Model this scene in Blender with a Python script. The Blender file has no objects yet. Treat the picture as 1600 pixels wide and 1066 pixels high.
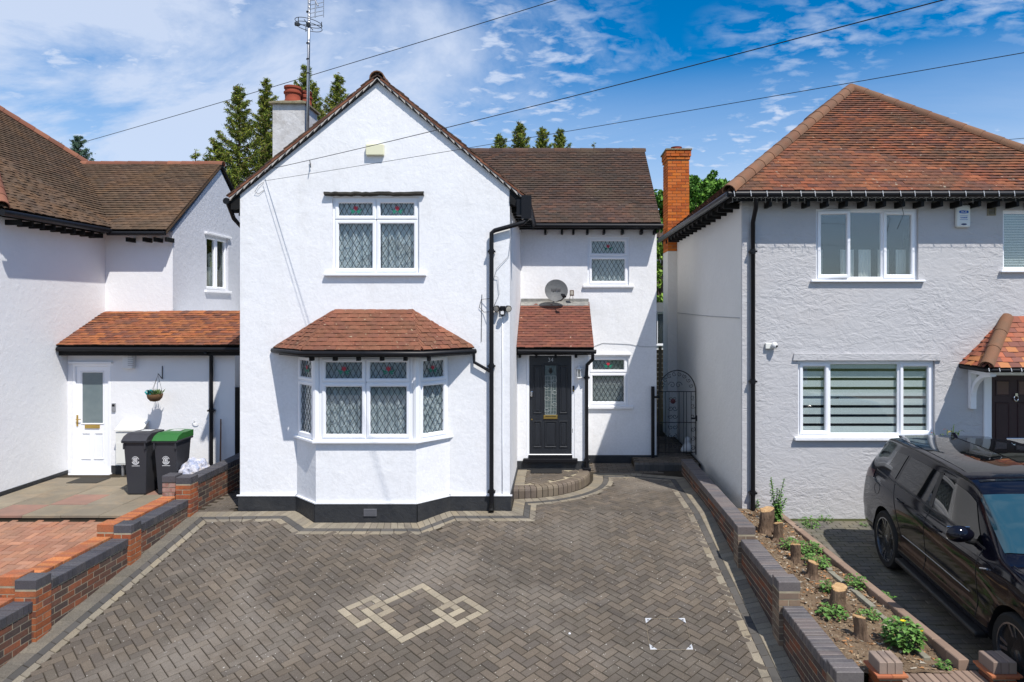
import bpy, bmesh, math, random
import numpy as np
from mathutils import Vector, Matrix, noise
from mathutils.geometry import tessellate_polygon

R = random.Random(7)
C = bpy.context.scene.collection
sc = bpy.context.scene
# ------------------------------------------------------------------ camera, sky, sun, exposure
F, VX, HY, HC = 1067.0, 868.0, 485.0, 3.25          # focal length in px of a 1600 px frame, principal point, eye height


def X(px, Y): return (px - VX) * Y / F
def Z(py, Y): return HC - (py - HY) * Y / F


cam = bpy.data.cameras.new('camera')
cam.sensor_width = 36
cam.lens = 36 * F / 1600
cam.shift_x = (800 - VX) / 1600
cam.shift_y = -(533 - HY) / 1600
cam.clip_start = .1
cam.clip_end = 3000
camo = bpy.data.objects.new('camera', cam)
C.objects.link(camo)
camo.location = (0, 0, HC)
camo.rotation_euler = (math.radians(90), 0, 0)
sc.camera = camo

SUN = Vector((.68, -1, 1.85)).normalized()            # towards the sun
sun = bpy.data.lights.new('sun', 'SUN')
sun.energy = 5.0
sun.angle = math.radians(.55)
sun.color = (1, .955, .885)
suno = bpy.data.objects.new('sun', sun)
C.objects.link(suno)
suno.rotation_euler = SUN.to_track_quat('Z', 'Y').to_euler()
suno.location = (6, -8, 20)

W = bpy.data.worlds.new('World')
sc.world = W
W.use_nodes = True
nt = W.node_tree
nt.nodes.clear()


def N(nt, t, **kw):
    n = nt.nodes.new(t)
    for k, v in kw.items():
        if k.startswith('i_'):
            n.inputs[k[2:].replace('_', ' ')].default_value = v
        else:
            setattr(n, k, v)
    return n


def L(nt, a, b): nt.links.new(a, b)


def ramp(nt, pts, src, interp='LINEAR'):
    r = nt.nodes.new('ShaderNodeValToRGB')
    r.color_ramp.interpolation = interp
    e = r.color_ramp.elements
    while len(e) > 1: e.remove(e[-1])
    e[0].position = pts[0][0]
    e[0].color = tuple(pts[0][1]) + (1,)
    for p, c in pts[1:]:
        q = e.new(p)
        q.color = tuple(c) + (1,)
    L(nt, src, r.inputs[0])
    return r.outputs[0]


def math_n(nt, op, a, b=None, c=None):
    m = nt.nodes.new('ShaderNodeMath')
    m.operation = op
    for i, v in enumerate((a, b, c)):
        if v is None: continue
        if isinstance(v, (int, float)): m.inputs[i].default_value = v
        else: L(nt, v, m.inputs[i])
    return m.outputs[0]


def mixc(nt, f, a, b, blend='MIX'):
    m = nt.nodes.new('ShaderNodeMix')
    m.data_type = 'RGBA'
    m.blend_type = blend
    for i, v in ((0, f), (6, a), (7, b)):
        if isinstance(v, (int, float)): m.inputs[i].default_value = v
        elif isinstance(v, tuple): m.inputs[i].default_value = v + (1,) if len(v) == 3 else v
        else: L(nt, v, m.inputs[i])
    return m.outputs[2]


sky = N(nt, 'ShaderNodeTexSky', sky_type='NISHITA', sun_disc=False)
sky.sun_elevation = math.asin(SUN.z)
sky.sun_rotation = math.atan2(SUN.x, SUN.y)
sky.altitude = 100
sky.air_density = 1.0
sky.dust_density = .3
sky.ozone_density = 3.0
tc = N(nt, 'ShaderNodeTexCoord')
sx = N(nt, 'ShaderNodeSeparateXYZ')
L(nt, tc.outputs['Generated'], sx.inputs[0])
zz = math_n(nt, 'ADD', math_n(nt, 'MAXIMUM', sx.outputs[2], 0.0), .16)
cx = N(nt, 'ShaderNodeCombineXYZ')
L(nt, math_n(nt, 'DIVIDE', sx.outputs[0], zz), cx.inputs[0])
L(nt, math_n(nt, 'DIVIDE', sx.outputs[1], zz), cx.inputs[1])
mp = N(nt, 'ShaderNodeMapping')
mp.inputs['Scale'].default_value = (.75, 1.0, 1)
mp.inputs['Rotation'].default_value = (0, 0, .35)
mp.inputs['Location'].default_value = (3.1, 1.7, 0)
L(nt, cx.outputs[0], mp.inputs[0])
n1 = N(nt, 'ShaderNodeTexNoise', i_Scale=.85, i_Detail=10.0, i_Roughness=.62, i_Distortion=1.0)
L(nt, mp.outputs[0], n1.inputs[0])
n2 = N(nt, 'ShaderNodeTexNoise', i_Scale=17.0, i_Detail=5.0, i_Roughness=.55, i_Distortion=.25)
L(nt, mp.outputs[0], n2.inputs[0])
n3 = N(nt, 'ShaderNodeTexNoise', i_Scale=.9, i_Detail=2.0)
mp3 = N(nt, 'ShaderNodeMapping')
mp3.inputs['Location'].default_value = (2.3, 7.9, 1)
L(nt, cx.outputs[0], mp3.inputs[0])
L(nt, mp3.outputs[0], n3.inputs[0])
left = math_n(nt, 'MAXIMUM', math_n(nt, 'MULTIPLY', math_n(nt, 'ADD', sx.outputs[0], .20), -.42), -.11)
big = ramp(nt, [(.46, (0, 0, 0)), (.66, (.85, .85, .85))], math_n(nt, 'ADD', n1.outputs[0], left))
small = ramp(nt, [(.43, (0, 0, 0)), (.66, (.8, .8, .8))], n2.outputs[0])
sm = math_n(nt, 'MULTIPLY', small, ramp(nt, [(.34, (.0, .0, .0)), (.52, (1, 1, 1))], n3.outputs[0]))
low = ramp(nt, [(.02, (.62, .62, .62)), (.18, (.60, .60, .60)), (.25, (.38, .38, .38)), (.34, (0, 0, 0))], sx.outputs[2])
cl = math_n(nt, 'MAXIMUM', math_n(nt, 'MAXIMUM', big, sm), math_n(nt, 'MULTIPLY', low, math_n(nt, 'ADD', .55, math_n(nt, 'MULTIPLY', n1.outputs[0], .9))))
hs = N(nt, 'ShaderNodeHueSaturation', i_Saturation=1.62, i_Value=1.16)
L(nt, sky.outputs[0], hs.inputs['Color'])
mc = mixc(nt, cl, hs.outputs[0], (5.6, 6.3, 7.7))
bg = N(nt, 'ShaderNodeBackground', i_Strength=.115)
L(nt, mc, bg.inputs[0])
ow = N(nt, 'ShaderNodeOutputWorld')
L(nt, bg.outputs[0], ow.inputs[0])

sc.view_settings.view_transform = 'Standard'
sc.view_settings.look = 'None'
sc.view_settings.exposure = .12
sc.view_settings.gamma = 1
sc.view_settings.use_curve_mapping = False

# ------------------------------------------------------------------ materials
MATS = {}


def mat(name, col, rough=.8, spec=.3, var=None, bump=None, bump2=None, pal=None, rnd=0., metal=0., coat=0., spots=None, stretch=None, stain=None, grain=None, bmask=None, streak=None):
    """var=(scale, amount, colour2); pal=list of colours picked per piece; rnd=value variation per piece;
    bump=(scale, strength, distance); spots=(scale, threshold, colour); stain=(scale, amount, colour) large soft wear"""
    if name in MATS: return MATS[name]
    m = bpy.data.materials.new(name)
    m.use_nodes = True
    t = m.node_tree
    b = t.nodes['Principled BSDF']
    b.inputs['Roughness'].default_value = rough
    b.inputs['Specular IOR Level'].default_value = spec
    b.inputs['Metallic'].default_value = metal
    b.inputs['Coat Weight'].default_value = coat
    b.inputs['Coat Roughness'].default_value = .03
    geo = N(t, 'ShaderNodeNewGeometry')
    pos = geo.outputs['Position']
    if stretch:
        mpn = N(t, 'ShaderNodeMapping')
        mpn.inputs['Scale'].default_value = stretch
        L(t, pos, mpn.inputs[0])
        spos = mpn.outputs[0]
    else: spos = pos
    c = None
    if pal or rnd:
        oi = N(t, 'ShaderNodeObjectInfo')
        r = math_n(t, 'FRACT', math_n(t, 'ADD', oi.outputs['Random'], geo.outputs['Random Per Island']))
    if pal:
        k = len(pal)
        c = ramp(t, [(i / k, p) for i, p in enumerate(pal)], r, 'CONSTANT')
    else:
        rg = N(t, 'ShaderNodeRGB')
        rg.outputs[0].default_value = tuple(col) + (1,)
        c = rg.outputs[0]
    if rnd:
        r2 = math_n(t, 'FRACT', math_n(t, 'MULTIPLY', r, 37.7))
        f = math_n(t, 'ADD', 1 - rnd, math_n(t, 'MULTIPLY', r2, 2 * rnd))
        vm = N(t, 'ShaderNodeVectorMath', operation='SCALE')
        L(t, c, vm.inputs[0])
        L(t, f, vm.inputs['Scale'])
        c = vm.outputs[0]
    if var:
        n = N(t, 'ShaderNodeTexNoise', i_Scale=var[0], i_Detail=5.0, i_Roughness=.6)
        L(t, spos, n.inputs[0])
        f = ramp(t, [(.35, (0, 0, 0)), (.68, (1, 1, 1))], n.outputs[0])
        c = mixc(t, math_n(t, 'MULTIPLY', f, var[1]), c, tuple(var[2]))
    if stain:
        n = N(t, 'ShaderNodeTexNoise', i_Scale=stain[0], i_Detail=6.0, i_Roughness=.62, i_Distortion=.5)
        L(t, spos, n.inputs[0])
        f = ramp(t, [(.50, (0, 0, 0)), (.66, (1, 1, 1))], n.outputs[0])
        c = mixc(t, math_n(t, 'MULTIPLY', f, stain[1]), c, tuple(stain[2]))
    if spots:
        n = N(t, 'ShaderNodeTexNoise', i_Scale=spots[0], i_Detail=2.0)
        L(t, pos, n.inputs[0])
        f = ramp(t, [(spots[1], (0, 0, 0)), (spots[1] + .03, (1, 1, 1))], n.outputs[0])
        c = mixc(t, f, c, tuple(spots[2]))
    if streak:
        ms = N(t, 'ShaderNodeMapping')
        ms.inputs['Scale'].default_value = (1.6, 1.6, .16)
        L(t, pos, ms.inputs[0])
        n = N(t, 'ShaderNodeTexNoise', i_Scale=streak[0], i_Detail=6.0, i_Roughness=.65)
        L(t, ms.outputs[0], n.inputs[0])
        f = ramp(t, [(.52, (0, 0, 0)), (.72, (1, 1, 1))], n.outputs[0])
        c = mixc(t, math_n(t, 'MULTIPLY', f, streak[1]), c, tuple(streak[2]))
    if grain:
        n = N(t, 'ShaderNodeTexNoise', i_Scale=grain[0], i_Detail=3.0, i_Roughness=.7)
        L(t, pos, n.inputs[0])
        f = math_n(t, 'ADD', 1 - grain[1] * .5, math_n(t, 'MULTIPLY', n.outputs[0], grain[1]))
        f = math_n(t, 'MAXIMUM', math_n(t, 'ADD', math_n(t, 'MULTIPLY', math_n(t, 'SUBTRACT', f, 1.0), 2.2), 1.0), .25)
        vm = N(t, 'ShaderNodeVectorMath', operation='SCALE')
        L(t, c, vm.inputs[0])
        L(t, f, vm.inputs['Scale'])
        c = vm.outputs[0]
    L(t, c, b.inputs['Base Color'])
    prev = None
    for bp in (bump, bump2):
        if not bp: continue
        n = N(t, 'ShaderNodeTexNoise', i_Scale=bp[0], i_Detail=5.0, i_Roughness=.6, i_Distortion=.4 if len(bp) < 4 else bp[3])
        L(t, spos, n.inputs[0])
        bn = N(t, 'ShaderNodeBump', i_Strength=bp[1], i_Distance=bp[2])
        if bmask:
            nm = N(t, 'ShaderNodeTexNoise', i_Scale=bmask, i_Detail=2.0)
            L(t, pos, nm.inputs[0])
            L(t, math_n(t, 'MULTIPLY', ramp(t, [(.34, (.38, .38, .38)), (.64, (1, 1, 1))], nm.outputs[0]), bp[1]), bn.inputs['Strength'])
        L(t, n.outputs[0], bn.inputs['Height'])
        if prev: L(t, prev, bn.inputs['Normal'])
        prev = bn.outputs[0]
    if prev: L(t, prev, b.inputs['Normal'])
    MATS[name] = m
    return m


def glass(name, tint, refl=.10, rough=.02):
    if name in MATS: return MATS[name]
    m = bpy.data.materials.new(name)
    m.use_nodes = True
    t = m.node_tree
    t.nodes.clear()
    o = N(t, 'ShaderNodeOutputMaterial')
    tr = N(t, 'ShaderNodeBsdfTransparent')
    tr.inputs[0].default_value = tuple(tint) + (1,)
    gl = N(t, 'ShaderNodeBsdfGlossy', i_Roughness=rough)
    gl.inputs[0].default_value = (1, 1, 1, 1)
    lw = N(t, 'ShaderNodeLayerWeight', i_Blend=.5)
    f = math_n(t, 'MULTIPLY', math_n(t, 'POWER', lw.outputs['Facing'], 4.0), .9)
    f = math_n(t, 'MINIMUM', math_n(t, 'ADD', f, .04 + refl), 1.0)
    mx = N(t, 'ShaderNodeMixShader')
    L(t, f, mx.inputs[0])
    L(t, tr.outputs[0], mx.inputs[1])
    L(t, gl.outputs[0], mx.inputs[2])
    L(t, mx.outputs[0], o.inputs[0])
    MATS[name] = m
    return m


M_white = mat('white_render', (.80, .80, .812), .85, .2, streak=(3.0, .22, (.62, .61, .59)), var=(1.1, .25, (.70, .72, .765)), bump=(4, .27, .04), bump2=(24, .16, .012), stain=(1.3, .22, (.66, .65, .63)), grain=(22, .10))
M_whiteL = mat('white_render_rough', (.79, .79, .80), .9, .2, var=(1.6, .3, (.70, .715, .76)), bump=(9, .26, .025), bump2=(45, .2, .01), stain=(1.1, .15, (.66, .66, .66)))
M_whiteG = mat('shade_toned_white_render', (.55, .56, .60), .9, .2, var=(1.6, .4, (.48, .49, .53)), bump=(9, .4, .03), bump2=(45, .25, .01))  # white render greyed for the wing gable: grazing-light shading put into the colour
M_cream = mat('cream_render', (.76, .755, .73), .9, .2, var=(1.5, .3, (.66, .655, .64)), bump=(10, .5, .025), bump2=(45, .3, .01))
M_plinth = mat('black_plinth_paint', (.022, .024, .028), .5, .4, var=(5, .5, (.05, .05, .05)), bump=(16, .5, .02))
M_upvc = mat('white_upvc', (.84, .85, .88), .28, .5, var=(3, .1, (.78, .79, .80)))
M_black = mat('black_plastic', (.008, .008, .010), .42, .25)
M_blackwood = mat('black_timber', (.007, .007, .007), .6, .2, bump=(40, .3, .005), var=(9, .4, (.018, .016, .015)))
M_lead = mat('lead_came', (.03, .035, .04), .5, .4)
M_glass = glass('window_glass', (.835, .86, .87), .02)
M_glassR = glass('window_glass_bright', (.88, .905, .91), .06)
M_frost = mat('obscured_glass', (.13, .17, .18), .25, .5, var=(2.5, .6, (.20, .24, .24)))
M_net = mat('net_curtain', (.80, .84, .84), .9, .1, var=(9, .7, (.46, .53, .54)), stretch=(1, 1, .35), spots=(26, .62, (.90, .92, .92)))
M_blind = mat('pale_blind', (.80, .84, .80), .9, .1, var=(6, .2, (.7, .76, .73)))
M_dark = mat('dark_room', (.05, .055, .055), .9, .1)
M_brass = mat('brass', (.62, .42, .12), .3, .5, metal=1.)
M_chrome = mat('chrome', (.75, .75, .76), .15, .5, metal=1.)
M_steel = mat('galvanised_steel', (.42, .43, .45), .35, .5, metal=.7, var=(8, .4, (.3, .3, .32)))
M_mortar = mat('mortar', (.38, .325, .235), .95, .1, var=(9, .6, (.22, .20, .14)), bump=(60, .5, .006))
M_darkmortar = mat('jointing_sand', (.034, .027, .019), .95, .1, var=(4, .5, (.07, .06, .045)))
M_red = mat('stained_red', (.42, .03, .05), .4, .4)
M_green = mat('stained_green', (.02, .20, .13), .4, .4)
M_wire = mat('cable_rubber', (.012, .012, .014), .5, .3)
M_soil = mat('soil', (.14, .095, .06), .95, .1, var=(7, .7, (.24, .18, .12)), bump=(30, .9, .03), spots=(55, .66, (.36, .30, .22)))

# ------------------------------------------------------------------ mesh helpers
WM = {}


def link(o, parent=None, Mx=None):
    C.objects.link(o)
    Mx = Mx or Matrix.Identity(4)
    if parent is not None:
        o.parent = parent
        o.matrix_parent_inverse = WM[parent.name].inverted()
    o.matrix_basis = Mx
    WM[o.name] = Mx.copy()
    return o


def tag(o, label=None, cat=None, group=None, kind=None):
    if label: o['label'] = label
    if cat: o['category'] = cat
    if group: o['group'] = group
    if kind: o['kind'] = kind
    return o


def thing(name, label, cat, loc=(0, 0, 0), group=None):
    o = bpy.data.objects.new(name, None)
    o.empty_display_size = .2
    link(o, None, Matrix.Translation(Vector(loc)))
    return tag(o, label, cat, group)


def frame(o, xd, zd=(0, 0, 1)):
    """matrix with local x along xd, local z along zd, local y = z cross x, origin o"""
    x = Vector(xd).normalized()
    z = Vector(zd)
    y = z.cross(x).normalized()
    z = x.cross(y).normalized()
    m = Matrix((x, y, z)).transposed().to_4x4()
    m.translation = Vector(o)
    return m


class MB:
    def __init__(s, Mx=None):
        s.v, s.f, s.m, s.M, s.cm = [], [], [], Mx or Matrix.Identity(4), 0

    def add(s, vs, fs, Mx=None):
        k = len(s.v)
        T = s.M @ Mx if Mx is not None else s.M
        s.v += [tuple(T @ Vector(p)) for p in vs]
        s.f += [tuple(i + k for i in f) for f in fs]
        s.m += [s.cm] * len(fs)
        return s

    def box(s, x0, x1, y0, y1, z0, z1, Mx=None):
        vs = [(x, y, z) for x in (x0, x1) for y in (y0, y1) for z in (z0, z1)]
        return s.add(vs, [(0, 1, 3, 2), (4, 6, 7, 5), (0, 4, 5, 1), (2, 3, 7, 6), (0, 2, 6, 4), (1, 5, 7, 3)], Mx)

    def cbox(s, c, d, Mx=None):
        return s.box(c[0] - d[0] / 2, c[0] + d[0] / 2, c[1] - d[1] / 2, c[1] + d[1] / 2, c[2] - d[2] / 2, c[2] + d[2] / 2, Mx)

    def rbox(s, x0, x1, y0, y1, z0, z1, r=.01, Mx=None):
        """box with chamfered edges along all sides of its front/top outline"""
        bm = bmesh.new()
        bmesh.ops.create_cube(bm, size=1)
        for v in bm.verts:
            v.co = ((x0 + x1) / 2 + v.co.x * (x1 - x0), (y0 + y1) / 2 + v.co.y * (y1 - y0), (z0 + z1) / 2 + v.co.z * (z1 - z0))
        bmesh.ops.bevel(bm, geom=bm.edges[:], offset=r, segments=2, affect='EDGES', profile=.5)
        bm.verts.index_update()
        s.add([v.co[:] for v in bm.verts], [[v.index for v in f.verts] for f in bm.faces], Mx)
        bm.free()
        return s

    def prism(s, pts, d, Mx=None):
        """polygon pts (3D, planar) extruded by vector d"""
        n = len(pts)
        d = Vector(d)
        vs = [Vector(p) for p in pts] + [Vector(p) + d for p in pts]
        fs = [tuple(range(n))[::-1], tuple(range(n, 2 * n))] + [(i, (i + 1) % n, n + (i + 1) % n, n + i) for i in range(n)]
        return s.add(vs, fs, Mx)

    def tube(s, path, r, n=8, cap=True, Mx=None):
        P = [Vector(p) for p in path]
        rs = r if isinstance(r, (list, tuple)) else [r] * len(P)
        vs, fs = [], []
        up = None
        for i, p in enumerate(P):
            a = P[max(i - 1, 0)]
            b = P[min(i + 1, len(P) - 1)]
            d = (b - a).normalized()
            if up is None: up = Vector((0, 0, 1)) if abs(d.z) < .9 else Vector((1, 0, 0))
            x = d.cross(up).normalized()
            y = x.cross(d).normalized()
            up = y
            for k in range(n):
                t = 2 * math.pi * k / n
                vs.append(p + (x * math.cos(t) + y * math.sin(t)) * rs[i])
        for i in range(len(P) - 1):
            for k in range(n):
                a, b = i * n + k, i * n + (k + 1) % n
                fs.append((a, b, b + n, a + n))
        if cap: fs += [tuple(range(n))[::-1], tuple(range(len(vs) - n, len(vs)))]
        return s.add(vs, fs, Mx)

    def lathe(s, prof, n=20, Mx=None, ang=2 * math.pi):
        vs, fs = [], []
        for r, z in prof:
            for k in range(n):
                t = 2 * math.pi * k / n
                vs.append((r * math.cos(t), r * math.sin(t), z))
        for i in range(len(prof) - 1):
            for k in range(n):
                a, b = i * n + k, i * n + (k + 1) % n
                fs.append((a, b, b + n, a + n))
        fs += [tuple(range(n))[::-1], tuple(range(len(vs) - n, len(vs)))]
        return s.add(vs, fs, Mx)

    def grid(s, P, closed=False):
        """P: rows of points"""
        h, w = len(P), len(P[0])
        vs = [p for r in P for p in r]
        fs = [(i * w + j, i * w + j + 1, (i + 1) * w + j + 1, (i + 1) * w + j) for i in range(h - 1) for j in range(w - 1)]
        return s.add(vs, fs)

    def build(s, name, mats, parent=None, smooth=False, label=None, kind=None, angle=None):
        me = bpy.data.meshes.new(name)
        me.from_pydata(s.v, [], s.f)
        for m in (mats if isinstance(mats, (list, tuple)) else [mats]): me.materials.append(m)
        if max(s.m, default=0) > 0: me.polygons.foreach_set('material_index', s.m)
        bm = bmesh.new()
        bm.from_mesh(me)
        bmesh.ops.recalc_face_normals(bm, faces=bm.faces)
        bm.to_mesh(me)
        bm.free()
        if smooth:
            me.polygons.foreach_set('use_smooth', [True] * len(me.polygons))
            if angle:
                try: me.set_sharp_from_angle(angle=math.radians(angle))
                except Exception: pass
        o = bpy.data.objects.new(name, me)
        link(o, parent)
        return tag(o, label, kind=kind)


def proto_box(w, d, h, ch=.006):
    """paver / brick: top face chamfered; origin centre of the top face, top at z=0"""
    a, b = w / 2, d / 2
    v = [(-a, -b, -h), (a, -b, -h), (a, b, -h), (-a, b, -h), (-a, -b, -ch), (a, -b, -ch), (a, b, -ch), (-a, b, -ch),
         (-a + ch, -b + ch, 0), (a - ch, -b + ch, 0), (a - ch, b - ch, 0), (-a + ch, b - ch, 0)]
    f = [(3, 2, 1, 0), (0, 1, 5, 4), (1, 2, 6, 5), (2, 3, 7, 6), (3, 0, 4, 7), (4, 5, 9, 8), (5, 6, 10, 9), (6, 7, 11, 10), (7, 4, 8, 11), (8, 9, 10, 11)]
    return v, f


def proto_cube():
    v = [(x, y, z) for x in (-.5, .5) for y in (-.5, .5) for z in (-.5, .5)]
    return v, [(0, 1, 3, 2), (4, 6, 7, 5), (0, 4, 5, 1), (2, 3, 7, 6), (0, 2, 6, 4), (1, 5, 7, 3)]


def proto_tile():
    """plain clay tile, unit width (x), unit length (y, up the slope), z thickness 1, slight camber across"""
    v, f = [], []
    xs = (-.5, 0, .5)
    for x in xs:
        c = .14 if x == 0 else 0
        v += [(x, 0, c - 1), (x, 1, c - 1), (x, 1, c), (x, 0, c)]
    for i in (0, 1):
        a, b = i * 4, i * 4 + 4
        f += [(a, b, b + 3, a + 3), (a + 3, b + 3, b + 2, a + 2), (a + 2, b + 2, b + 1, a + 1), (a, a + 1, b + 1, b)]
    f += [(0, 3, 2, 1), (8, 9, 10, 11)]
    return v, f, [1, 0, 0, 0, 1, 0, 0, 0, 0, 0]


def pieces(name, items, material, parent, proto=None, limit=300, stuff_name=None, key=None):
    """items: 4x4 matrices when proto is given, else (verts, faces). The nearest `limit` become objects, the rest one stuff mesh."""
    eye = Vector((0, 0, HC))
    if proto is not None: pos = [m.translation for m in items]
    else: pos = [Vector(v[0]) for v, f in items]
    def kf(i):
        p = pos[i]
        px = VX + F * p.x / max(p.y, .1)
        py = HY - F * (p.z - HC) / max(p.y, .1)
        out = not (-20 < px < 1620 and -20 < py < 1090)
        return (out, (key(p) if key else False), (p - eye).length)
    order = sorted(range(len(items)), key=kf)
    near, rest = order[:limit], order[limit:]
    if proto is not None:
        me = bpy.data.meshes.new(name)
        me.from_pydata(proto[0], [], proto[1])
        me.materials.append(material)
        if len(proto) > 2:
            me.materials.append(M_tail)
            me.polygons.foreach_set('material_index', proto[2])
        for i in near:
            link(bpy.data.objects.new(name, me), parent, items[i])
        if rest:
            V = np.array(proto[0], float)
            V1 = np.hstack([V, np.ones((len(V), 1))])
            A = np.array([np.array(items[i]) for i in rest])
            W_ = np.einsum('nij,vj->nvi', A, V1)[:, :, :3].reshape(-1, 3)
            fs = []
            nv = len(V)
            for k in range(len(rest)):
                fs += [tuple(j + k * nv for j in f) for f in proto[1]]
            me2 = bpy.data.meshes.new(stuff_name or name + '_field')
            me2.from_pydata(W_.tolist(), [], fs)
            me2.materials.append(material)
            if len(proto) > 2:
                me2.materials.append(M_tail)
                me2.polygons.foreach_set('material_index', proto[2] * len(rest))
            o = bpy.data.objects.new(stuff_name or name + '_field', me2)
            link(o, parent)
            tag(o, kind='stuff')
    else:
        for i in near:
            mb = MB()
            mb.add(*items[i])
            mb.build(name, material, parent)
        if rest:
            mb = MB()
            for i in rest: mb.add(*items[i])
            mb.build(stuff_name or name + '_field', material, parent, kind='stuff')


# ------------------------------------------------------------------ building helpers
def wall(name, Mx, outline, holes, th, material, parent, kind=None):
    """outline and holes as (x, z) lists on local plane y=0, thickness th into +y; real openings"""
    loops = [[Vector((x, z, 0)) for x, z in outline]] + [[Vector((x, z, 0)) for x, z in h] for h in holes]
    tris = tessellate_polygon(loops)
    flat = [p for l in loops for p in l]
    n = len(flat)
    vs = [(p.x, 0, p.y) for p in flat] + [(p.x, th, p.y) for p in flat]
    fs = [tuple(t) for t in tris] + [tuple(i + n for i in t[::-1]) for t in tris]
    k = 0
    for l in loops:
        m = len(l)
        for i in range(m):
            a, b = k + i, k + (i + 1) % m
            fs.append((a, b, b + n, a + n))
        k += m
    mb = MB(Mx)
    mb.add(vs, fs)
    return mb.build(name, material, parent, kind=kind)


def rect(x0, x1, z0, z1): return [(x0, z0), (x1, z0), (x1, z1), (x0, z1)]


def lead_lines(mb, x0, x1, z0, z1, y, dx=.115, dz=.20, w=.009):
    """diamond leading clipped to a rectangle"""
    for sgn in (1, -1):
        k = -60
        while k < 60:
            c = k * dx
            pts = []
            # line x = x0 + c + sgn*t*dx/dz  at height z0+t
            s = sgn * dx / dz
            ts = [0, z1 - z0]
            if abs(s) > 1e-9: ts += [(-c) / s, (x1 - x0 - c) / s]
            ts = [t for t in ts if -1e-6 <= t <= z1 - z0 + 1e-6 and -1e-6 <= c + s * t <= x1 - x0 + 1e-6]
            if len(ts) >= 2 and max(ts) - min(ts) > .01:
                a, b = min(ts), max(ts)
                xa, xb = x0 + c + s * a, x0 + c + s * b
                h = w / 2
                mb.add([(xa - h, y, z0 + a), (xa + h, y, z0 + a), (xb + h, y, z0 + b), (xb - h, y, z0 + b),
                        (xa - h, y - .004, z0 + a), (xa + h, y - .004, z0 + a), (xb + h, y - .004, z0 + b), (xb - h, y - .004, z0 + b)],
                       [(4, 5, 6, 7), (0, 1, 5, 4), (1, 2, 6, 5), (3, 0, 4, 7), (2, 3, 7, 6)])
            k += 1


def ring(mb, x0, x1, z0, z1, w, y0, y1, bev=.012):
    """rectangular frame with bevelled inner and outer edge"""
    def r(a, y): return [(x0 + a, y, z0 + a), (x1 - a, y, z0 + a), (x1 - a, y, z1 - a), (x0 + a, y, z1 - a)]
    loops = [r(0, y1), r(0, y0 + bev * .5), r(bev * .5, y0), r(w - bev, y0), r(w, y0 + bev), r(w, y1)]
    vs = [p for l in loops for p in l]
    fs = []
    for i in range(len(loops) - 1):
        for k in range(4):
            a, b = i * 4 + k, i * 4 + (k + 1) % 4
            fs.append((a, b, b + 4, a + 4))
    mb.add(vs, fs)


def tulip(Mx, cx, cz, s, y, parent):
    mb = MB(Mx)
    def poly(pts):
        v = [(cx + a * s, y, cz + b * s) for a, b in pts]
        v += [(p[0], y - .003, p[2]) for p in v]
        n = len(pts)
        mb.add(v, [tuple(range(n, 2 * n))] + [(i, (i + 1) % n, n + (i + 1) % n, n + i) for i in range(n)])
    poly([(-.16, .05), (0, -.1), (.16, .05), (.2, .34), (.09, .2), (0, .36), (-.09, .2), (-.2, .34)])
    mb.cm = 1
    for q in (-1, 1):
        poly([(q * .03, -.14), (q * .3, -.22), (q * .62, .1), (q * .35, -.02), (q * .18, -.06)])
        poly([(q * .03, -.16), (q * .28, -.36), (q * .42, -.24), (q * .2, -.22)])
    mb.build('stained_glass_flower', [M_red, M_green], parent)


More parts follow.
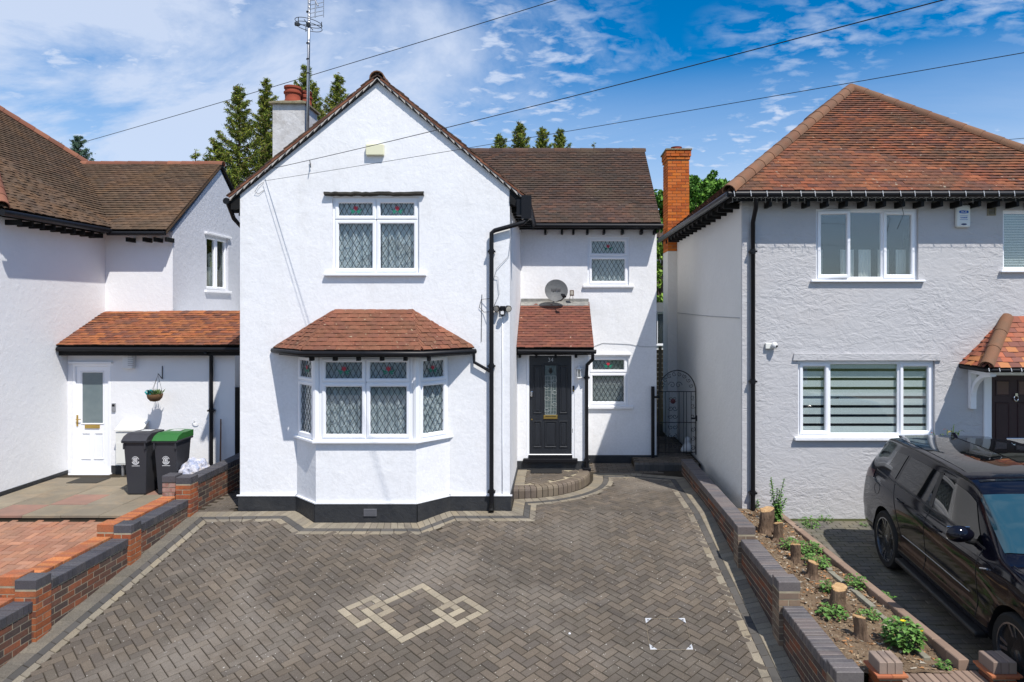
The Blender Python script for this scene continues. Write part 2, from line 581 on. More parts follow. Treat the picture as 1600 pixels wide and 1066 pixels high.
def window(parent, Mx, w, h, lights, lead=False, curtain='net', sill=None, name='window', recess=.05, fr=.045, glassm=None, tulips=False, label=None):
    """frame as part; panes, casements, leading, curtains and sill as sub-parts. lights: (x0,x1,z0,z1,kind[,open])"""
    T = Mx @ Matrix.Translation((0, recess, 0))
    mb = MB(T)
    ring(mb, 0, w, 0, h, fr, 0, .07, .006)
    # members between lights
    xs = sorted({round(l[1], 3) for l in lights if l[1] < w - fr - .02})
    zs = sorted({round(l[3], 3) for l in lights if l[3] < h - fr - .02})
    for l in lights:
        pass
    seen = set()
    for l in lights:
        x0, x1, z0, z1 = l[:4]
        if x1 < w - fr - .02:
            mb.box(x1, x1 + .02, .004, .066, z0, z1)
        if z1 < h - fr - .02:
            mb.box(x0, x1, .006, .064, z1, z1 + .02)
    wn = mb.build(name, M_upvc, parent, label=label)
    for l in lights:
        x0, x1, z0, z1, kind = l[:5]
        cw = .055 if kind in ('casement', 'top') else .018
        TT = T
        if len(l) > 5:
            TT = T @ Matrix.Translation((x0, 0, 0)) @ Matrix.Rotation(-math.radians(l[5]), 4, 'Z') @ Matrix.Translation((-x0, 0, 0))
            if len(l) > 6:      # hinged at the top
                TT = T @ Matrix.Translation((0, 0, z1)) @ Matrix.Rotation(-math.radians(l[6]), 4, 'X') @ Matrix.Translation((0, 0, -z1))
        c = MB(TT)
        ring(c, x0, x1, z0, z1, cw, -.018 if cw > .03 else .01, .05, .014 if cw > .03 else .005)
        c.build('casement' if cw > .03 else 'glazing_bead', M_upvc, wn)
        a0, a1, b0, b1 = x0 + cw - .003, x1 - cw + .003, z0 + cw - .003, z1 - cw + .003
        p = MB(TT)
        p.box(a0, a1, .018, .024, b0, b1)
        p.build('pane', glassm or M_glass, wn)
        if lead:
            m = MB(TT)
            lead_lines(m, a0, a1, b0, b1, .017, dx=.095 if kind != 'top' else .085, dz=.165)
            m.build('leading', M_lead, wn)
            if tulips and kind == 'top': tulip(TT, (a0 + a1) / 2, (b0 + b1) / 2, min((a1 - a0) * .42, .19), .0125, wn)
    if curtain:
        c = MB(T)
        n = int(w / .012)
        a = .035 if curtain == 'net' else .0
        if curtain in ('net', 'drape'):
            P = []
            for i in range(n + 1):
                x = .01 + (w - .02) * i / n
                y = .085 + .022 * math.sin(x * 52 + 1.5 * math.sin(x * 9)) + .01 * math.sin(x * 117)
                P.append((x, y))
            for r in range(1):
                rows = [[(x, y + .004 * k, .01 + (h - .02) * k) for x, y in P] for k in (0, 1)]
                c.grid(rows)
            c.build('net_curtain', M_net, wn, smooth=True)
        elif curtain == 'zebra':
            k = 0
            z = h - .03
            while z > .05:
                c.box(.02, w - .02, .065, .068, max(z - .105, .02), z)
                z -= .15
            c.build('day_and_night_blind', M_blind, wn)
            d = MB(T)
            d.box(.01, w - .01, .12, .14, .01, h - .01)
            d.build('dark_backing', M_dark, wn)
        elif curtain == 'venetian':
            z = h - .04
            while z > .03:
                c.box(.02, w - .02, .075, .10, z - .012, z, Matrix.Translation((0, 0, 0)))
                z -= .027
            c.build('slatted_blind', M_blind, wn)
            d = MB(T)
            d.box(.01, w - .01, .13, .15, .01, h - .01)
            d.build('blind_backing', mat('blind_backing', (.16, .24, .30), .9), wn)
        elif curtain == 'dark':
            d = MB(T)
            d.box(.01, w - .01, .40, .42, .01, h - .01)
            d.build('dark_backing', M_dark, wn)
            # short pale curtain seen along the bottom
            d = MB(T)
            for x0, x1 in ((.08, .2), (.5, .72), (.8, 1.0), (1.12, 1.3), (1.42, 1.58)):
                if x1 < w:
                    P = [[(x0 + (x1 - x0) * i / 12, .2 + .015 * math.sin(i * 1.9), .03 + (h * .42) * k) for i in range(13)] for k in (0, 1)]
                    d.grid(P)
            d.build('curtain', mat('cream_curtain', (.72, .72, .66), .9), wn, smooth=True)
    if sill:
        over, dep, th = sill
        s_ = MB(Mx)
        s_.rbox(-over, w + over, -dep, recess + .05, -th, .004, .008)
        s_.build('sill', M_upvc if th < .04 else M_white, wn)
    return wn


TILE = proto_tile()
M_tail = mat('dark_tile_tail', (.030, .022, .018), .95, .1, var=(5, .6, (.06, .035, .025)))  # darker brown on the lower edge of every tile
CUBE = proto_cube()


class Roof:
    """collects plain tiles over planar facets; deck mesh is the roof part, tiles are its sub-parts"""
    def __init__(s): s.tiles, s.deck = [], MB()

    def facet(s, poly, u, gauge=.10, tw=.165, th=.021, jit=1.):
        """poly: 3D planar convex points; u: 3D direction along the eaves"""
        P = [Vector(p) for p in poly]
        u = Vector(u).normalized()
        n = Vector((0, 0, 0))
        for i in range(len(P)):
            n += P[i].cross(P[(i + 1) % len(P)])
        n.normalize()
        if n.z < 0: n = -n
        v = n.cross(u).normalized()
        if v.z < 0: v = -v
        if u.cross(v).dot(n) < 0: u = -u
        o = P[0]
        q = [((p - o).dot(u), (p - o).dot(v)) for p in P]
        vmin, vmax = min(b for a, b in q), max(b for a, b in q)
        s.deck.prism([p - n * .004 for p in P], -n * .05)
        row = 0
        y = vmin - .03
        while y < vmax - gauge * .4:
            vm = min(max(y + gauge * .5, vmin + .005), vmax - .005)
            xs = []
            for i in range(len(q)):
                (a0, b0), (a1, b1) = q[i], q[(i + 1) % len(q)]
                if (b0 - vm) * (b1 - vm) < 0: xs.append(a0 + (a1 - a0) * (vm - b0) / (b1 - b0))
            if len(xs) >= 2:
                xa, xb = min(xs), max(xs)
                x = math.floor(xa / tw) * tw + (row % 2) * tw * .5 - tw
                while x < xb:
                    l, r = max(x, xa), min(x + tw - .0025, xb)
                    if r - l > .02:
                        tl = 1.75 * gauge
                        lift = .034 + R.gauss(0, .0018) * jit
                        yy = y + R.gauss(0, .003) * jit
                        ty = Vector(v * tl + n * (.004 - lift))
                        tx = u * (r - l) + n * R.gauss(0, .0014) * jit
                        m = Matrix.Identity(4)
                        nz = n * th
                        for k in range(3):
                            m[k][0], m[k][1], m[k][2] = tx[k], ty[k], nz[k]
                        m.translation = o + u * ((l + r) / 2) + v * yy + n * (lift + th)
                        s.tiles.append(m)
                    x += tw
            y += gauge
            row += 1

    def build(s, parent, material, deckmat=None, name='roof', label=None, limit=300, tname='roof_tile', key=None):
        o = s.deck.build(name, deckmat or M_blackwood, parent, label=label)
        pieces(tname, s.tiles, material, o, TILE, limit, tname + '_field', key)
        return o


def half_round(name, a, b, r, material, parent, seg=.33, up=(0, 0, 1)):
    """row of half-round ridge or hip tiles from a to b"""
    a, b = Vector(a), Vector(b)
    d = b - a
    n = max(1, round(d.length / seg))
    d /= n
    x = d.normalized()
    side = x.cross(Vector(up)).normalized()
    upv = side.cross(x).normalized()
    vs, fs = [], []
    K = 8
    for e, rr in ((0, 1.0), (1.04, .93)):
        for t2 in (1, .86):
            for k in range(K + 1):
                t = math.pi * (-.02 + 1.04 * k / K)
                p = side * math.cos(t) * r * rr * t2 + upv * (math.sin(t) * r * rr * t2)
                vs.append(tuple(p + d * e))
    def q(e, t, k): return (e * 2 + t) * (K + 1) + k
    for k in range(K):
        fs += [(q(0, 0, k), q(0, 0, k + 1), q(1, 0, k + 1), q(1, 0, k)), (q(0, 0, k), q(0, 1, k), q(0, 1, k + 1), q(0, 0, k + 1)),
               (q(1, 0, k), q(1, 0, k + 1), q(1, 1, k + 1), q(1, 1, k)), (q(0, 1, k), q(1, 1, k), q(1, 1, k + 1), q(0, 1, k + 1))]
    me = bpy.data.meshes.new(name)
    me.from_pydata(vs, [], fs)
    me.materials.append(material)
    me.polygons.foreach_set('use_smooth', [True] * len(me.polygons))
    try: me.set_sharp_from_angle(angle=math.radians(40))
    except Exception: pass
    for i in range(n):
        o = bpy.data.objects.new(name, me)
        m = Matrix.Translation(a + d * i)
        link(o, parent, m)


def rafter_feet(parent, pts, d, w=.045, h=.09, name='rafter_foot'):
    """pts: positions under the eaves, d: outward vector (length = projection)"""
    mb = MB()
    for p in pts:
        p = Vector(p)
        dv = Vector(d)
        side = Vector((-dv.y, dv.x, 0)).normalized() * w
        mb_ = MB()
        q = [p - side / 2, p + side / 2]
        mb_.prism([q[0], q[1], q[1] + Vector((0, 0, h)), q[0] + Vector((0, 0, h))], dv)
        mb_.build(name, M_blackwood, parent)


def gutter(parent, path, r=.055, name='gutter', m=None):
    mb = MB()
    mb.tube(path, r, 8)
    return mb.build(name, m or M_black, parent, smooth=True, angle=50)


def pipe(parent, path, r=.034, name='downpipe', clips=()):
    mb = MB()
    mb.tube(path, r, 10)
    for c in clips: mb.cbox(c, (r * 3.4, r * 2.4, .03))
    for c in clips: mb.tube([(c[0], c[1], c[2] - .04), (c[0], c[1], c[2] + .04)], r * 1.22, 10)
    return mb.build(name, M_black, parent, smooth=True, angle=50)


def gz(y): return -.13 * max(0., 11 - max(y, 4.6))
# ------------------------------------------------------------------ our house
T_main = mat('brown_clay_tile', None, .85, .15, pal=[(.082, .048, .037), (.070, .042, .034), (.092, .052, .038), (.076, .048, .040), (.105, .054, .038), (.066, .044, .038)], rnd=.16,
             var=(1.3, .6, (.048, .042, .032)), stain=(.9, .4, (.12, .085, .055)), bump=(60, .5, .004), grain=(55, .5), spots=(16, .70, (.17, .14, .10)))
T_bay = mat('red_clay_tile', None, .8, .2, pal=[(.21, .080, .048), (.185, .070, .044), (.23, .088, .052), (.17, .066, .044), (.20, .076, .045)], rnd=.12,
            var=(3.5, .5, (.12, .07, .04)), bump=(60, .5, .004), grain=(55, .5), spots=(22, .69, (.36, .28, .18)))
T_right = mat('orange_brown_clay_tile', None, .8, .2, pal=[(.225, .072, .036), (.165, .058, .034), (.26, .085, .038), (.125, .050, .036), (.20, .072, .038), (.24, .072, .034), (.15, .056, .037)], rnd=.16,
              var=(1.1, .6, (.085, .062, .035)), bump=(60, .5, .004), grain=(55, .5), spots=(15, .70, (.30, .25, .18)), stain=(1.6, .42, (.085, .045, .034)))
T_left = mat('dark_brown_clay_tile', None, .85, .15, pal=[(.105, .068, .046), (.09, .060, .042), (.12, .076, .05), (.10, .062, .042), (.085, .058, .042)], rnd=.16,
             var=(1.0, .5, (.085, .06, .034)), bump=(60, .5, .004), grain=(55, .5), stain=(1.1, .35, (.19, .095, .04)))
T_lean = mat('bright_orange_clay_tile', None, .8, .2, pal=[(.31, .105, .038), (.26, .08, .034), (.20, .068, .036), (.33, .115, .042), (.16, .06, .038), (.28, .088, .036)], rnd=.17,
             var=(2.5, .55, (.13, .07, .05)), bump=(60, .5, .004), grain=(55, .5))
M_ridge = mat('orange_ridge_tile', None, .8, .2, pal=[(.205, .098, .056), (.175, .084, .05), (.22, .11, .062)], rnd=.12, var=(4, .6, (.13, .09, .06)), bump=(50, .6, .006))
M_ridgeR = mat('red_ridge_tile', None, .8, .2, pal=[(.22, .08, .05), (.18, .07, .045), (.25, .10, .06)], rnd=.15, var=(5, .4, (.13, .08, .05)), bump=(50, .6, .006))

house = thing('detached_house', 'white rendered gabled house in the middle with square bay window and black front door', 'house', (-1.5, 14, 0))
YG, YR, YP = 11.1, 14.6, 13.24
XL, XG, XR = -5.13, -.745, 2.16
AX, ZA, SL = -2.885, 7.03, .815


def groof(x): return ZA - SL * abs(x - AX)


# first-floor gable window
gw = (X(519, YG), X(655, YG), Z(428, YG), Z(308, YG))
wall('front_wall', frame((0, YG, 0), (1, 0, 0)), [(XL + .004, -.1), (XG - .004, -.1), (XG - .004, groof(XG) - .07), (AX, ZA - .07), (XL + .004, groof(XL) - .07)],
     [rect(gw[0], gw[1], gw[2], gw[3])], .28, M_white, house)
w, h = gw[1] - gw[0], gw[3] - gw[2]
tz = .885
window(house, frame((gw[0], YG, gw[2]), (1, 0, 0)), w, h,
       [(.04, w / 2 - .01, .04, tz - .01, 'casement'), (w / 2 + .01, w - .04, .04, tz - .01, 'casement'),
        (.04, w / 2 - .01, tz + .01, h - .04, 'top'), (w / 2 + .01, w - .04, tz + .01, h - .04, 'top')],
       lead=True, tulips=True, sill=(.12, .07, .035), recess=.045, label='first-floor gable window with leaded lights')
mb = MB()
rr = random.Random(3)
x0, x1 = X(508, YG), X(663, YG)
n = 26
top = [(x0 + (x1 - x0) * i / n, YG - .075 + rr.uniform(-.006, .006), Z(301, YG) + rr.uniform(-.008, .008)) for i in range(n + 1)]
for dz in (0, -.022, -.045):
    pass
mb.grid([[(a, YG + .02, c + .01) for a, b, c in top], top, [(a, b, c - .035 + rr.uniform(-.006, .006)) for a, b, c in top], [(a, b + .03, c - .05 + rr.uniform(-.01, .004)) for a, b, c in top], [(a, YG + .02, c - .06) for a, b, c in top]])
mb.build('drip_board', mat('weathered_black_board', (.03, .028, .025), .8, .2, var=(14, .6, (.10, .09, .075)), bump=(30, .8, .01), stretch=(.3, 1, 2)), house)


def side_wall(name, x, y0, y1, ztops, material, face=1, th=.25, parent=None, holes=[], z0=-.1):
    """wall in a plane x = const; ztops = [(y, z), ...] along the top from y0 to y1; face=+1 looks to +x"""
    if face > 0:
        Mx = frame((x, 0, 0), (0, 1, 0))
        out = [(y0, z0), (y1, z0)] + [(a, b) for a, b in ztops[::-1]]
        hs = holes
    else:
        Mx = frame((x, 0, 0), (0, -1, 0))
        out = [(-y0, z0), (-y1, z0)] + [(-a, b) for a, b in ztops[::-1]]
        hs = [[(-a, b) for a, b in h] for h in holes]
    return wall(name, Mx, out, hs, th, material, parent)


side_wall('side_wall', XL, YG + .003, 19.3, [(YG + .003, groof(XL) - .07), (19.3, groof(XL) - .07)], M_white, -1, parent=house)
side_wall('side_wall', XG, YG + .28, YR + .1, [(YG + .28, groof(XG) - .07), (YR + .1, groof(XG) - .07)], M_white, 1, parent=house)
mb = MB(); mb.box(XG - .25, XG, YG + .003, YG + .3, -.1, groof(XG) - .08); mb.build('wall_return', M_white, house)
# right part
YE, ZE, YRI, ZRI = 14.27, 5.06, 16.95, 7.20
sm_ = (ZRI - ZE) / (YRI - YE)
zt = ZE + (YR - YE) * sm_ - .07
uw = (X(918, YR), X(983, YR), Z(446, YR), Z(370, YR))
lw = (X(919, YR), X(982, YR), Z(635, YR), Z(556, YR))
wall('front_wall', frame((0, YR, 0), (1, 0, 0)), [(XG - .1, -.1), (XR - .004, -.1), (XR - .004, zt), (XG - .1, zt)],
     [rect(*uw), rect(*lw)], .28, M_white, house)
side_wall('side_wall', XR, YR + .002, 19.3, [(YR + .002, zt), (YRI, ZRI - .07), (19.3, zt)], M_white, 1, parent=house)
mb = MB(); mb.box(XL, XR, 19.3, 19.5, -.1, zt); mb.build('back_wall', M_white, house)
for (a, b, c, d), tp in ((uw, .60), (lw, .66)):
    w, h = b - a, d - c
    tz = h * tp
    window(house, frame((a, YR, c), (1, 0, 0)), w, h,
           [(.04, w - .04, .04, tz - .01, 'casement'), (.04, w - .04, tz + .01, h - .04, 'top')],
           lead=True, tulips=True, sill=(.10, .06, .05), recess=.04, curtain='net' if c > 2 else 'venetian')
mb = MB(); mb.rbox(lw[0] - .08, lw[1] + .05, YR - .045, YR + .02, lw[3] + .01, lw[3] + .05, .008); mb.build('window_head', M_white, house)

# plinth
mb = MB()
PB = [(X(464, YG), YG), (X(493.5, 10.65), 10.65), (X(650.5, 10.65), 10.65), (X(702.5, YG), YG)]


def plinth_run(p, q, z0, z1, t=.022):
    p, q = Vector((p[0], p[1], 0)), Vector((q[0], q[1], 0))
    d = (q - p).normalized()
    n = Vector((d.y, -d.x, 0)) * t
    for a in ((p, q),):
        mb.prism([p + Vector((0, 0, z0)), q + Vector((0, 0, z0)), q + n + Vector((0, 0, z0)), p + n + Vector((0, 0, z0))], (0, 0, z1 - z0))


plinth_run((XL - .02, YG), (PB[0][0] + .005, YG), -.1, .235)
plinth_run((PB[0][0], YG - .004), (PB[1][0] - .009, 10.65), -.12, .237)
plinth_run((PB[1][0] - .009, 10.65), (PB[2][0] + .009, 10.65), -.12, .236)
plinth_run((PB[2][0] + .009, 10.65), (PB[3][0], YG - .004), -.12, .238)
plinth_run((PB[3][0] - .005, YG), (XG + .022, YG), -.1, .234)
plinth_run((XG, YG + .001), (XG, YP), -.1, .234)
plinth_run((XG, YP), (X(919, YP) + .022, YP), .0, .33)
plinth_run((X(919, YP), YP + .001), (X(919, YP), YR), .0, .32)
plinth_run((X(919, YP), YR), (XR + .022, YR), -.1, .155)
mb.build('plinth', M_plinth, house)
mb = MB()
for p, q in (((XL - .03, YG), (PB[0][0], YG)), ((PB[0][0], YG), PB[1]), (PB[1], PB[2]), (PB[2], (PB[3][0], YG)), ((PB[3][0], YG), (XG + .03, YG))):
    p, q = Vector((p[0], p[1], .236)), Vector((q[0], q[1], .236))
    d = (q - p).normalized()
    n = Vector((d.y, -d.x, 0)) * .032
    e = d * .012
    mb.prism([p - e, q + e, q + n + e, p + n - e], (0, 0, .018))
mb.build('bell_cast', M_white, house)
mb = MB()
mb.box(X(568, 10.6), X(588, 10.6), 10.608, 10.632, .05, .16)
for k in range(5): mb.box(X(569.5, 10.6), X(586.5, 10.6), 10.604, 10.607, .063 + k * .02, .072 + k * .02)
mb.build('air_brick', mat('grey_vent', (.12, .12, .13), .7), house)

# bay window
bay = MB()
bp = [(PB[0][0], YG + .1), PB[0], PB[1], PB[2], PB[3], (PB[3][0], YG + .1)]
bay.prism([(a, b, -.12) for a, b in bp], (0, 0, 1.31))
bayw = bay.build('bay_wall', M_white, house)
ZS, ZH = 1.215, 2.535
mb = MB()
o_ = .07
sp = [(PB[0][0] - o_ * .9, YG), (PB[1][0] - o_ * .45, PB[1][1] - o_), (PB[2][0] + o_ * .45, PB[2][1] - o_), (PB[3][0] + o_ * .9, YG)]
mb.prism([(a, b, ZS - .026) for a, b in sp], (0, 0, .03))
mb.build('bay_sill', M_upvc, house)
hb = ZH - ZS
tzb = hb * .685
fw = PB[2][0] - PB[1][0]
window(house, frame((PB[1][0] + .055, 10.65, ZS + .004), (1, 0, 0)), fw - .11, hb,
       [(.045, (fw - .11) / 2 - .01, .045, tzb - .01, 'casement'), ((fw - .11) / 2 + .01, fw - .155, .045, tzb - .01, 'casement'),
        (.045, (fw - .11) / 2 - .01, tzb + .01, hb - .045, 'top'), ((fw - .11) / 2 + .01, fw - .155, tzb + .01, hb - .045, 'top')],
       lead=True, tulips=True, recess=.0, label='front lights of the bay window')
for a, b in ((PB[0], PB[1]), (PB[2], PB[3])):
    d = Vector((b[0] - a[0], b[1] - a[1], 0))
    ln = d.length
    off = .035 if a == PB[0] else .035
    window(house, frame(Vector((a[0], a[1], ZS + .004)) + d.normalized() * off, d), ln - .07, hb,
           [(.035, ln - .105, .035, tzb - .01, 'casement'), (.035, ln - .105, tzb + .01, hb - .035, 'top')],
           lead=True, tulips=True, recess=.0, label='angled side light of the bay window')
for p in (PB[1], PB[2]):
    mb = MB(); mb.tube([(p[0], p[1] + .03, ZS), (p[0], p[1] + .03, ZH)], .062, 8); mb.build('bay_corner_post', M_upvc, house, smooth=True, angle=40)
mb = MB()
ov = .24
ze = 2.63
EL, ER = X(431, YG), X(739, YG)
EFL, EFR, EY = EL + .70, ER - .70, YG - .70
ep = [(EL + .05, YG), (EFL + .02, EY + .05), (EFR - .02, EY + .05), (ER - .05, YG)]
mb.prism([(a, b, ze - .10) for a, b in ep], (0, 0, .085))
mb.build('bay_soffit', M_blackwood, house)
rb = Roof()
TL, TR, ZT = X(522, YG), X(645, YG), 3.21
rb.facet([(EFL, EY, ze), (EFR, EY, ze), (TR, YG, ZT), (TL, YG, ZT)], (1, 0, 0), .095, .17)
rb.facet([(EL, YG, ze), (EFL, EY, ze), (TL, YG, ZT)], (1, -1, 0), .095, .17)
rb.facet([(EFR, EY, ze), (ER, YG, ze), (TR, YG, ZT)], (1, 1, 0), .095, .17)
rb.build(house, T_bay, name='bay_roof', label='red clay tiled hipped roof over the bay')
mb = MB()
for a, b in (((EFL, EY, ze + .02), (TL, YG, ZT + .02)), ((EFR, EY, ze + .02), (TR, YG, ZT + .02))):
    mb.tube([a, b], .018, 6)
mb.build('bay_hip_mortar', T_bay, house)
gutter(house, [(EL - .04, YG - .02, ze - .03), (EFL - .03, EY - .05, ze - .035), (EFR + .03, EY - .05, ze - .04), (ER + .04, YG - .02, ze - .045)], .042, 'bay_gutter')
rafter_feet(house, [(EFL + .1 + i * .36, EY + .16, ze - .155) for i in range(6)], (0, -.12, 0), name='bay_rafter_foot')
# gable roof
rg = Roof()
YV, YB = 11.045, 16.9
xl, xr = -5.27, -.50
rg.facet([(xl, YV, groof(xl)), (xl, YB, groof(xl)), (AX, YB, ZA), (AX, YV, ZA)], (0, 1, 0), .10, .165)
rg.facet([(xr, YV, groof(xr)), (xr, YB, groof(xr)), (AX, YB, ZA), (AX, YV, ZA)], (0, 1, 0), .10, .165)
rg.facet([(-4.6, YE, ZE), (2.2, YE, ZE), (2.2, YRI, ZRI), (-4.6, YRI, ZRI)], (1, 0, 0), .10, .165)
ni = len(rg.tiles)
rg.deck.prism([(xl, YRI + .01, ZRI), (2.2, YRI + .01, ZRI), (2.2, 19.6, ZE), (xl, 19.6, ZE)], (0, 0, -.05))
rg.build(house, T_main, label='dark brown plain tile roof', key=lambda p: p.x < XG and p.y > 11.2)
half_round('ridge_tile', (AX, YV - .02, ZA - .03), (AX, YB, ZA - .03), .125, M_ridge, house)
half_round('ridge_tile', (-2.6, YRI, ZRI - .03), (2.22, YRI, ZRI - .03), .11, T_main, house)
# mortar bedded undercloak steps along the gable verge
mb = MB()
for s in (-1, 1):
    xe = xl if s < 0 else xr
    Lh = abs(xe - AX)
    nn = int(Lh * math.hypot(1, SL) / .14)
    for k in range(nn):
        t0, t1 = k / nn, (k + 1.0) / nn
        xa, xb = xe + (AX - xe) * t0, xe + (AX - xe) * t1
        za, zb = groof(xa), groof(xb)
        mb.add([(xa, YV - .006, za - .066), (xb, YV - .006, zb - .026), (xb, YV - .006, zb - .018), (xa, YV - .006, za - .018),
                (xa, YV + .05, za - .066), (xb, YV + .05, zb - .026), (xb, YV + .05, zb + .0), (xa, YV + .05, za + .0)],
               [(0, 1, 2, 3), (0, 4, 5, 1), (0, 3, 7, 4), (1, 5, 6, 2), (3, 2, 6, 7), (4, 7, 6, 5)])
mb.build('verge_mortar', mat('verge_mortar', (.50, .47, .44), .9, .1, var=(14, .6, (.3, .26, .22)), bump=(40, .6, .006)), house)
# verge tiles, one lapping over the next along each slope
vt = []
for s in (-1, 1):
    xe = xl if s < 0 else xr
    d = Vector((AX - xe, 0, ZA - groof(xe)))
    n_ = int(d.length / .13)
    u_ = d.normalized()
    nn_ = Vector((-u_.z, 0, u_.x)) if u_.x > 0 else Vector((u_.z, 0, -u_.x))
    for k in range(n_):
        c_ = Vector((xe, YV + .035, groof(xe))) + u_ * (k + .5) * .13 + nn_ * (.006 + R.gauss(0, .002))
        a_ = u_ * .16 - nn_ * .022
        m = Matrix.Identity(4)
        yv_ = Vector((0, .10, 0))
        nz_ = nn_ * .026
        for q in range(3): m[q][0], m[q][1], m[q][2] = a_[q], yv_[q], nz_[q]
        m.translation = c_
        vt.append(m)
pieces('verge_tile', vt, mat('verge_clay_tile', None, .85, .15, pal=[(.17, .072, .044), (.12, .06, .042), (.20, .085, .05), (.145, .065, .042)], rnd=.2, bump=(60, .5, .004)), house, CUBE, 80)
# eaves of the gable sides, boxed in black
for s, xe in ((-1, xl), (1, xr)):
    mb = MB()
    xw = XL if s < 0 else XG
    ze_ = groof(xe)
    mb.prism([(xw, YG - .02, groof(xw) - .30), (xe - s * .0, YG - .02, ze_ - .20), (xe, YG - .02, ze_ - .06), (xw, YG - .02, groof(xw) - .06)], (0, .05, 0))
    mb.box(min(xw, xe), max(xw, xe), YG + .03, 14.2, ze_ - .13, ze_ - .11)
    mb.build('eaves_box', M_blackwood, house)
    rafter_feet(house, [((xw + s * .02), YG + .25 + i * .33, ze_ - .22) for i in range(8)], (s * .26, 0, 0))
    gutter(house, [(xe + s * .05, YV - .02, ze_ - .07), (xe + s * .05, 14.25, ze_ - .05)], .055)
mb = MB()
mb.box(xr - .05, xr + .11, YV - .045, YV + .1, groof(xr) - .36, groof(xr) + .02)
mb.box(xr - .13, xr - .04, YV + .0, YV + .12, groof(xr) - .30, groof(xr) - .04)
mb.build('hopper_box', M_black, house)
xp = X(768, YG - .07)
pipe(house, [(xr + .05, YV + .03, groof(xr) - .34), (xr - .02, YG - .07, groof(xr) - .42), (xp + .05, YG - .07, Z(360, 11)), (xp, YG - .07, Z(364, 11)), (xp, YG - .07, Z(380, 11)), (xp, YG - .07, -.02)], .036,
     clips=[(xp, YG - .065, 4.2), (xp, YG - .065, 2.35), (xp, YG - .065, .32)])
mb = MB(); mb.tube([(xp, YG - .075, .14), (xp, YG - .08, .05), (xp, YG - .13, .01)], .043, 10); mb.build('pipe_shoe', M_blackwood, house, smooth=True, angle=40)
pipe(house, [(ER + .02, YG - .05, ze - .06), (ER + .03, YG - .07, ze - .22), (xp + .02, YG - .07, Z(583, 11)), (xp, YG - .07, Z(592, 11))], .026, name='bay_downpipe')
pipe(house, [(xl - .05, YV + .05, groof(xl) - .1), (xl - .05, YV + .25, groof(xl) - .32), (xl + .07, YG + .35, groof(xl) - .52), (xl + .07, YG + .35, 0)], .034)
# right part eaves
gutter(house, [(XG + .2, YE - .06, ZE - .045), (2.24, YE - .06, ZE - .055)], .05)
mb = MB(); mb.box(XG, 2.19, YE + .02, YE + .05, ZE - .12, ZE - .02); mb.build('fascia', M_blackwood, house)
rafter_feet(house, [(X(p, YE + .1), YR, ZE - .20) for p in (852, 878, 896, 918, 944, 973, 1003, 1024)], (0, -.27, 0))
mb = MB()
mb.prism([(2.2, YE, ZE - .02), (2.2, YRI, ZRI - .02), (2.2, YRI, ZRI - .12), (2.2, YE, ZE - .14)], (.02, 0, 0))
mb.build('verge_board', M_blackwood, house)

# porch
XPR = X(919, YP)
dx0, dx1, dz0, dz1 = X(822.5, YP), X(897.5, YP), .40, 2.425
wall('porch_wall', frame((0, YP, 0), (1, 0, 0)), [(XG + .003, .1), (XPR, .1), (XPR, 2.56), (XG + .003, 2.56)], [rect(dx0, dx1, dz0, dz1)], .2, M_white, house)
mb = MB()
mb.prism([(XPR - .2, YP + .2, .1), (XPR - .2, YR - .003, .1), (XPR - .2, YR - .003, 3.2), (XPR - .2, YP + .2, 2.5)], (.2, 0, 0))
mb.prism([(XG + .004, YP + .02, 2.5), (XPR - .01, YP + .02, 2.5), (XPR - .01, YP + .3, 2.62), (XG + .004, YP + .3, 2.62)], (0, 0, .02))
mb.build('porch_side_wall', M_white, house)
rp = Roof()
rp.facet([(XG + .005, 12.98, 2.52), (X(928, 13.), 12.98, 2.52), (X(921, 14.5), YR - .06, 3.36), (XG + .005, YR - .06, 3.36)], (1, 0, 0), .10, .165)
rp.build(house, mat('porch_clay_tile', None, .8, .2, pal=[(.185, .065, .045), (.165, .058, .042), (.20, .074, .048), (.15, .056, .042)], rnd=.1, var=(4, .45, (.10, .055, .04)), bump=(60, .5, .004), spots=(13, .74, (.62, .55, .42))),
         name='porch_roof', label='red clay tiled lean-to roof over the porch')
mb = MB()
mb.prism([(XG + .01, YR - .19, 3.345), (X(920, 14.5), YR - .19, 3.345), (X(920, 14.5), YR - .003, 3.43), (XG + .01, YR - .003, 3.43)], (0, 0, .012))
mb.box(XG + .01, X(920, 14.5), YR - .015, YR - .002, 3.43, 3.50)
mb.build('lead_flashing', mat('lead_flashing', (.17, .17, .165), .6, .3, var=(8, .7, (.34, .33, .30)), bump=(25, .6, .01)), house)
gutter(house, [(XG + .03, 12.93, 2.475), (X(929, 13) + .03, 12.93, 2.465)], .04, 'porch_gutter')
mb = MB(); mb.box(XG + .01, X(927, 13), 12.99, 13.02, 2.40, 2.51); mb.build('porch_fascia', M_blackwood, house)
rafter_feet(house, [(X(p, 13.1), YP, 2.34) for p in (812, 838, 868, 900)], (0, -.2, 0), name='porch_rafter_foot')
px_ = X(918, YP) + .0
pipe(house, [(X(926, 12.95), 12.93, 2.45), (X(926, 12.95), 12.95, 2.32), (px_ - .01, YP - .06, 2.2), (px_ - .02, YP - .06, 2.05), (px_ - .02, YP - .06, .15)], .034,
     clips=[(px_ - .02, YP - .055, 1.95), (px_ - .02, YP - .055, .35)])
mb = MB(); mb.rbox(px_ - .09, px_ + .06, YP - .13, YP + .0, .15, .22, .01); mb.build('pipe_shoe', M_black, house)

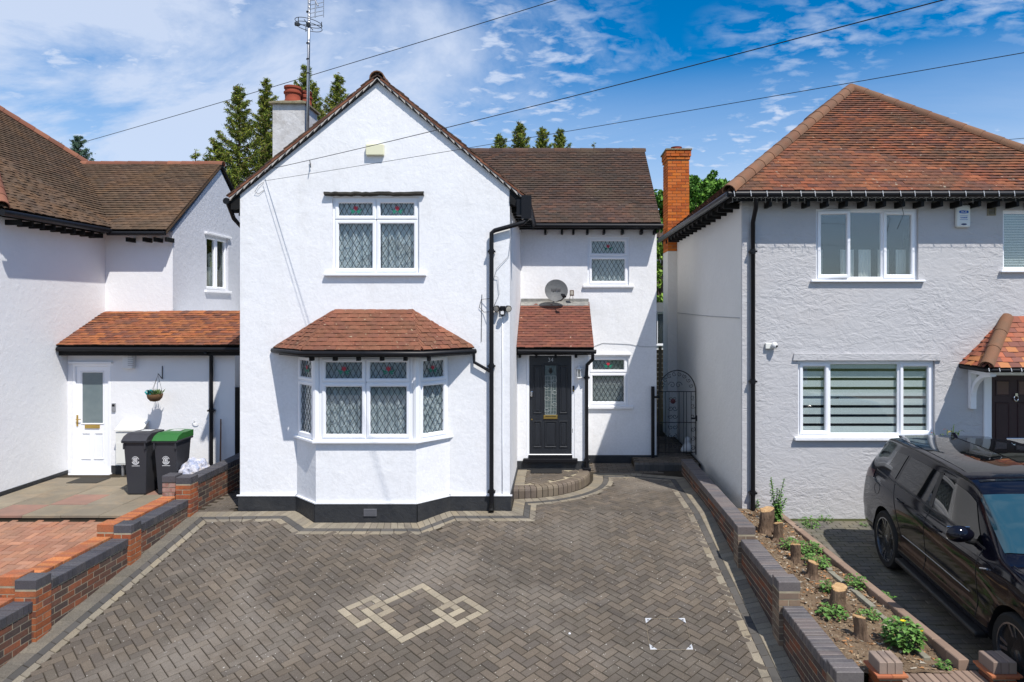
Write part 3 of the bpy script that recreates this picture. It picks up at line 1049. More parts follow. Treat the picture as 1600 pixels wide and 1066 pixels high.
# front door
fm = MB(frame((dx0, YP, dz0), (1, 0, 0)))
dw, dh = dx1 - dx0, dz1 - dz0
ring(fm, 0, dw, 0, dh + .0, .055, .012, .10)
door_fr = fm.build('door_frame', M_upvc, house)
M_door = mat('charcoal_door_paint', (.014, .016, .021), .38, .45, var=(7, .35, (.03, .034, .04)), bump=(30, .15, .004), stretch=(1, 1, .2))
T = frame((dx0 + .055, YP + .03, dz0 + .03), (1, 0, 0))
W2, H2 = dw - .11, dh - .085
mb = MB(T)
mb.box(0, W2, .014, .05, 0, H2)
gx0, gx1, gz0, gz1 = W2 * .37, W2 * .64, H2 * .41, H2 * .90
door = mb.build('front_door', M_door, house, label='charcoal panelled front door with leaded centre light')
mb = MB(T)
for a, b, c, d in ((W2 * .09, W2 * .30, H2 * .08, H2 * .345), (W2 * .36, W2 * .65, H2 * .08, H2 * .345), (W2 * .71, W2 * .91, H2 * .08, H2 * .345),
                   (W2 * .09, W2 * .30, H2 * .42, H2 * .90), (W2 * .71, W2 * .91, H2 * .42, H2 * .90)):
    ring(mb, a, b, c, d, .022, -.003, .016, .01)
    mb.rbox(a + .045, b - .045, .004, .016, c + .045, d - .045, .005)
ring(mb, gx0 - .03, gx1 + .03, gz0 - .03, gz1 + .03, .028, -.006, .016, .01)
mb.build('door_panel', M_door, door)
mb = MB(T); mb.box(gx0, gx1, .0105, .0135, gz0, gz1); mb.build('door_pane', mat('door_glass', (.05, .075, .08), .12, .8, var=(14, .7, (.12, .15, .14))), door)
mb = MB(T)
for k in range(1, 4): mb.box(gx0 + (gx1 - gx0) * k / 4 - .002, gx0 + (gx1 - gx0) * k / 4 + .002, .006, .0105, gz0, gz1 - .22)
for k in range(1, 11): mb.box(gx0, gx1, .006, .0105, gz0 + k * .066, gz0 + k * .066 + .004)
mid = (gx0 + gx1) / 2
mb.tube([(mid + .02 * math.sin(t * 2.6), .005, gz0 + .02 + t * .72) for t in [i / 20 for i in range(21)]], .005, 5)
for k in range(6):
    z = gz0 + .08 + k * .115
    s = 1 if k % 2 else -1
    pts = [(mid + s * (.03 + .045 * (1 - math.cos(t))), .004, z + .035 * math.sin(t)) for t in [i * math.pi / 5 for i in range(11)]]
    mb.tube(pts, .004, 5, cap=False)
ring(mb, gx0, gx1, gz0, gz1 - .2, .006, .004, .0105, .001)
mb.build('door_leading', mat('bright_lead', (.33, .36, .35), .4, .5), door)
mb = MB(T)
for a in (-1, 1):
    mb.prism([(mid, .009, gz1 - .17), (mid + a * .035, .009, gz1 - .13), (mid + a * .045, .009, gz1 - .09), (mid, .009, gz1 - .11)], (0, -.003, 0))
mb.prism([(mid - .03, .009, gz1 - .1), (mid, .009, gz1 - .12), (mid + .03, .009, gz1 - .1), (mid + .02, .009, gz1 - .04), (mid, .009, gz1 - .06), (mid - .02, .009, gz1 - .04)], (0, -.003, 0))
mb.build('door_glass_flower', mat('dark_stained', (.02, .02, .02), .3), door)
mb = MB(T)
mb.rbox(W2 * .34, W2 * .67, -.012, .016, H2 * .365, H2 * .405, .006)
mb.build('letterbox', M_brass, door)
mb = MB(T); mb.box(W2 * .38, W2 * .63, -.016, -.011, H2 * .390, H2 * .396); mb.build('letterbox_slot', M_black, door)
mb = MB(T); mb.rbox(W2 * .035, W2 * .085, -.03, .016, H2 * .59, H2 * .645, .01); mb.build('door_lock', M_chrome, door)
mb = MB(T); mb.tube([(W2 * .06, -.0, H2 * .36), (W2 * .06, .012, H2 * .36)], .014, 10); mb.build('keyhole', M_brass, door)
mb = MB()
mb.box(dx0 + .04, dx1 - .04, YP - .02, YP + .06, dz0 - .02, dz0 + .045)
mb.rbox(dx0 - .06, dx1 + .06, YP - .09, YP + .05, dz0 - .09, dz0 - .015, .01)
mb.build('threshold', M_black, house)


def text(name, body, size, Mx, m, parent, ext=.002, align='CENTER'):
    cu = bpy.data.curves.new(name, 'FONT')
    cu.body = body
    cu.size = size
    cu.extrude = ext
    cu.align_x = align
    cu.align_y = 'CENTER'
    cu.resolution_u = 3
    cu.materials.append(m)
    tmp = bpy.data.objects.new(name, cu)
    C.objects.link(tmp)
    me = bpy.data.meshes.new_from_object(tmp.evaluated_get(bpy.context.evaluated_depsgraph_get()))
    bpy.data.objects.remove(tmp)
    return link(bpy.data.objects.new(name, me), parent, Mx)


def facing(x, y, z): return Matrix.Translation((x, y, z)) @ Matrix.Rotation(math.radians(90), 4, 'X')


o = text('house_number', '34', .11, facing(dx0 + .055 + mid, YP + .038, dz0 + .03 + H2 * .955), M_steel, door)
mb = MB(T); mb.cbox((W2 + .02, -.01, H2 * .25), (.01, .02, .08))
mb.build('hinge', M_chrome, door)

# chimney of our house
cx0, cx1 = X(426, 12.5), X(476, 12.5)
mb = MB()
mb.box(cx0, cx1, 12.5, 13.15, 4.6, Z(163, 12.5))
mb.box(cx0 - .003, cx1 + .003, 12.497, 13.153, 5.62, 5.64)
chm = mb.build('chimney', mat('weathered_render', (.66, .66, .67), .9, .1, var=(3, .7, (.46, .44, .42)), bump=(12, .6, .02), stain=(2.2, .5, (.30, .27, .24))), house, label='white rendered chimney stack with red pots')
mb = MB()
zc = Z(163, 12.5)
mb.prism([(cx0 - .05, 12.44, zc), (cx1 + .05, 12.44, zc), (cx1 + .05, 13.2, zc), (cx0 - .05, 13.2, zc)], (0, 0, .035))
vs = [(cx0 - .05, 12.44, zc + .035), (cx1 + .05, 12.44, zc + .035), (cx1 + .05, 13.2, zc + .035), (cx0 - .05, 13.2, zc + .035), (cx0 + .15, 12.65, zc + .12), (cx1 - .15, 12.65, zc + .12), (cx1 - .15, 13.0, zc + .12), (cx0 + .15, 13.0, zc + .12)]
mb.add(vs, [(0, 1, 5, 4), (1, 2, 6, 5), (2, 3, 7, 6), (3, 0, 4, 7), (4, 5, 6, 7)])
mb.build('chimney_cap', mat('cap_mortar', (.27, .23, .16), .95, .1, var=(12, .7, (.14, .13, .07)), bump=(25, .9, .02)), chm)
for k, (x, y, s) in enumerate(((cx0 + .30, 12.68, 1), (cx0 + .42, 12.98, .85))):
    mb = MB(Matrix.Translation((x, y, zc + .07)))
    mb.lathe([(.15 * s, 0), (.15 * s, .04), (.135 * s, .06), (.14 * s, .16), (.16 * s, .17), (.16 * s, .2), (.14 * s, .21), (.135 * s, .25), (.155 * s, .26), (.155 * s, .30), (.11 * s, .31), (.10 * s, .2)], 20)
    mb.build('chimney_pot', mat('terracotta_pot', (.30, .065, .035), .8, .2, var=(6, .4, (.18, .05, .035)), bump=(30, .4, .006)), chm, smooth=True, angle=40)

# ------------------------------------------------------------------ things on our house
t = thing('television_aerial', 'tall grey mast with ring and comb aerials beside the white chimney', 'aerial', (X(478, 12.4), 12.4, 5.4))
mx = X(479, 12.4)
mb = MB(); mb.tube([(mx, 12.42, 5.35), (mx + .05, 12.42, 9.75)], .026, 10); mb.build('mast', M_steel, t, smooth=True)
mb = MB()
zr = Z(38, 12.4)
for dz, r in ((.035, .235), (-.035, .235)):
    mb.tube([(mx + .03 + r * math.cos(a), 12.42 + r * math.sin(a) * .95, zr + dz + .035 * math.cos(a) * -1) for a in [i * 2 * math.pi / 28 for i in range(29)]], .006, 5, cap=False)
mb.tube([(mx - .2, 12.42, zr), (mx + .26, 12.42, zr - .01)], .007, 5)
mb.tube([(mx + .03, 12.2, zr), (mx + .03, 12.64, zr - .01)], .007, 5)
mb.cbox((mx - .17, 12.40, zr), (.08, .05, .05)); mb.cbox((mx + .03, 12.41, zr - .01), (.06, .07, .06))
for a in (0, 2.1, 4.2): mb.tube([(mx + .03 + .235 * math.cos(a), 12.42 + .22 * math.sin(a), zr - .05), (mx + .03 + .235 * math.cos(a), 12.42 + .22 * math.sin(a), zr + .05)], .008, 5)
mb.build('ring_antenna', M_lead, t)
mb = MB()
for k in range(6):
    z = Z(30 - k * 6.5, 12.4)
    mb.tube([(mx + .06, 12.35, z), (mx + .36, 12.25, z + .01)], .005, 5)
    mb.tube([(mx + .36, 12.25, z - .03), (mx + .36, 12.25, z + .05)], .007, 5)
mb.tube([(mx + .19, 12.30, Z(31, 12.4)), (mx + .21, 12.3, Z(-12, 12.4))], .012, 6)
mb.tube([(mx + .12, 12.32, Z(-8, 12.4)), (mx + .25, 12.28, Z(14, 12.4))], .014, 6)
mb.build('comb_antenna', M_steel, t)
mb = MB()
for z in (Z(18, 12.4), Z(67, 12.4), Z(92, 12.4), Z(114, 12.4)): mb.tube([(mx + .02, 12.42, z - .01), (mx + .02, 12.42, z + .01)], .033, 8)
mb.tube([(mx + .055, 12.39, Z(67, 12.4)), (mx + .05, 12.39, Z(120, 12.4)), (mx + .03, 12.39, Z(190, 12.4))], .006, 5)
mb.build('mast_clip', M_black, t)

t = thing('satellite_dish', 'grey satellite dish on the wall just above the porch roof', 'satellite dish', (X(871, 14.3), 14.3, 3.4))
c = Vector((X(869, 14.3), 14.28, Z(455, 14.3)))
Mx = Matrix.Translation(c) @ Vector((.10, -1, .28)).to_track_quat('Z', 'Y').to_matrix().to_4x4()
mb = MB(Mx)
prof = [(.0, 0), (.08, .004), (.15, .017), (.2, .03), (.235, .043), (.242, .045), (.242, .038), (.15, .009), (.0, -.006)]
mb.lathe([(max(r, .001), z) for r, z in prof], 28)
dish = mb.build('dish', mat('grey_dish', (.085, .09, .095), .55, .3, var=(20, .3, (.18, .18, .18))), t, smooth=True, angle=50)
mb = MB(Mx)
for k in range(7): mb.box(-.10 + k * .03, -.10 + k * .03 + (.022 if k % 2 else .014), .0 - (.012 if k in (1, 4) else 0), .045 + (.012 if k in (0, 3) else 0), .012, .022)
mb.build('dish_lettering', mat('dish_print', (.06, .06, .065), .6), dish)
mb = MB(); mb.tube([tuple(c + Vector((.0, -.02, -.22))), tuple(c + Vector((.10, -.24, -.20))), tuple(c + Vector((.16, -.34, -.14)))], .011, 6)
mb.build('feed_arm', M_black, t)
mb = MB(); mb.tube([tuple(c + Vector((.155, -.36, -.13))), tuple(c + Vector((.12, -.27, -.08)))], .027, 10); mb.tube([tuple(c + Vector((.19, -.36, -.13))), tuple(c + Vector((.16, -.28, -.08)))], .02, 10)
mb.build('feed_horn', M_black, t)
mb = MB(); mb.tube([tuple(c), tuple(c + Vector((0, .12, -.03))), (c.x, YR - .01, c.z - .12)], .018, 8); mb.cbox((c.x, YR - .015, c.z - .14), (.09, .02, .14)); mb.build('bracket', M_steel, t)

t = thing('floodlight', 'small brown square floodlight on a bracket right of the satellite dish', 'floodlight', (X(893, 14.5), 14.5, 3.45))
c = Vector((X(893.5, 14.45), 14.45, Z(458, 14.45)))
mb = MB(); mb.rbox(c.x - .045, c.x + .045, c.y - .03, c.y + .02, c.z - .06, c.z + .06, .01); mb.build('housing', mat('brown_metal', (.10, .055, .03), .5), t)
mb = MB(); mb.box(c.x - .03, c.x + .03, c.y - .034, c.y - .031, c.z - .035, c.z + .04); mb.build('lens', mat('lamp_lens', (.45, .42, .36), .2), t)
mb = MB(); mb.tube([(c.x - .03, c.y, c.z - .06), (c.x - .06, 14.55, c.z - .18), (c.x - .07, 14.5, c.z - .24)], .006, 5); mb.tube([(c.x + .02, c.y, c.z - .06), (c.x + .03, 14.55, c.z - .2)], .006, 5); mb.build('bracket', M_steel, t)

t = thing('security_light', 'black twin-head security floodlight camera high on the gable corner', 'security light', (X(786, 11), 11.1, 3.2))
c = Vector((X(785, 11), YG - .05, Z(483, 11)))
mb = MB(); mb.rbox(c.x - .045, c.x + .045, YG - .045, YG, c.z - .06, c.z + .05, .012); mb.build('mount', M_black, t)
for s in (-1, 1):
    Mx = Matrix.Translation(c + Vector((s * .085, -.03, .01))) @ Vector((s * .5, -1, -.35)).to_track_quat('Z', 'Y').to_matrix().to_4x4()
    mb = MB(Mx); mb.lathe([(.02, -.05), (.045, -.02), (.055, .02), (.055, .035), (.01, .035)], 14); mb.build('lamp_head', M_black, t, smooth=True, angle=50)
    mb = MB(Mx); mb.lathe([(.045, .0355), (.045, .038), (.01, .04)], 14); mb.build('lamp_lens', mat('lamp_lens', (.45, .42, .36), .2), t)
mb = MB(Matrix.Translation(c + Vector((0, -.04, -.07)))); mb.lathe([(.02, .05), (.035, .03), (.036, -.03), (.01, -.05)], 14); mb.build('camera_head', M_black, t, smooth=True, angle=50)
mb = MB(); mb.cbox((c.x, c.y - .078, c.z - .06), (.05, .006, .05)); mb.build('camera_face', mat('white_plastic', (.7, .7, .7), .4), t)

t = thing('wall_lantern', 'white carriage lantern on the porch right of the black front door', 'lantern', (X(904, YP), YP, 1.9))
c = Vector((X(904.5, YP - .08), YP - .09, Z(582, YP)))
M_wl = mat('white_cast_metal', (.78, .78, .78), .45, .4)
mb = MB(Matrix.Translation(c))
mb.lathe([(.003, .19), (.012, .17), (.006, .155), (.02, .13), (.07, .09), (.082, .075), (.06, .072)], 6)
mb.lathe([(.05, -.085), (.055, -.095), (.03, -.12), (.01, -.135), (.014, -.15), (.004, -.165)], 6)
for k in range(6):
    a = k * math.pi / 3
    mb.tube([(.064 * math.cos(a), .064 * math.sin(a), .075), (.045 * math.cos(a), .045 * math.sin(a), -.09)], .0055, 5)
mb.tube([(0, .0, .12), (0, .09, .10)], .010, 6); mb.rbox(-.03, .03, .075, .09, -.02, .12, .006)
mb.build('lantern_frame', M_wl, t)
mb = MB(Matrix.Translation(c)); mb.lathe([(.057, .072), (.04, -.085), (.038, -.085)], 6); mb.build('lantern_glass', M_glassR, t)
mb = MB(Matrix.Translation(c)); mb.tube([(0, 0, -.085), (0, 0, .0)], .01, 8); mb.tube([(0, 0, 0), (0, 0, .05)], .018, 8); mb.build('lamp_bulb', mat('lamp_lens', (.45, .42, .36), .2), t)

t = thing('alarm_box', 'cream alarm box high on the white gable above the leaded window', 'alarm box', (X(587, YG), YG, 5.8))
mb = MB(); mb.rbox(X(573, YG), X(601, YG), YG - .07, YG, Z(244, YG), Z(226.5, YG), .012); mb.build('alarm_cover', mat('cream_plastic', (.72, .70, .50), .45, .4), t)

t = thing('doorbell', 'small dark doorbell on the white frame right of the black front door', 'doorbell', (X(896, YP), YP, 1.6))
mb = MB(); mb.rbox(X(894.6, YP), X(897.4, YP), YP - .02, YP + .02, Z(612, YP), Z(603, YP), .004); mb.build('doorbell_body', M_black, t)
mb = MB(); mb.cbox((X(896, YP), YP - .021, Z(610, YP)), (.018, .004, .02)); mb.build('doorbell_button', M_brass, t)


def cable(name, pts, r, label, group=None, sag=0., cat='cable', n=24, m=None):
    """straight spans between points with a little sag"""
    P = []
    for i in range(len(pts) - 1):
        a, b = Vector(pts[i]), Vector(pts[i + 1])
        for k in range(n + (i == len(pts) - 2)):
            t_ = k / n
            p = a.lerp(b, t_)
            p.z -= sag * 4 * t_ * (1 - t_)
            P.append(tuple(p))
    mb = MB()
    mb.tube(P, r, 6)
    o = mb.build(name, m or M_wire, None, smooth=True)
    return tag(o, label, cat, group)


def at(px, py, Y): return (X(px, Y), Y, Z(py, Y))


def beyond(a, b):
    a, b = Vector(a), Vector(b)
    return [a + (a - b) * .35, b]


cable('overhead_cable', [at(1500, -200, 15.0), at(135, 221, 30.0)], .011, 'overhead cable crossing the sky past the aerial mast behind the chimney', 'overhead cables', .12)
cable('overhead_cable', beyond(at(1480, -13, 5.0), at(414, 266, 11.05)), .0045, 'overhead cable fixed to the gable left of the cream alarm box', 'overhead cables', .07)
cable('overhead_cable', beyond(at(1500, 95, 5.0), at(412, 283, 11.06)), .003, 'lowest overhead cable running across the gable above the leaded window', 'overhead cables', .03)
cable('telephone_wire', [at(1640, 213, 22), at(1540, 221, 30)], .012, 'short far wire in the sky behind the right hip', None, .0)
cable('wall_wire', [at(412, 285, YG - .01), at(404, 290, YG - .03), at(398, 300, YG - .03), at(404, 303, YG - .02), at(413, 297, YG - .01)], .003, 'loose loop of wire at the left cable fixing on the gable', None, 0, 'wire', 2)
cable('wall_wire', [at(801, 345, YG - .01), at(795, 400, YG - .02), at(776, 420, YG - .03), at(773, 432, YG - .03), at(778, 433, YG - .03), at(780, 460, YG - .02), at(772, 478, YG - .02)], .004, 'curly grey wire hanging from the eaves beside the gable downpipe', None, 0, 'wire', 3, mat('grey_wire', (.35, .36, .38), .6))
cable('wall_wire', [at(770, 466, YG - .11), at(752, 468, YG - .02), at(749, 480, YG - .02), at(756, 488, YG - .02), at(766, 487, YG - .11)], .004, 'loop of black wire around the gable downpipe', None, 0, 'wire', 3)
cable('wall_wire', [at(753, 460, YG - .01), at(752, 534, YG - .01)], .004, 'short black wire hanging left of the gable downpipe', None, 0, 'wire', 3)
cable('wall_wire', [at(785, 495, YG - .01), at(785, 778, YG - .01)], .007, 'white conduit running down the gable below the security light', None, 0, 'conduit', 3, M_upvc)
cable('wall_wire', [at(929, 541, YR - .01), at(942, 536, YR - .01), at(985, 538, YR - .01), at(1003, 542, YR - .01), at(1026, 542, YR - .01)], .005, 'thin wire along the white wall above the lower right window', None, 0, 'wire', 4, mat('grey_wire', (.35, .36, .38), .6))
mb = MB(); mb.tube([at(485.5, 262, YG - .03), at(484, 251, YG - .03)], .007, 5); mb.tube([at(485, 256, YG - .12), at(485, 256, YG)], .007, 5)
tag(mb.build('cable_hook', M_lead, None), 'small hook on the gable carrying the middle overhead cable', 'hook')
# ------------------------------------------------------------------ left neighbour
lh = thing('neighbour_house', 'white house at the left edge with brown hipped roof and orange tiled lean-to', 'house', (-11, 14, 0))
XB, YW, XW, YLn = X(105, 13.34), 14.47, X(270, 14.47), 13.34
side_wall('side_wall', XB, 11.704, 18.6, [(11.704, 4.86), (18.6, 4.86)], M_whiteL, 1, parent=lh)
mb = MB(); mb.box(-16.5, XB - .004, 11.7, 11.95, -.2, 4.86); mb.build('front_wall', M_whiteL, lh)
XA = -8.15
zwall = 4.88
wall('wing_front_wall', frame((0, YW, 0), (1, 0, 0)), rect(XB - .1, XW - .004, 2.6, 4.9), [], .25, M_whiteL, lh)
# gable end of the wing with its window
ya, yb, yc = YW + .003, 16.5, 18.6
wy0, wy1, wz0, wz1 = 15.85, 16.92, 3.72, 5.02
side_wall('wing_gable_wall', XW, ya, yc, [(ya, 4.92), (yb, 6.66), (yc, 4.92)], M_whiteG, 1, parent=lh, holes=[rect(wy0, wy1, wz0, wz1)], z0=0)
ww, hh = wy1 - wy0, wz1 - wz0
window(lh, frame((XW, wy0, wz0), (0, 1, 0)), ww, hh, [(.04, ww / 2 - .01, .04, hh - .04, 'casement'), (ww / 2 + .01, ww - .04, .04, hh - .04, 'casement')], curtain='dark', sill=(.08, .06, .05), glassm=M_glassR)
mb = MB(); mb.rbox(XW - .01, XW + .06, wy0 - .08, wy1 + .08, wz1, wz1 + .05, .008); mb.build('window_head', M_whiteL, lh)
rl = Roof()
XE, ZEL = -9.25, 4.95
ax, ay, az = XE - 3.75, 11.4 + 3.75, ZEL + 3.75 * .83
rl.facet([(XE, 11.4, ZEL), (XE, 18.9, ZEL), (ax, ay, az)], (0, 1, 0), .10, .165)
rl.facet([(XE, 11.4, ZEL), (ax, ay, az), (XE - 7.5, 11.4, ZEL)], (1, 0, 0), .10, .165)
rl.deck.prism([(XE, 18.9, ZEL), (ax, ay, az), (XE - 7.5, 18.9, ZEL)], (0, 0, -.05))
zwr = ZEL + .0
rl.facet([(-11.9, 14.15, 4.90), (XW + .06, 14.15, 4.90), (XW + .06, 16.5, 6.78), (-11.9, 16.5, 6.78)], (1, 0, 0), .10, .165)
rl.deck.prism([(-11.9, 18.85, 4.90), (XW + .06, 18.85, 4.90), (XW + .06, 16.5, 6.78), (-11.9, 16.5, 6.78)], (0, 0, -.05))
rl.build(lh, T_left, label='brown plain tile roof with hips and a rear wing')
half_round('hip_tile', (XE, 11.4, ZEL + .02), (ax, ay, az + .02), .12, M_ridgeR, lh)
half_round('hip_tile', (XE, 18.9, ZEL + .02), (ax, ay, az + .02), .12, M_ridgeR, lh)
half_round('ridge_tile', (-11.6, 16.5, 6.75), (XW + .08, 16.5, 6.75), .11, M_ridgeR, lh)
gutter(lh, [(XE + .05, 11.35, ZEL - .07), (XE + .05, 14.2, ZEL - .06)], .055)
gutter(lh, [(XE + .0, 14.1, 4.84), (XW + .05, 14.1, 4.84)], .045)
rafter_feet(lh, [(XB, 11.85 + i * .265, 4.73) for i in range(9)], (.27, 0, 0))
rafter_feet(lh, [(X(p, 14.3), YW, 4.68) for p in (203, 229, 246, 264)], (0, -.28, 0))
mb = MB(); mb.prism([(XW + .062, 14.15, 4.90), (XW + .062, 16.5, 6.78), (XW + .062, 16.5, 6.73), (XW + .062, 14.15, 4.85)], (-.05, 0, 0)); mb.build('verge_tile_edge', T_left, lh)
# lean-to
XLR = X(367, YLn)
d0, d1, e0, e1 = X(113, YLn), X(173, YLn), .08, Z(568, YLn)
wall('lean_to_wall', frame((0, YLn, 0), (1, 0, 0)), rect(XB + .003, XLR, -.05, 2.52), [rect(d0, d1, e0, e1)], .2, M_whiteL, lh)
mb = MB(); mb.box(XLR - .2, XLR, YLn + .2, 17.5, -.05, 2.6)
mb.box(XW + .003, XLR + .3, YW + .02, 17.5, 3.0, 3.1)
mb.build('lean_to_side_wall', M_whiteL, lh)
rn = Roof()
rn.facet([(XB + .005, 13.08, 2.56), (X(377, 13.08), 13.08, 2.56), (X(377, 13.08), YW - .02, 3.19), (XB + .005, YW - .02, 3.19)], (1, 0, 0), .10, .165)
rn.build(lh, T_lean, name='lean_to_roof', label='bright orange tiled lean-to roof')
mb = MB(); mb.box(XB + .01, X(374, 13.1), 13.10, 13.125, 2.38, 2.52); mb.build('fascia', M_blackwood, lh)
gutter(lh, [(XB + .02, 13.04, 2.51), (X(376, 13.05), 13.04, 2.50)], .045)
mb = MB(); mb.tube([(XW + .02, YW + .0, 3.2), (-6.1, YW, 3.2)], .03, 6); mb.build('flashing', M_lead, lh)
xq = X(330, YLn - .06)
pipe(lh, [(xq, 13.04, 2.46), (xq, YLn - .06, 2.36), (xq, YLn - .06, -.0)], .036, clips=[(xq, YLn - .055, 1.3)])
mb = MB()
mb.box(XB, XB + .02, 11.7, YLn, -.1, .13)
mb.box(d1 + .02, XLR + .01, YLn - .02, YLn, -.05, .22)
mb.build('plinth', M_plinth, lh)
fm = MB(frame((d0, YLn, e0), (1, 0, 0)))
dw, dh = d1 - d0, e1 - e0
ring(fm, 0, dw, 0, dh, .06, .0, .10)
fm.box(-.05, dw + .04, -.05, .02, dh, dh + .035)
fm.build('door_frame', M_upvc, lh)
T = frame((d0 + .055, YLn + .03, e0 + .05), (1, 0, 0))
W2, H2 = dw - .11, dh - .11
mb = MB(T)
ring(mb, 0, W2, 0, H2, .10, -.005, .04)
mb.box(.05, W2 - .05, .006, .035, .0, H2 * .45)
ring(mb, .10, W2 - .10, H2 * .44, H2 - .10, .02, -.006, .02, .008)
for a in (.16, .55):
    ring(mb, W2 * a, W2 * (a + .29), H2 * .10, H2 * .36, .03, -.008, .01, .012)
dr = mb.build('side_door', M_upvc, lh, label='white upvc door with obscured glass')
mb = MB(T); mb.box(.11, W2 - .11, .008, .016, H2 * .45, H2 - .11); mb.build('door_pane', M_frost, dr)
mb = MB(T); mb.rbox(W2 * .27, W2 * .72, -.014, .01, H2 * .40, H2 * .435, .006); mb.build('letterbox', M_brass, dr)
mb = MB(T); mb.rbox(.015, .045, -.02, .0, H2 * .42, H2 * .53, .006); mb.tube([(.03, -.02, H2 * .49), (.03, -.05, H2 * .49), (.12, -.05, H2 * .49)], .009, 6); mb.build('door_handle', M_brass, dr)
mb = MB(); mb.rbox(d0 - .02, d1 + .04, YLn - .10, YLn + .02, e0 - .05, e0 + .0, .01); mb.build('doorstep', M_upvc, lh)

t = thing('meter_box', 'white meter box on the lean-to wall behind the wheelie bins', 'meter box', (X(206, YLn), YLn, .2))
mb = MB()
mb.prism([(X(183, 13.2), 13.12, Z(674, 13.15)), (X(226, 13.2), 13.12, Z(674, 13.15)), (X(226, 13.2), YLn, Z(660, 13.3)), (X(183, 13.2), YLn, Z(660, 13.3))], (0, 0, .03))
mb.box(X(184, 13.2), X(225, 13.2), 13.14, YLn, Z(726, 13.15), Z(675, 13.15))
mb.build('cabinet', mat('cream_white_plastic', (.72, .72, .68), .5), t)
mb = MB(); mb.box(X(186, 13.2), X(223, 13.2), 13.132, 13.139, Z(724, 13.15), Z(692, 13.15)); mb.build('cabinet_door', mat('cream_white_plastic', (.72, .72, .68), .5), t)
mb = MB(); mb.tube([(X(192, 13.2), 13.2, 0), (X(192, 13.2), 13.2, .3)], .025, 8); mb.build('meter_pipe', M_steel, t)

t = thing('bulkhead_light', 'white bulkhead wall light between the white door and hanging basket', 'wall light', (X(203, YLn), YLn, 2.2))
mb = MB(); mb.rbox(X(195, YLn), X(212, YLn), YLn - .10, YLn, Z(576, YLn), Z(550, YLn), .02); mb.build('light_housing', mat('white_plastic', (.7, .7, .7), .4), t)
mb = MB()
for k in range(6): mb.box(X(198, 13.2), X(207, 13.2), YLn - .108, YLn - .101, Z(572 - k * 3, 13.2), Z(570.6 - k * 3, 13.2))
mb.build('light_louvre', mat('pale_grey_plastic', (.45, .45, .46), .4), t)
t = thing('entry_keypad', 'small grey keypad on the wall right of the white door', 'keypad', (X(178, YLn), YLn, 1.3))
mb = MB(); mb.rbox(X(175.5, YLn), X(181.5, YLn), YLn - .03, YLn, Z(643, YLn), Z(630, YLn), .006); mb.build('keypad_body', M_steel, t)
mb = MB(); mb.box(X(176.5, YLn), X(180.5, YLn), YLn - .033, YLn - .031, Z(635, YLn), Z(631.5, YLn)); mb.build('keypad_screen', M_black, t)

# hanging basket
t = thing('hanging_basket', 'wicker hanging basket with teal flowers on the lean-to wall', 'hanging basket', (X(254, YLn), YLn, 1.6))
bx, by, bz = X(243, 13.05), 13.03, Z(616, 13.05)
mb = MB(Matrix.Translation((bx, by, bz)))
mb.lathe([(.02, -.14), (.08, -.125), (.125, -.07), (.14, 0), (.135, .005), (.12, -.06), (.02, -.1)], 20)
mb.build('basket', mat('wicker', (.16, .09, .045), .8, .2, var=(60, .7, (.06, .035, .02)), bump=(80, .8, .01)), t, smooth=True, angle=60)
mb = MB()
wx = X(254, YLn)
hk = (bx + .03, by + .05, Z(586, 13.1))
mb.tube([(wx, YLn - .01, Z(572, YLn)), (wx, YLn - .01, Z(592, YLn))], .008, 5)
mb.tube([(wx, YLn - .01, Z(592, YLn)), (wx - .03, YLn - .1, Z(583, YLn)), hk], .007, 5)
mb.build('wall_bracket', M_lead, t)
mb = MB()
for k in range(3):
    a = k * 2.1 + .4
    mb.tube([hk, (bx + .13 * math.cos(a), by + .13 * math.sin(a), bz)], .0035, 4)
mb.build('hanging_chain', M_lead, t)
rr = random.Random(4)
mb = MB()
def leaf(mb, p, d, w, up=None):
    d = Vector(d)
    s = d.cross(Vector((rr.uniform(-1, 1), rr.uniform(-1, 1), rr.uniform(-.3, 1)))).normalized() * w
    p = Vector(p)
    k = len(mb.v)
    mb.add([p, p + d * .5 + s, p + d, p + d * .5 - s], [(0, 1, 2, 3)])
for _ in range(120):
    a, r = rr.uniform(0, 6.28), rr.uniform(0, .12)
    leaf(mb, (bx + r * math.cos(a), by + r * math.sin(a), bz), (math.cos(a) * .07 * rr.random(), math.sin(a) * .07 * rr.random(), rr.uniform(.02, .11)), .012)
mb.build('basket_leaves', mat('basket_leaf', None, .6, .2, pal=[(.10, .17, .05), (.16, .22, .09), (.05, .10, .03)], rnd=.2), t)
mb = MB()
for _ in range(60):
    leaf(mb, (bx - .06 + rr.gauss(0, .03), by - .05 + rr.gauss(0, .03), bz + rr.uniform(.0, .07)), (rr.gauss(0, .03), rr.gauss(0, .03), rr.uniform(.0, .04)), .02)
mb.build('basket_flowers', mat('teal_flower', (.01, .30, .30), .6), t)
mb = MB(); mb.tube([at(306 + 5 * math.cos(a), 659 + 4 * math.sin(a), YLn - .03) for a in [i * .5 for i in range(1, 10)]], .006, 5)
tag(mb.build('wall_hook', M_upvc, None), 'white curved hook on the lean-to wall right of the bins', 'hook')
cable('standpipe', [at(345, 655, YLn - .05), at(345, 668, YLn - .05), at(344, 730, YLn - .05)], .012, 'thin rusty pipe on the lean-to wall right of the downpipe', None, 0, 'pipe', 2, mat('rusty_iron', (.16, .07, .035), .8))
t = thing('side_gate', 'black timber side gate between lean-to and white house', 'gate', (-5.7, 13.3, 0))
for i in range(8):
    mb = MB(); mb.box(XLR + .02 + i * .135, XLR + .15 + i * .135, 13.30, 13.325, .03, 1.75); mb.build('gate_board', M_blackwood, t)

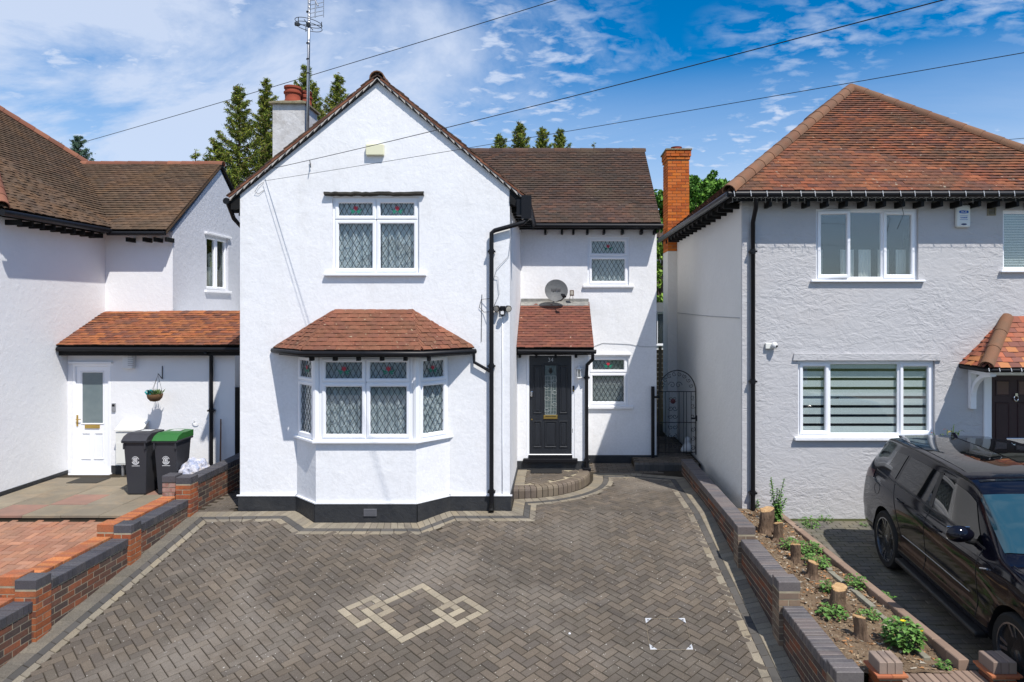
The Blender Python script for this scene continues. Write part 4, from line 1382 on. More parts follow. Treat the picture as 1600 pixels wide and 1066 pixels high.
# ------------------------------------------------------------------ right neighbour
M_grey = mat('grey_textured_render', (.50, .492, .50), .9, .2, var=(1.6, .3, (.42, .415, .43)), bump=(4.8, .5, .055, 1.1), bump2=(16, .45, .02), bmask=1.3, stain=(.7, .2, (.54, .50, .48)), stretch=(1, 1, 1.7))
rh = thing('rendered_house', 'grey textured render house on the right with hipped orange-brown roof', 'house', (6, 14, -.1))
X3 = X(1159, YG)
XRR = 9.0
u1 = (X(1275, YG), X(1435, YG), Z(438, YG), Z(326, YG))
u2 = (X(1567, YG), X(1720, YG), Z(423, YG), Z(328, YG))
g1 = (X(1247, YG), X(1461, YG), Z(683, YG), Z(564, YG))
dd = (X(1543, YG), X(1640, YG), -.05, Z(580, YG))
wall('front_wall', frame((0, YG, 0), (1, 0, 0)), rect(X3 + .004, XRR - .004, -.4, 5.03), [rect(*u1), rect(*u2), rect(*g1), rect(*dd)], .3, M_grey, rh)
side_wall('side_wall', X3, YG + .003, 17.8, [(YG + .003, 5.03), (17.8, 5.03)], M_cream, -1, parent=rh, z0=-.4)
mb = MB(); mb.box(X3 + .25, XRR, 17.6, 17.8, -.4, 5.03); mb.box(XRR - .25, XRR, YG + .3, 17.6, -.4, 5.03); mb.build('back_wall', M_cream, rh)
mb = MB(); mb.rbox(X3 - .001, X3 + .12, YG - .012, YG + .03, -.35, 5.0, .008); mb.build('corner_bead', M_grey, rh)
w, h = u1[1] - u1[0], u1[3] - u1[2]
c1, c2 = w * .335, w * .665
window(rh, frame((u1[0], YG, u1[2]), (1, 0, 0)), w, h, [(.04, c1 - .01, .04, h - .04, 'casement', 9), (c1 + .01, c2 - .01, .04, h - .04, 'fixed'), (c2 + .01, w - .04, .04, h - .04, 'casement')],
       curtain='dark', sill=(.09, .06, .03), glassm=M_glassR, label='three-light window with its left sash ajar')
w, h = u2[1] - u2[0], u2[3] - u2[2]
window(rh, frame((u2[0], YG, u2[2]), (1, 0, 0)), w, h, [(.04, w / 2, .04, h - .04, 'fixed'), (w / 2 + .02, w - .04, .04, h - .04, 'fixed')], curtain='venetian', sill=(.06, .06, .03), glassm=M_glassR)
w, h = g1[1] - g1[0], g1[3] - g1[2]
c1, c2 = w * .235, w * .75
window(rh, frame((g1[0], YG, g1[2]), (1, 0, 0)), w, h, [(.04, c1 - .01, .04, h - .04, 'casement'), (c1 + .01, c2 - .01, .04, h - .04, 'fixed'), (c2 + .01, w - .04, .04, h - .04, 'casement')],
       curtain='zebra', sill=(.07, .07, .05), glassm=M_glassR, label='wide ground-floor window with striped day and night blinds')
mb = MB(); mb.prism([(g1[0] - .09, YG + .01, g1[3] + .01), (g1[1] + .09, YG + .01, g1[3] + .01), (g1[1] + .07, YG + .01, g1[3] + .12), (g1[0] - .07, YG + .01, g1[3] + .12)], (0, -.045, 0))
mb.build('window_head', M_grey, rh)
# front door
T = frame((dd[0], YG, dd[2]), (1, 0, 0))
dw, dh = dd[1] - dd[0], dd[3] - dd[2]
mb = MB(T); ring(mb, 0, dw, 0, dh, .07, -.01, .10); mb.box(-.07, -.001, -.03, .05, 0, dh); mb.build('door_frame', M_upvc, rh)
M_maroon = mat('maroon_door', (.030, .010, .014), .45, .4, var=(8, .3, (.05, .02, .025)))
mb = MB(T); mb.box(.07, dw - .07, .05, .09, .05, dh - .07)
for a, b, c, d in ((.16, .40, .30, .85), (.52, .78, .30, .85), (.16, .40, 1.05, 1.80), (.52, .78, 1.05, 1.80), (.16, .40, 1.9, dh - .15), (.52, .78, 1.9, dh - .15)): ring(mb, a, b, c, d, .03, .038, .055, .01)
dr = mb.build('front_door', M_maroon, rh, label='dark maroon front door under the tiled canopy')
mb = MB(T); mb.rbox(.33, .62, .03, .052, Z(694, YG) - dd[2], Z(688, YG) - dd[2] + .03, .006); mb.build('letterbox', M_chrome, dr)
mb = MB(T); mb.tube([(.49 + .035 * math.cos(a), .035, Z(623, YG) - dd[2] + .045 * math.sin(a)) for a in [i * .6 for i in range(11)]], .01, 6); mb.cbox((.49, .04, Z(617, YG) - dd[2]), (.04, .03, .04)); mb.build('door_knocker', M_chrome, dr)
for a in (.17, .53):
    mb = MB(T); mb.box(a, a + .22, .044, .05, 1.92, dh - .17); mb.build('door_pane', mat('dark_door_glass', (.10, .05, .05), .15, .6), dr)
# canopy over the door
rc = Roof()
ca, cb, zE_, zT_ = X(1503, YG), 10.45, 2.37, 3.09
rc.facet([(ca, cb, zE_), (9.2, cb, zE_), (9.2, YG, zT_), (ca + .72, YG, zT_)], (1, 0, 0), .10, .165)
rc.facet([(ca, YG, zE_), (ca, cb, zE_), (ca + .72, YG, zT_)], (0, 1, 0), .10, .165)
rc.build(rh, mat('multicolour_clay_tile', None, .75, .2, pal=[(.36, .11, .06), (.24, .085, .055), (.20, .08, .06), (.42, .17, .07), (.28, .10, .06)], rnd=.15, bump=(60, .5, .004)), name='canopy_roof', label='small hipped tiled canopy over the maroon door')
half_round('hip_tile', (ca - .02, cb - .02, zE_ + .02), (ca + .73, YG, zT_ + .03), .10, M_ridge, rh, .4)
gutter(rh, [(ca - .02, YG, zE_ - .03), (ca - .03, cb - .03, zE_ - .035), (9.2, cb - .03, zE_ - .035)], .035, 'canopy_gutter')
mb = MB(); mb.prism([(ca + .04, cb + .04, zE_ - .06), (9.2, cb + .04, zE_ - .06), (9.2, YG - .01, zE_ - .06), (ca + .04, YG - .01, zE_ - .06)], (0, 0, .04)); mb.build('canopy_soffit', M_upvc, rh)
mb = MB()
bx = ca + .10
mb.box(bx, bx + .09, YG - .075, YG - .002, Z(638, YG), zE_ - .06)
mb.box(bx, bx + .09, cb + .08, YG - .07, zE_ - .14, zE_ - .062)
arc = [(bx + .045, YG - .07 - .46 * (1 - math.cos(a)), 1.92 + .36 * math.sin(a)) for a in [i * math.pi / 2 / 8 for i in range(9)]]
for i in range(8):
    p, q = Vector(arc[i]), Vector(arc[i + 1])
    mb.prism([p + Vector((-.035, 0, 0)), p + Vector((.035, 0, 0)), p + Vector((.035, -.02, -.06)), p + Vector((-.035, -.02, -.06))], q - p)
mb.build('canopy_bracket', M_upvc, rh)
# roof
rt = Roof()
E0, EY0, ZE0 = X(1142, 10.8), 10.8, 5.12
AXr, AYr, AZr = X(1330, 14.17), 14.17, Z(140, 14.17)
E1 = 9.05
rt.facet([(E0, EY0, ZE0), (E1, EY0, ZE0), (AXr, AYr, AZr)], (1, 0, 0), .10, .165)
rt.facet([(E0, EY0, ZE0), (E0, 18.1, ZE0), (AXr, 16.6, AZr), (AXr, AYr, AZr)], (0, 1, 0), .10, .165)
rt.deck.prism([(E1, EY0, ZE0), (E1, 18.1, ZE0), (AXr, 16.6, AZr), (AXr, AYr, AZr)], (0, 0, -.05))
rt.deck.prism([(E0, 18.1, ZE0), (E1, 18.1, ZE0), (AXr, 16.6, AZr)], (0, 0, -.05))
rt.build(rh, T_right, label='hipped roof of orange-brown plain tiles', key=lambda p: p.x < E0 + (p.y - EY0) * .95)
half_round('hip_tile', (E0 - .04, EY0 - .04, ZE0 + .0), (AXr, AYr, AZr + .01), .12, M_ridge, rh, .36)
half_round('hip_tile', (E1 + .04, EY0 - .04, ZE0 + .0), (AXr, AYr, AZr + .01), .115, M_ridge, rh, .36)
half_round('ridge_tile', (AXr, AYr, AZr), (AXr, 16.6, AZr), .12, M_ridge, rh, .36)
M_gut = mat('grey_black_gutter', (.03, .032, .036), .4, .5)
gutter(rh, [(E0 - .04, 18.1, ZE0 - .03), (E0 - .04, EY0 - .05, ZE0 - .04)], .055, m=M_gut)
gutter(rh, [(E0 - .06, EY0 - .05, ZE0 - .04), (E1, EY0 - .05, ZE0 - .04)], .052)
mb = MB(); mb.box(E0 + .04, E1, EY0 + .03, EY0 + .055, ZE0 - .14, ZE0 - .02); mb.box(E0 + .03, E0 + .055, EY0 + .03, 18, ZE0 - .14, ZE0 - .02); mb.box(E0 + .05, E1, EY0 + .055, YG, ZE0 - .1, ZE0 - .08); mb.build('fascia', M_blackwood, rh)
rafter_feet(rh, [(X(p, YG), YG, ZE0 - .22) for p in range(1196, 1760, 29)], (0, -.27, 0))
rafter_feet(rh, [(X3, 11.25 + i * .42, ZE0 - .20) for i in range(15)], (-.26, 0, 0))
xq = X(1176.5, YG - .07)
pipe(rh, [(xq - .02, EY0 - .03, ZE0 - .08), (xq - .02, EY0 + .0, ZE0 - .25), (xq, YG - .07, ZE0 - .45), (xq, YG - .07, -.1)], .036, clips=[(xq, YG - .065, 4.2), (xq, YG - .065, 2.1), (xq, YG - .065, .3)])

# chimney of the right house: rendered breast, orange brick stack
ca0, ca1 = X(1043.5, 17.), X(1077, 17.)
mb = MB(); mb.box(ca0, X3 + .1, 17.0, 17.75, -.2, 4.72); mb.build('chimney_breast', M_cream, rh)
ztop = Z(233, 17.)
mb = MB(); mb.box(ca0 + .012, ca1 - .012, 17.012, 17.74, 4.72, ztop - .02)
chm = mb.build('chimney', mat('lime_mortar', (.36, .24, .13), .95, .1, bump=(50, .5, .005)), rh, label='tall orange brick chimney stack')
B_or = mat('orange_stock_brick', None, .85, .2, pal=[(.52, .125, .016), (.45, .095, .014), (.57, .16, .024), (.36, .08, .02), (.50, .135, .03)], rnd=.15, var=(14, .4, (.42, .17, .06)), bump=(60, .5, .004))


def brick_face(items, o, u, length, z0, z1, n, zmin=None, off=0, bl=.212, bh=.062, jt=.013):
    """stretcher bond on a vertical face; o base corner, u along, n outward. zmin(p): skip bricks under the ground"""
    u, n = Vector(u).normalized(), Vector(n).normalized()
    o = Vector(o)
    row = 0
    z = z0
    while z + bh <= z1 + .012:
        x = -(bl + jt) / 2 if (row + off) % 2 else 0.0
        while x < length - .02:
            a, b = max(x, 0), min(x + bl, length)
            if b - a > .03:
                c = o + u * ((a + b) / 2)
                c.z = z + bh / 2
                if zmin is None or c.z + bh / 2 > zmin(c):
                    m = Matrix.Identity(4)
                    cu, cn, cz = u * (b - a), n * .05, Vector((0, 0, bh))
                    for k in range(3): m[k][0], m[k][1], m[k][2] = cu[k], cn[k], cz[k]
                    m.translation = c - n * (.0255 - R.uniform(0, .0015))
                    items.append(m)
            x += bl + jt
        z += bh + jt
        row += 1


it = []
wq, dq = ca1 - ca0, .74
brick_face(it, (ca0 + .001, 17., 0), (1, 0, 0), wq - .002, 4.73, ztop - .26, (0, -1, 0))
brick_face(it, (ca0, 17.003, 0), (0, 1, 0), dq, 4.73, ztop - .26, (-1, 0, 0), off=1)
brick_face(it, (ca1, 17.003, 0), (0, 1, 0), dq, 4.73, ztop - .26, (1, 0, 0), off=1)
for k, e in enumerate((.02, .04, .04)):
    z0 = ztop - .255 + k * .075
    brick_face(it, (ca0 - e, 17. - e, 0), (1, 0, 0), wq + 2 * e, z0, z0 + .066, (0, -1, 0), off=k)
    brick_face(it, (ca0 - e, 17.003 - e, 0), (0, 1, 0), dq + e, z0, z0 + .066, (-1, 0, 0), off=k + 1)
    brick_face(it, (ca1 + e, 17.003 - e, 0), (0, 1, 0), dq + e, z0, z0 + .066, (1, 0, 0), off=k + 1)
pieces('brick', it, B_or, chm, CUBE, 300)
mb = MB(); mb.prism([(ca0 - .06, 16.94, ztop - .03), (ca1 + .06, 16.94, ztop - .03), (ca1 + .06, 17.8, ztop - .03), (ca0 - .06, 17.8, ztop - .03)], (0, 0, .035)); mb.build('chimney_cap', mat('cap_mortar', (.3, .25, .2)), chm)
mb = MB(Matrix.Translation(((ca0 + ca1) / 2, 17.3, ztop))); mb.lathe([(.15, 0), (.15, .05), (.13, .06), (.13, .10), (.145, .11), (.1, .12)], 16); mb.build('chimney_pot', mat('terracotta_pot', (.30, .065, .035)), chm, smooth=True)

# things fixed to the grey house
t = thing('alarm_box', 'white alarm box with blue oval badge under the right eaves', 'alarm box', (X(1502, YG), YG, 4.7))
ax0, ax1, az0, az1 = X(1491, YG), X(1513, YG), Z(356, YG), Z(321, YG)
mb = MB(); mb.rbox(ax0, ax1, YG - .07, YG, az0, az1, .025)
mb.build('alarm_cover', mat('alarm_white', (.72, .74, .72), .4, .4), t)
cxm = (ax0 + ax1) / 2
hA = az1 - az0
mb = MB()
mb.prism([(cxm + .075 * max(-1, min(1, 1.25 * math.cos(a))), YG - .0712, az0 + hA * .68 + .026 * math.sin(a)) for a in [i * 2 * math.pi / 24 for i in range(24)]], (0, -.002, 0))
mb.box(cxm - .065, cxm + .065, YG - .0725, YG - .071, az0 + hA * .495, az0 + hA * .51)
mb.box(cxm - .065, cxm + .065, YG - .0725, YG - .071, az0 + hA * .33, az0 + hA * .345)
mb.build('badge', mat('badge_blue', (.01, .10, .42), .5), t)
text('badge_lettering', 'ACE', .052, facing(cxm, YG - .0735, az0 + hA * .68), mat('print_white', (.85, .85, .85), .5), t, .0008)
mb = MB()
xx = cxm - .055
q_ = random.Random(8)
while xx < cxm + .05:
    w_ = q_.uniform(.004, .008)
    mb.box(xx, xx + w_, YG - .0725, YG - .071, az0 + hA * .40, az0 + hA * .40 + q_.choice((.014, .019)))
    xx += w_ + .0035
mb.build('alarm_lettering', mat('badge_blue', (.01, .10, .42), .5), t)
mb = MB(); mb.prism([(cxm + .045 * math.cos(a), YG - .0712, az0 + hA * .13 + .015 * math.sin(a)) for a in [i * 2 * math.pi / 20 for i in range(20)]], (0, -.006, 0)); mb.build('strobe_lens', mat('strobe_blue', (.01, .02, .10), .15, .6), t)
t = thing('wall_vent', 'small brown square vent under the eaves right of the badge box', 'vent', (X(1549, YG), YG, 4.8))
mb = MB(frame((X(1542, YG), YG - .002, Z(337, YG)), (1, 0, 0))); ring(mb, 0, .14, 0, .14, .016, -.02, .0, .004); mb.build('vent_frame', mat('tan_plastic', (.30, .27, .20), .6), t)
mb = MB(frame((X(1542, YG), YG - .002, Z(337, YG)), (1, 0, 0)))
for k in range(5): mb.box(.016, .124, -.014, -.001, .02 + k * .021, .032 + k * .021)
mb.build('vent_slat', mat('brown_plastic', (.12, .10, .06), .6), t)
t = thing('security_camera', 'white dome camera and junction box on the grey wall beside the downpipe', 'camera', (X(1205, YG), YG, 2.6))
mb = MB(); mb.rbox(X(1195, YG), X(1207, YG), YG - .05, YG, Z(545, YG), Z(536, YG), .008); mb.build('junction_box', mat('cream_white_plastic', (.72, .72, .68)), t)
mb = MB(Matrix.Translation((X(1211, 11), YG - .07, Z(540, 11)))); mb.lathe([(.003, .055), (.035, .045), (.052, .01), (.052, -.01), (.04, -.045), (.003, -.055)], 16); mb.tube([(0, 0, 0), (0, .07, .0)], .02, 8); mb.build('camera_dome', mat('white_plastic', (.7, .7, .7), .4), t, smooth=True)
mb = MB(Matrix.Translation((X(1211, 11) + .025, YG - .115, Z(540, 11) - .01))); mb.lathe([(.003, .018), (.016, .01), (.018, -.008), (.003, -.018)], 12); mb.build('camera_lens', M_black, t, smooth=True)
t = thing('string_lights', 'white icicle string lights clipped along the right house gutter', 'string lights', (E0, EY0, ZE0))
rr = random.Random(9)
mb = MB()
P = []
xx = E0 + .02
while xx < E1:
    mb.tube([(xx, EY0 - .107, ZE0 + .0), (xx + .004, EY0 - .115, ZE0 - .045), (xx + .012, EY0 - .105, ZE0 - .085)], .0055, 5)
    xx += rr.uniform(.22, .31)
mb.build('gutter_clip', mat('white_plastic', (.7, .7, .7), .4), t, kind='stuff')
mb = MB(); xx = E0
while xx < E1:
    nx = xx + rr.uniform(.07, .12)
    mb.tube([(xx, EY0 - .10, ZE0 - .10), ((xx + nx) / 2, EY0 - .10, ZE0 - .115), (nx, EY0 - .10, ZE0 - .10)], .0025, 4)
    if rr.random() < .5: mb.tube([(xx, EY0 - .10, ZE0 - .10), (xx + rr.uniform(-.01, .01), EY0 - .10, ZE0 - .10 - rr.uniform(.04, .10))], .0028, 4)
    xx = nx
mb.build('icicle_wire', mat('pale_wire', (.14, .14, .13), .5), t, kind='stuff')
mb = MB(); xx = ca - .02
while xx < 9.1:
    mb.tube([(xx, cb - .065, zE_ + .0), (xx + .01, cb - .07, zE_ - .05)], .007, 5)
    xx += rr.uniform(.14, .2)
    mb.tube([(xx, cb - .05, zE_ - .05), (xx + .02, cb - .05, zE_ - .09)], .003, 4)
o = mb.build('canopy_string_lights', mat('white_plastic', (.7, .7, .7), .4), None); tag(o, 'white string lights along the canopy gutter above the maroon door', 'string lights')
cable('wall_wire', [at(1370, 300, 10.72), at(1408, 318, 10.78), at(1412, 335, 10.95), at(1402, 358, 11.0)], .004, 'loose wire hanging in front of the upper right window', None, 0, 'wire', 3)
cable('wall_crack_wire', [(X3 - .008, 11.2, Z(497, 11.2)), (X3 - .008, 13.5, Z(494, 13.5)), (X3 - .008, 16.9, Z(489, 16.9))], .006, 'wire running along the shaded cream side wall', None, 0, 'wire', 8, mat('grey_wire', (.35, .36, .38), .6))
# ------------------------------------------------------------------ ground
def sheet(name, pts, m, z=0, kind='structure', zf=None, label=None):
    mb = MB()
    mb.add([(x, y, (zf(x, y) if zf else z)) for x, y in pts], [tuple(range(len(pts)))])
    o = mb.build(name, m, None)
    return tag(o, label, kind=kind)


M_grass = mat('grass', (.06, .10, .03), .95, .1, var=(.8, .6, (.09, .12, .04)), bump=(20, .6, .05))
sheet('ground', [(-900, -60), (900, -60), (900, 1500), (-900, 1500)], M_grass, -1.0, label='grassy ground reaching to the horizon')
M_asph = mat('asphalt', (.05, .05, .052), .9, .2, var=(3, .4, (.075, .075, .075)), bump=(80, .4, .005))
sheet('road', [(-60, -7.5), (60, -7.5), (60, .8), (-60, .8)], M_asph, -.95, label='asphalt road in front of the houses')
M_slab = mat('pavement_concrete', (.28, .27, .25), .9, .2, var=(2, .4, (.2, .19, .18)), bump=(60, .3, .004))
mb = MB(); mb.box(-60, 60, .8, 4.6, -.99, -.832); mb.box(-60, 60, -11.5, -7.5, -.99, -.83)
tag(mb.build('pavement', M_slab, None), 'concrete pavement along the road', kind='structure')


def strip_ground(name, x0, x1, ys, zf, m, label=None, drop=.0):
    mb = MB()
    for i in range(len(ys) - 1):
        a, b = ys[i], ys[i + 1]
        mb.add([(x0, a, zf(a) - drop), (x1, a, zf(a) - drop), (x1, b, zf(b) - drop), (x0, b, zf(b) - drop),
                (x0, a, zf(a) - drop - .2), (x1, a, zf(a) - drop - .2), (x1, b, zf(b) - drop - .2), (x0, b, zf(b) - drop - .2)],
               [(0, 1, 2, 3), (4, 7, 6, 5), (0, 4, 5, 1), (3, 2, 6, 7), (0, 3, 7, 4), (1, 5, 6, 2)])
    o = mb.build(name, m, None)
    return tag(o, label, kind='structure')


XWL, XWR = -5.83, 2.51           # faces of the boundary walls towards the drive
drive = strip_ground('driveway', XWL - .1, XWR + .1, [4.55, 6, 8, 11, 20.5], gz, M_darkmortar, 'block paved driveway with a buff diamond motif and striped border', .008)

# border polyline (interior on the right of the direction of travel)
arc_c, arc_r = (XG, YP), 1.47
poly = [(XWL, 4.6), (XWL, 11.02), (PB[0][0] - .01, 11.07), (PB[1][0] - .01, 10.62), (PB[2][0] + .01, 10.62), (PB[3][0] + .01, 11.07), (XG + .03, 11.07), (XG + .03, YP - arc_r - .02)]
poly += [(arc_c[0] + (arc_r - .0) * math.sin(a), arc_c[1] - arc_r * math.cos(a)) for a in [math.radians(8 + i * 9.5) for i in range(9)]]
poly += [(XG + arc_r + .02, YP + .38), (1.62, YP + .38), (XWR, YP + .05), (XWR, 4.6)]


def offset_poly(P, d):
    out = []
    for i, p in enumerate(P):
        p = Vector(p)
        dirs = []
        if i > 0: dirs.append((p - Vector(P[i - 1])).normalized())
        if i < len(P) - 1: dirs.append((Vector(P[i + 1]) - p).normalized())
        ns = [Vector((t.y, -t.x)) for t in dirs]
        if len(ns) == 1: out.append(p + ns[0] * d)
        else:
            b = (ns[0] + ns[1])
            b.normalize()
            out.append(p + b * (d / max(b.dot(ns[0]), .35)))
    return out


def quad_block(c, h=.05, ch=.005, gap=.004, lift=0.0, jit=True):
    """c: 4 ground corners (x,y); a chamfered block standing on the drive surface"""
    cen = sum((Vector(p) for p in c), Vector((0, 0))) / 4
    dz = (R.gauss(0, .0012) if jit else 0) + lift
    def ins(g): return [Vector(p) + (cen - Vector(p)).normalized() * g for p in c]
    a, b = ins(gap), ins(gap + ch * 1.4)
    vs = [(p.x, p.y, gz(p.y) - h) for p in a] + [(p.x, p.y, gz(p.y) + dz - ch) for p in a] + [(p.x, p.y, gz(p.y) + dz) for p in b]
    fs = [(4, 5, 9, 8), (5, 6, 10, 9), (6, 7, 11, 10), (7, 4, 8, 11), (8, 9, 10, 11), (0, 1, 5, 4), (1, 2, 6, 5), (2, 3, 7, 6), (3, 0, 4, 7)]
    return vs, fs


def course(P, d0, d1, bl):
    A, B = offset_poly(P, d0), offset_poly(P, d1)
    out = []
    for i in range(len(P) - 1):
        ln = ((A[i + 1] - A[i]).length + (B[i + 1] - B[i]).length) / 2
        n = max(1, round(ln / bl))
        for k in range(n):
            t0, t1 = k / n, (k + 1) / n
            out.append(quad_block([A[i].lerp(A[i + 1], t0), A[i].lerp(A[i + 1], t1), B[i].lerp(B[i + 1], t1), B[i].lerp(B[i + 1], t0)]))
    return out


P_char = mat('charcoal_block', None, .9, .25, pal=[(0.114, 0.094, 0.076), (0.128, 0.104, 0.082), (0.101, 0.084, 0.069), (0.137, 0.110, 0.085), (0.116, 0.098, 0.082), (0.130, 0.104, 0.079), (0.105, 0.088, 0.070), (0.146, 0.118, 0.090)], rnd=.15,
              var=(.75, .7, (.076, .065, .053)), bump=(110, .4, .003), stain=(.45, .75, (.185, .160, .134)), spots=(33, .705, (.42, .40, .36)), grain=(130, .75))
P_dark = mat('dark_block', None, .9, .25, pal=[(.075, .072, .068), (.09, .084, .078), (.066, .064, .062)], rnd=.15, var=(1.2, .5, (.10, .09, .08)), bump=(110, .4, .003))
P_buff = mat('buff_block', None, .9, .25, pal=[(.235, .205, .155), (.26, .225, .17), (.21, .18, .14), (.25, .21, .15)], rnd=.13, var=(1.5, .55, (.17, .15, .12)), bump=(110, .4, .003), spots=(30, .70, (.12, .11, .09)), grain=(90, .5))
P_buffd = mat('worn_buff_block', None, .9, .25, pal=[(.14, .125, .10), (.16, .14, .11), (.13, .115, .095)], rnd=.15, var=(1.3, .6, (.12, .11, .095)), bump=(110, .4, .003), grain=(60, .7), stain=(4, .5, (.10, .095, .085)))
pieces('border_paver', course(poly[1:], .0, .2, .105)[:] , P_buff, drive, limit=200)
pieces('edge_paver', course(poly[:2], .0, .2, .2), P_buffd, drive, limit=60)
pieces('dark_border_paver', course(poly, .2, .3, .2), P_dark, drive, limit=180)
pieces('buff_border_paver', course(poly, .3, .4, .2), P_buff, drive, limit=200)
inner = offset_poly(poly, .37)
inn = [(p.x, p.y) for p in inner]


def inside(x, y, P=inn):
    c = False
    n = len(P)
    j = n - 1
    for i in range(n):
        if ((P[i][1] > y) != (P[j][1] > y)) and (x < (P[j][0] - P[i][0]) * (y - P[i][1]) / (P[j][1] - P[i][1]) + P[i][0]): c = not c
        j = i
    return c


PAV = proto_box(.1915, .0915, .05, .005)
PAV1 = proto_box(.0915, .0915, .05, .005)
SLOPE = Matrix.Rotation(math.atan(.13), 4, 'X')
DC = Vector((-1.715, 8.22))
U, V_ = Vector((math.cos(math.pi / 4), math.sin(math.pi / 4))), Vector((-math.sin(math.pi / 4), math.cos(math.pi / 4)))


def place(x, y, ang, jit=.0012, zf=gz, slope=True):
    m = Matrix.Translation((x, y, zf(y) + R.gauss(0, jit)))
    if slope and y < 11: m = m @ SLOPE
    return m @ Matrix.Rotation(ang + R.gauss(0, .006), 4, 'Z') @ Matrix.Rotation(R.gauss(0, .004), 4, 'X') @ Matrix.Rotation(R.gauss(0, .004), 4, 'Y')


ringA = {(i, j) for i in range(-4, 5) for j in range(-4, 5) if max(abs(i), abs(j)) == 4}
band = set(ringA)
for a, b in ((-4, 4), (4, -4)):
    band |= {(a + i, b + j) for i in range(-2, 3) for j in range(-2, 3) if max(abs(i), abs(j)) == 2}
herr, cream, singles, creams1 = [], [], [], []


def cellpos(i, j): return DC + U * (i * .1) + V_ * (j * .1)


def put_cells(cells, two, one):
    if len(cells) == 2:
        (i, j), (k, l) = cells
        p = (cellpos(i, j) + cellpos(k, l)) / 2
        if not inside(p.x, p.y): return
        two.append(place(p.x, p.y, math.radians(45 if j == l else 135)))
    else:
        p = cellpos(*cells[0])
        if not inside(p.x, p.y): return
        one.append(place(p.x, p.y, math.radians(45)))


for i in range(-80, 80):
    for j in range(-80, 80):
        k = (i - j) % 4
        if k == 0: cells = [(i, j), (i + 1, j)]
        elif k == 3: cells = [(i, j), (i, j + 1)]
        else: continue
        p = cellpos(i, j)
        if not (-6 < p.x < 2.8 and 4.6 < p.y < 14): continue
        cells = [c for c in cells if c not in band]
        if cells: put_cells(cells, herr, singles)
used = set()
for c in sorted(band):
    if c in used: continue
    for d in ((1, 0), (0, 1)):
        q = (c[0] + d[0], c[1] + d[1])
        if q in band and q not in used:
            used |= {c, q}
            put_cells([c, q], cream, creams1)
            break
    else:
        used.add(c)
        put_cells([c], cream, creams1)
pieces('paver', herr, P_char, drive, PAV, 300, 'paver_field')
pieces('half_paver', singles, P_char, drive, PAV1, 60)
P_motif = mat('motif_buff_block', None, .9, .25, pal=[(.30, .255, .185), (.33, .28, .20), (.275, .23, .165)], rnd=.12, var=(3, .5, (.19, .165, .13)), grain=(90, .5), bump=(110, .4, .003))
pieces('motif_paver', cream, P_motif, drive, PAV, 100)
pieces('half_motif_paver', creams1, P_motif, drive, PAV1, 40)
# plain pavers behind: between left wall and house, and by the side path
plain = []
for i in range(60):
    for j in range(60):
        x, y = XWL + .1 + i * .2 + (j % 2) * .1, 11.08 + j * .1
        if (x < XL - .12 and y < 13.2) or (YP + .42 < y < 14.5 and XPR + .1 < x < XR): plain.append(place(x, y, 0, slope=False))
pieces('plain_paver', plain, P_char, drive, PAV, 100)

# raised side path beyond the gate
path = strip_ground('side_path', 1.62, 2.98, [14.0, 17, 20.4], lambda y: .10, M_darkmortar, 'raised side path in shade beyond the iron gate')
it = []
for i in range(9):
    for j in range(30):
        x, y = 1.74 + i * .2 + (j % 2) * .1 - .1, 14.05 + j * .1
        if 1.66 < x < 2.94: it.append(place(x, y, 0, zf=lambda y: .112, slope=False))
pieces('paver', it, P_char, path, PAV, 100)
it = []
for i in range(13): it.append(Matrix.Translation((1.66 + i * .1, 13.93, .125)) @ Matrix.Rotation(math.pi / 2, 4, 'Z'))
pieces('edge_block', it, P_dark, path, proto_box(.2, .094, .13, .01), 30)

# porch step: quarter disc with bullnose edging
step = MB()
n = 24
pts = [(XG + .003, YP - .025, -.05)] + [(XG + .003 + (arc_r - .1) * math.sin(a), YP - .025 - (arc_r - .1) * math.cos(a), -.05) for a in [i * math.pi / 2 / n for i in range(n + 1)]]
step.prism(pts, (0, 0, .205))
st = step.build('doorstep', M_mortar, None, kind='structure', label='curved brick edged doorstep in front of the porch')
it, jn = [], []
nb = 21
for k in range(nb):
    a0, a1 = k * math.pi / 2 / nb + .004, (k + 1) * math.pi / 2 / nb - .004
    ro, ri = arc_r - .06, arc_r - .27
    prof = [(ri, -.05), (ro, -.05), (ro, .12), (ro - .012, .155), (ro - .045, .172), (ri, .174)]
    vs = []
    for a in (a0, a1):
        vs += [(XG + .004 + r * math.sin(a), YP - .025 - r * math.cos(a), z) for r, z in prof]
    m = len(prof)
    fs = [tuple(range(m)), tuple(range(m, 2 * m))[::-1]] + [(i, (i + 1) % m, m + (i + 1) % m, m + i) for i in range(m)]
    it.append((vs, fs))
pieces('bullnose_brick', it, mat('brown_bullnose_brick', None, .7, .3, pal=[(.115, .09, .072), (.14, .11, .085), (.10, .08, .068), (.155, .125, .09)], rnd=.15, var=(6, .5, (.20, .16, .12)), bump=(70, .4, .004)), st, limit=40)
it, it2 = [], []
for i in range(-20, 20):
    for j in range(-20, 20):
        k = (i - j) % 4
        if k == 0: a, b, ang = (i + .5), j, 45
        elif k == 3: a, b, ang = i, (j + .5), 135
        else: continue
        p = Vector((XG + .5, YP - .6)) + U * (a * .1) + V_ * (b * .1)
        r = math.hypot(p.x - XG, p.y - YP)
        if r < arc_r - .33 and p.x > XG + .22 and p.y < YP - .07: it.append(place(p.x, p.y, math.radians(ang), zf=lambda y: .170, slope=False))
for j in range(12): it2.append(place(XG + .10, YP - .08 - j * .1, 0, zf=lambda y: .171, slope=False))
pieces('paver', it, P_char, st, PAV, 80)
pieces('buff_paver', it2, P_buff, st, PAV, 20)
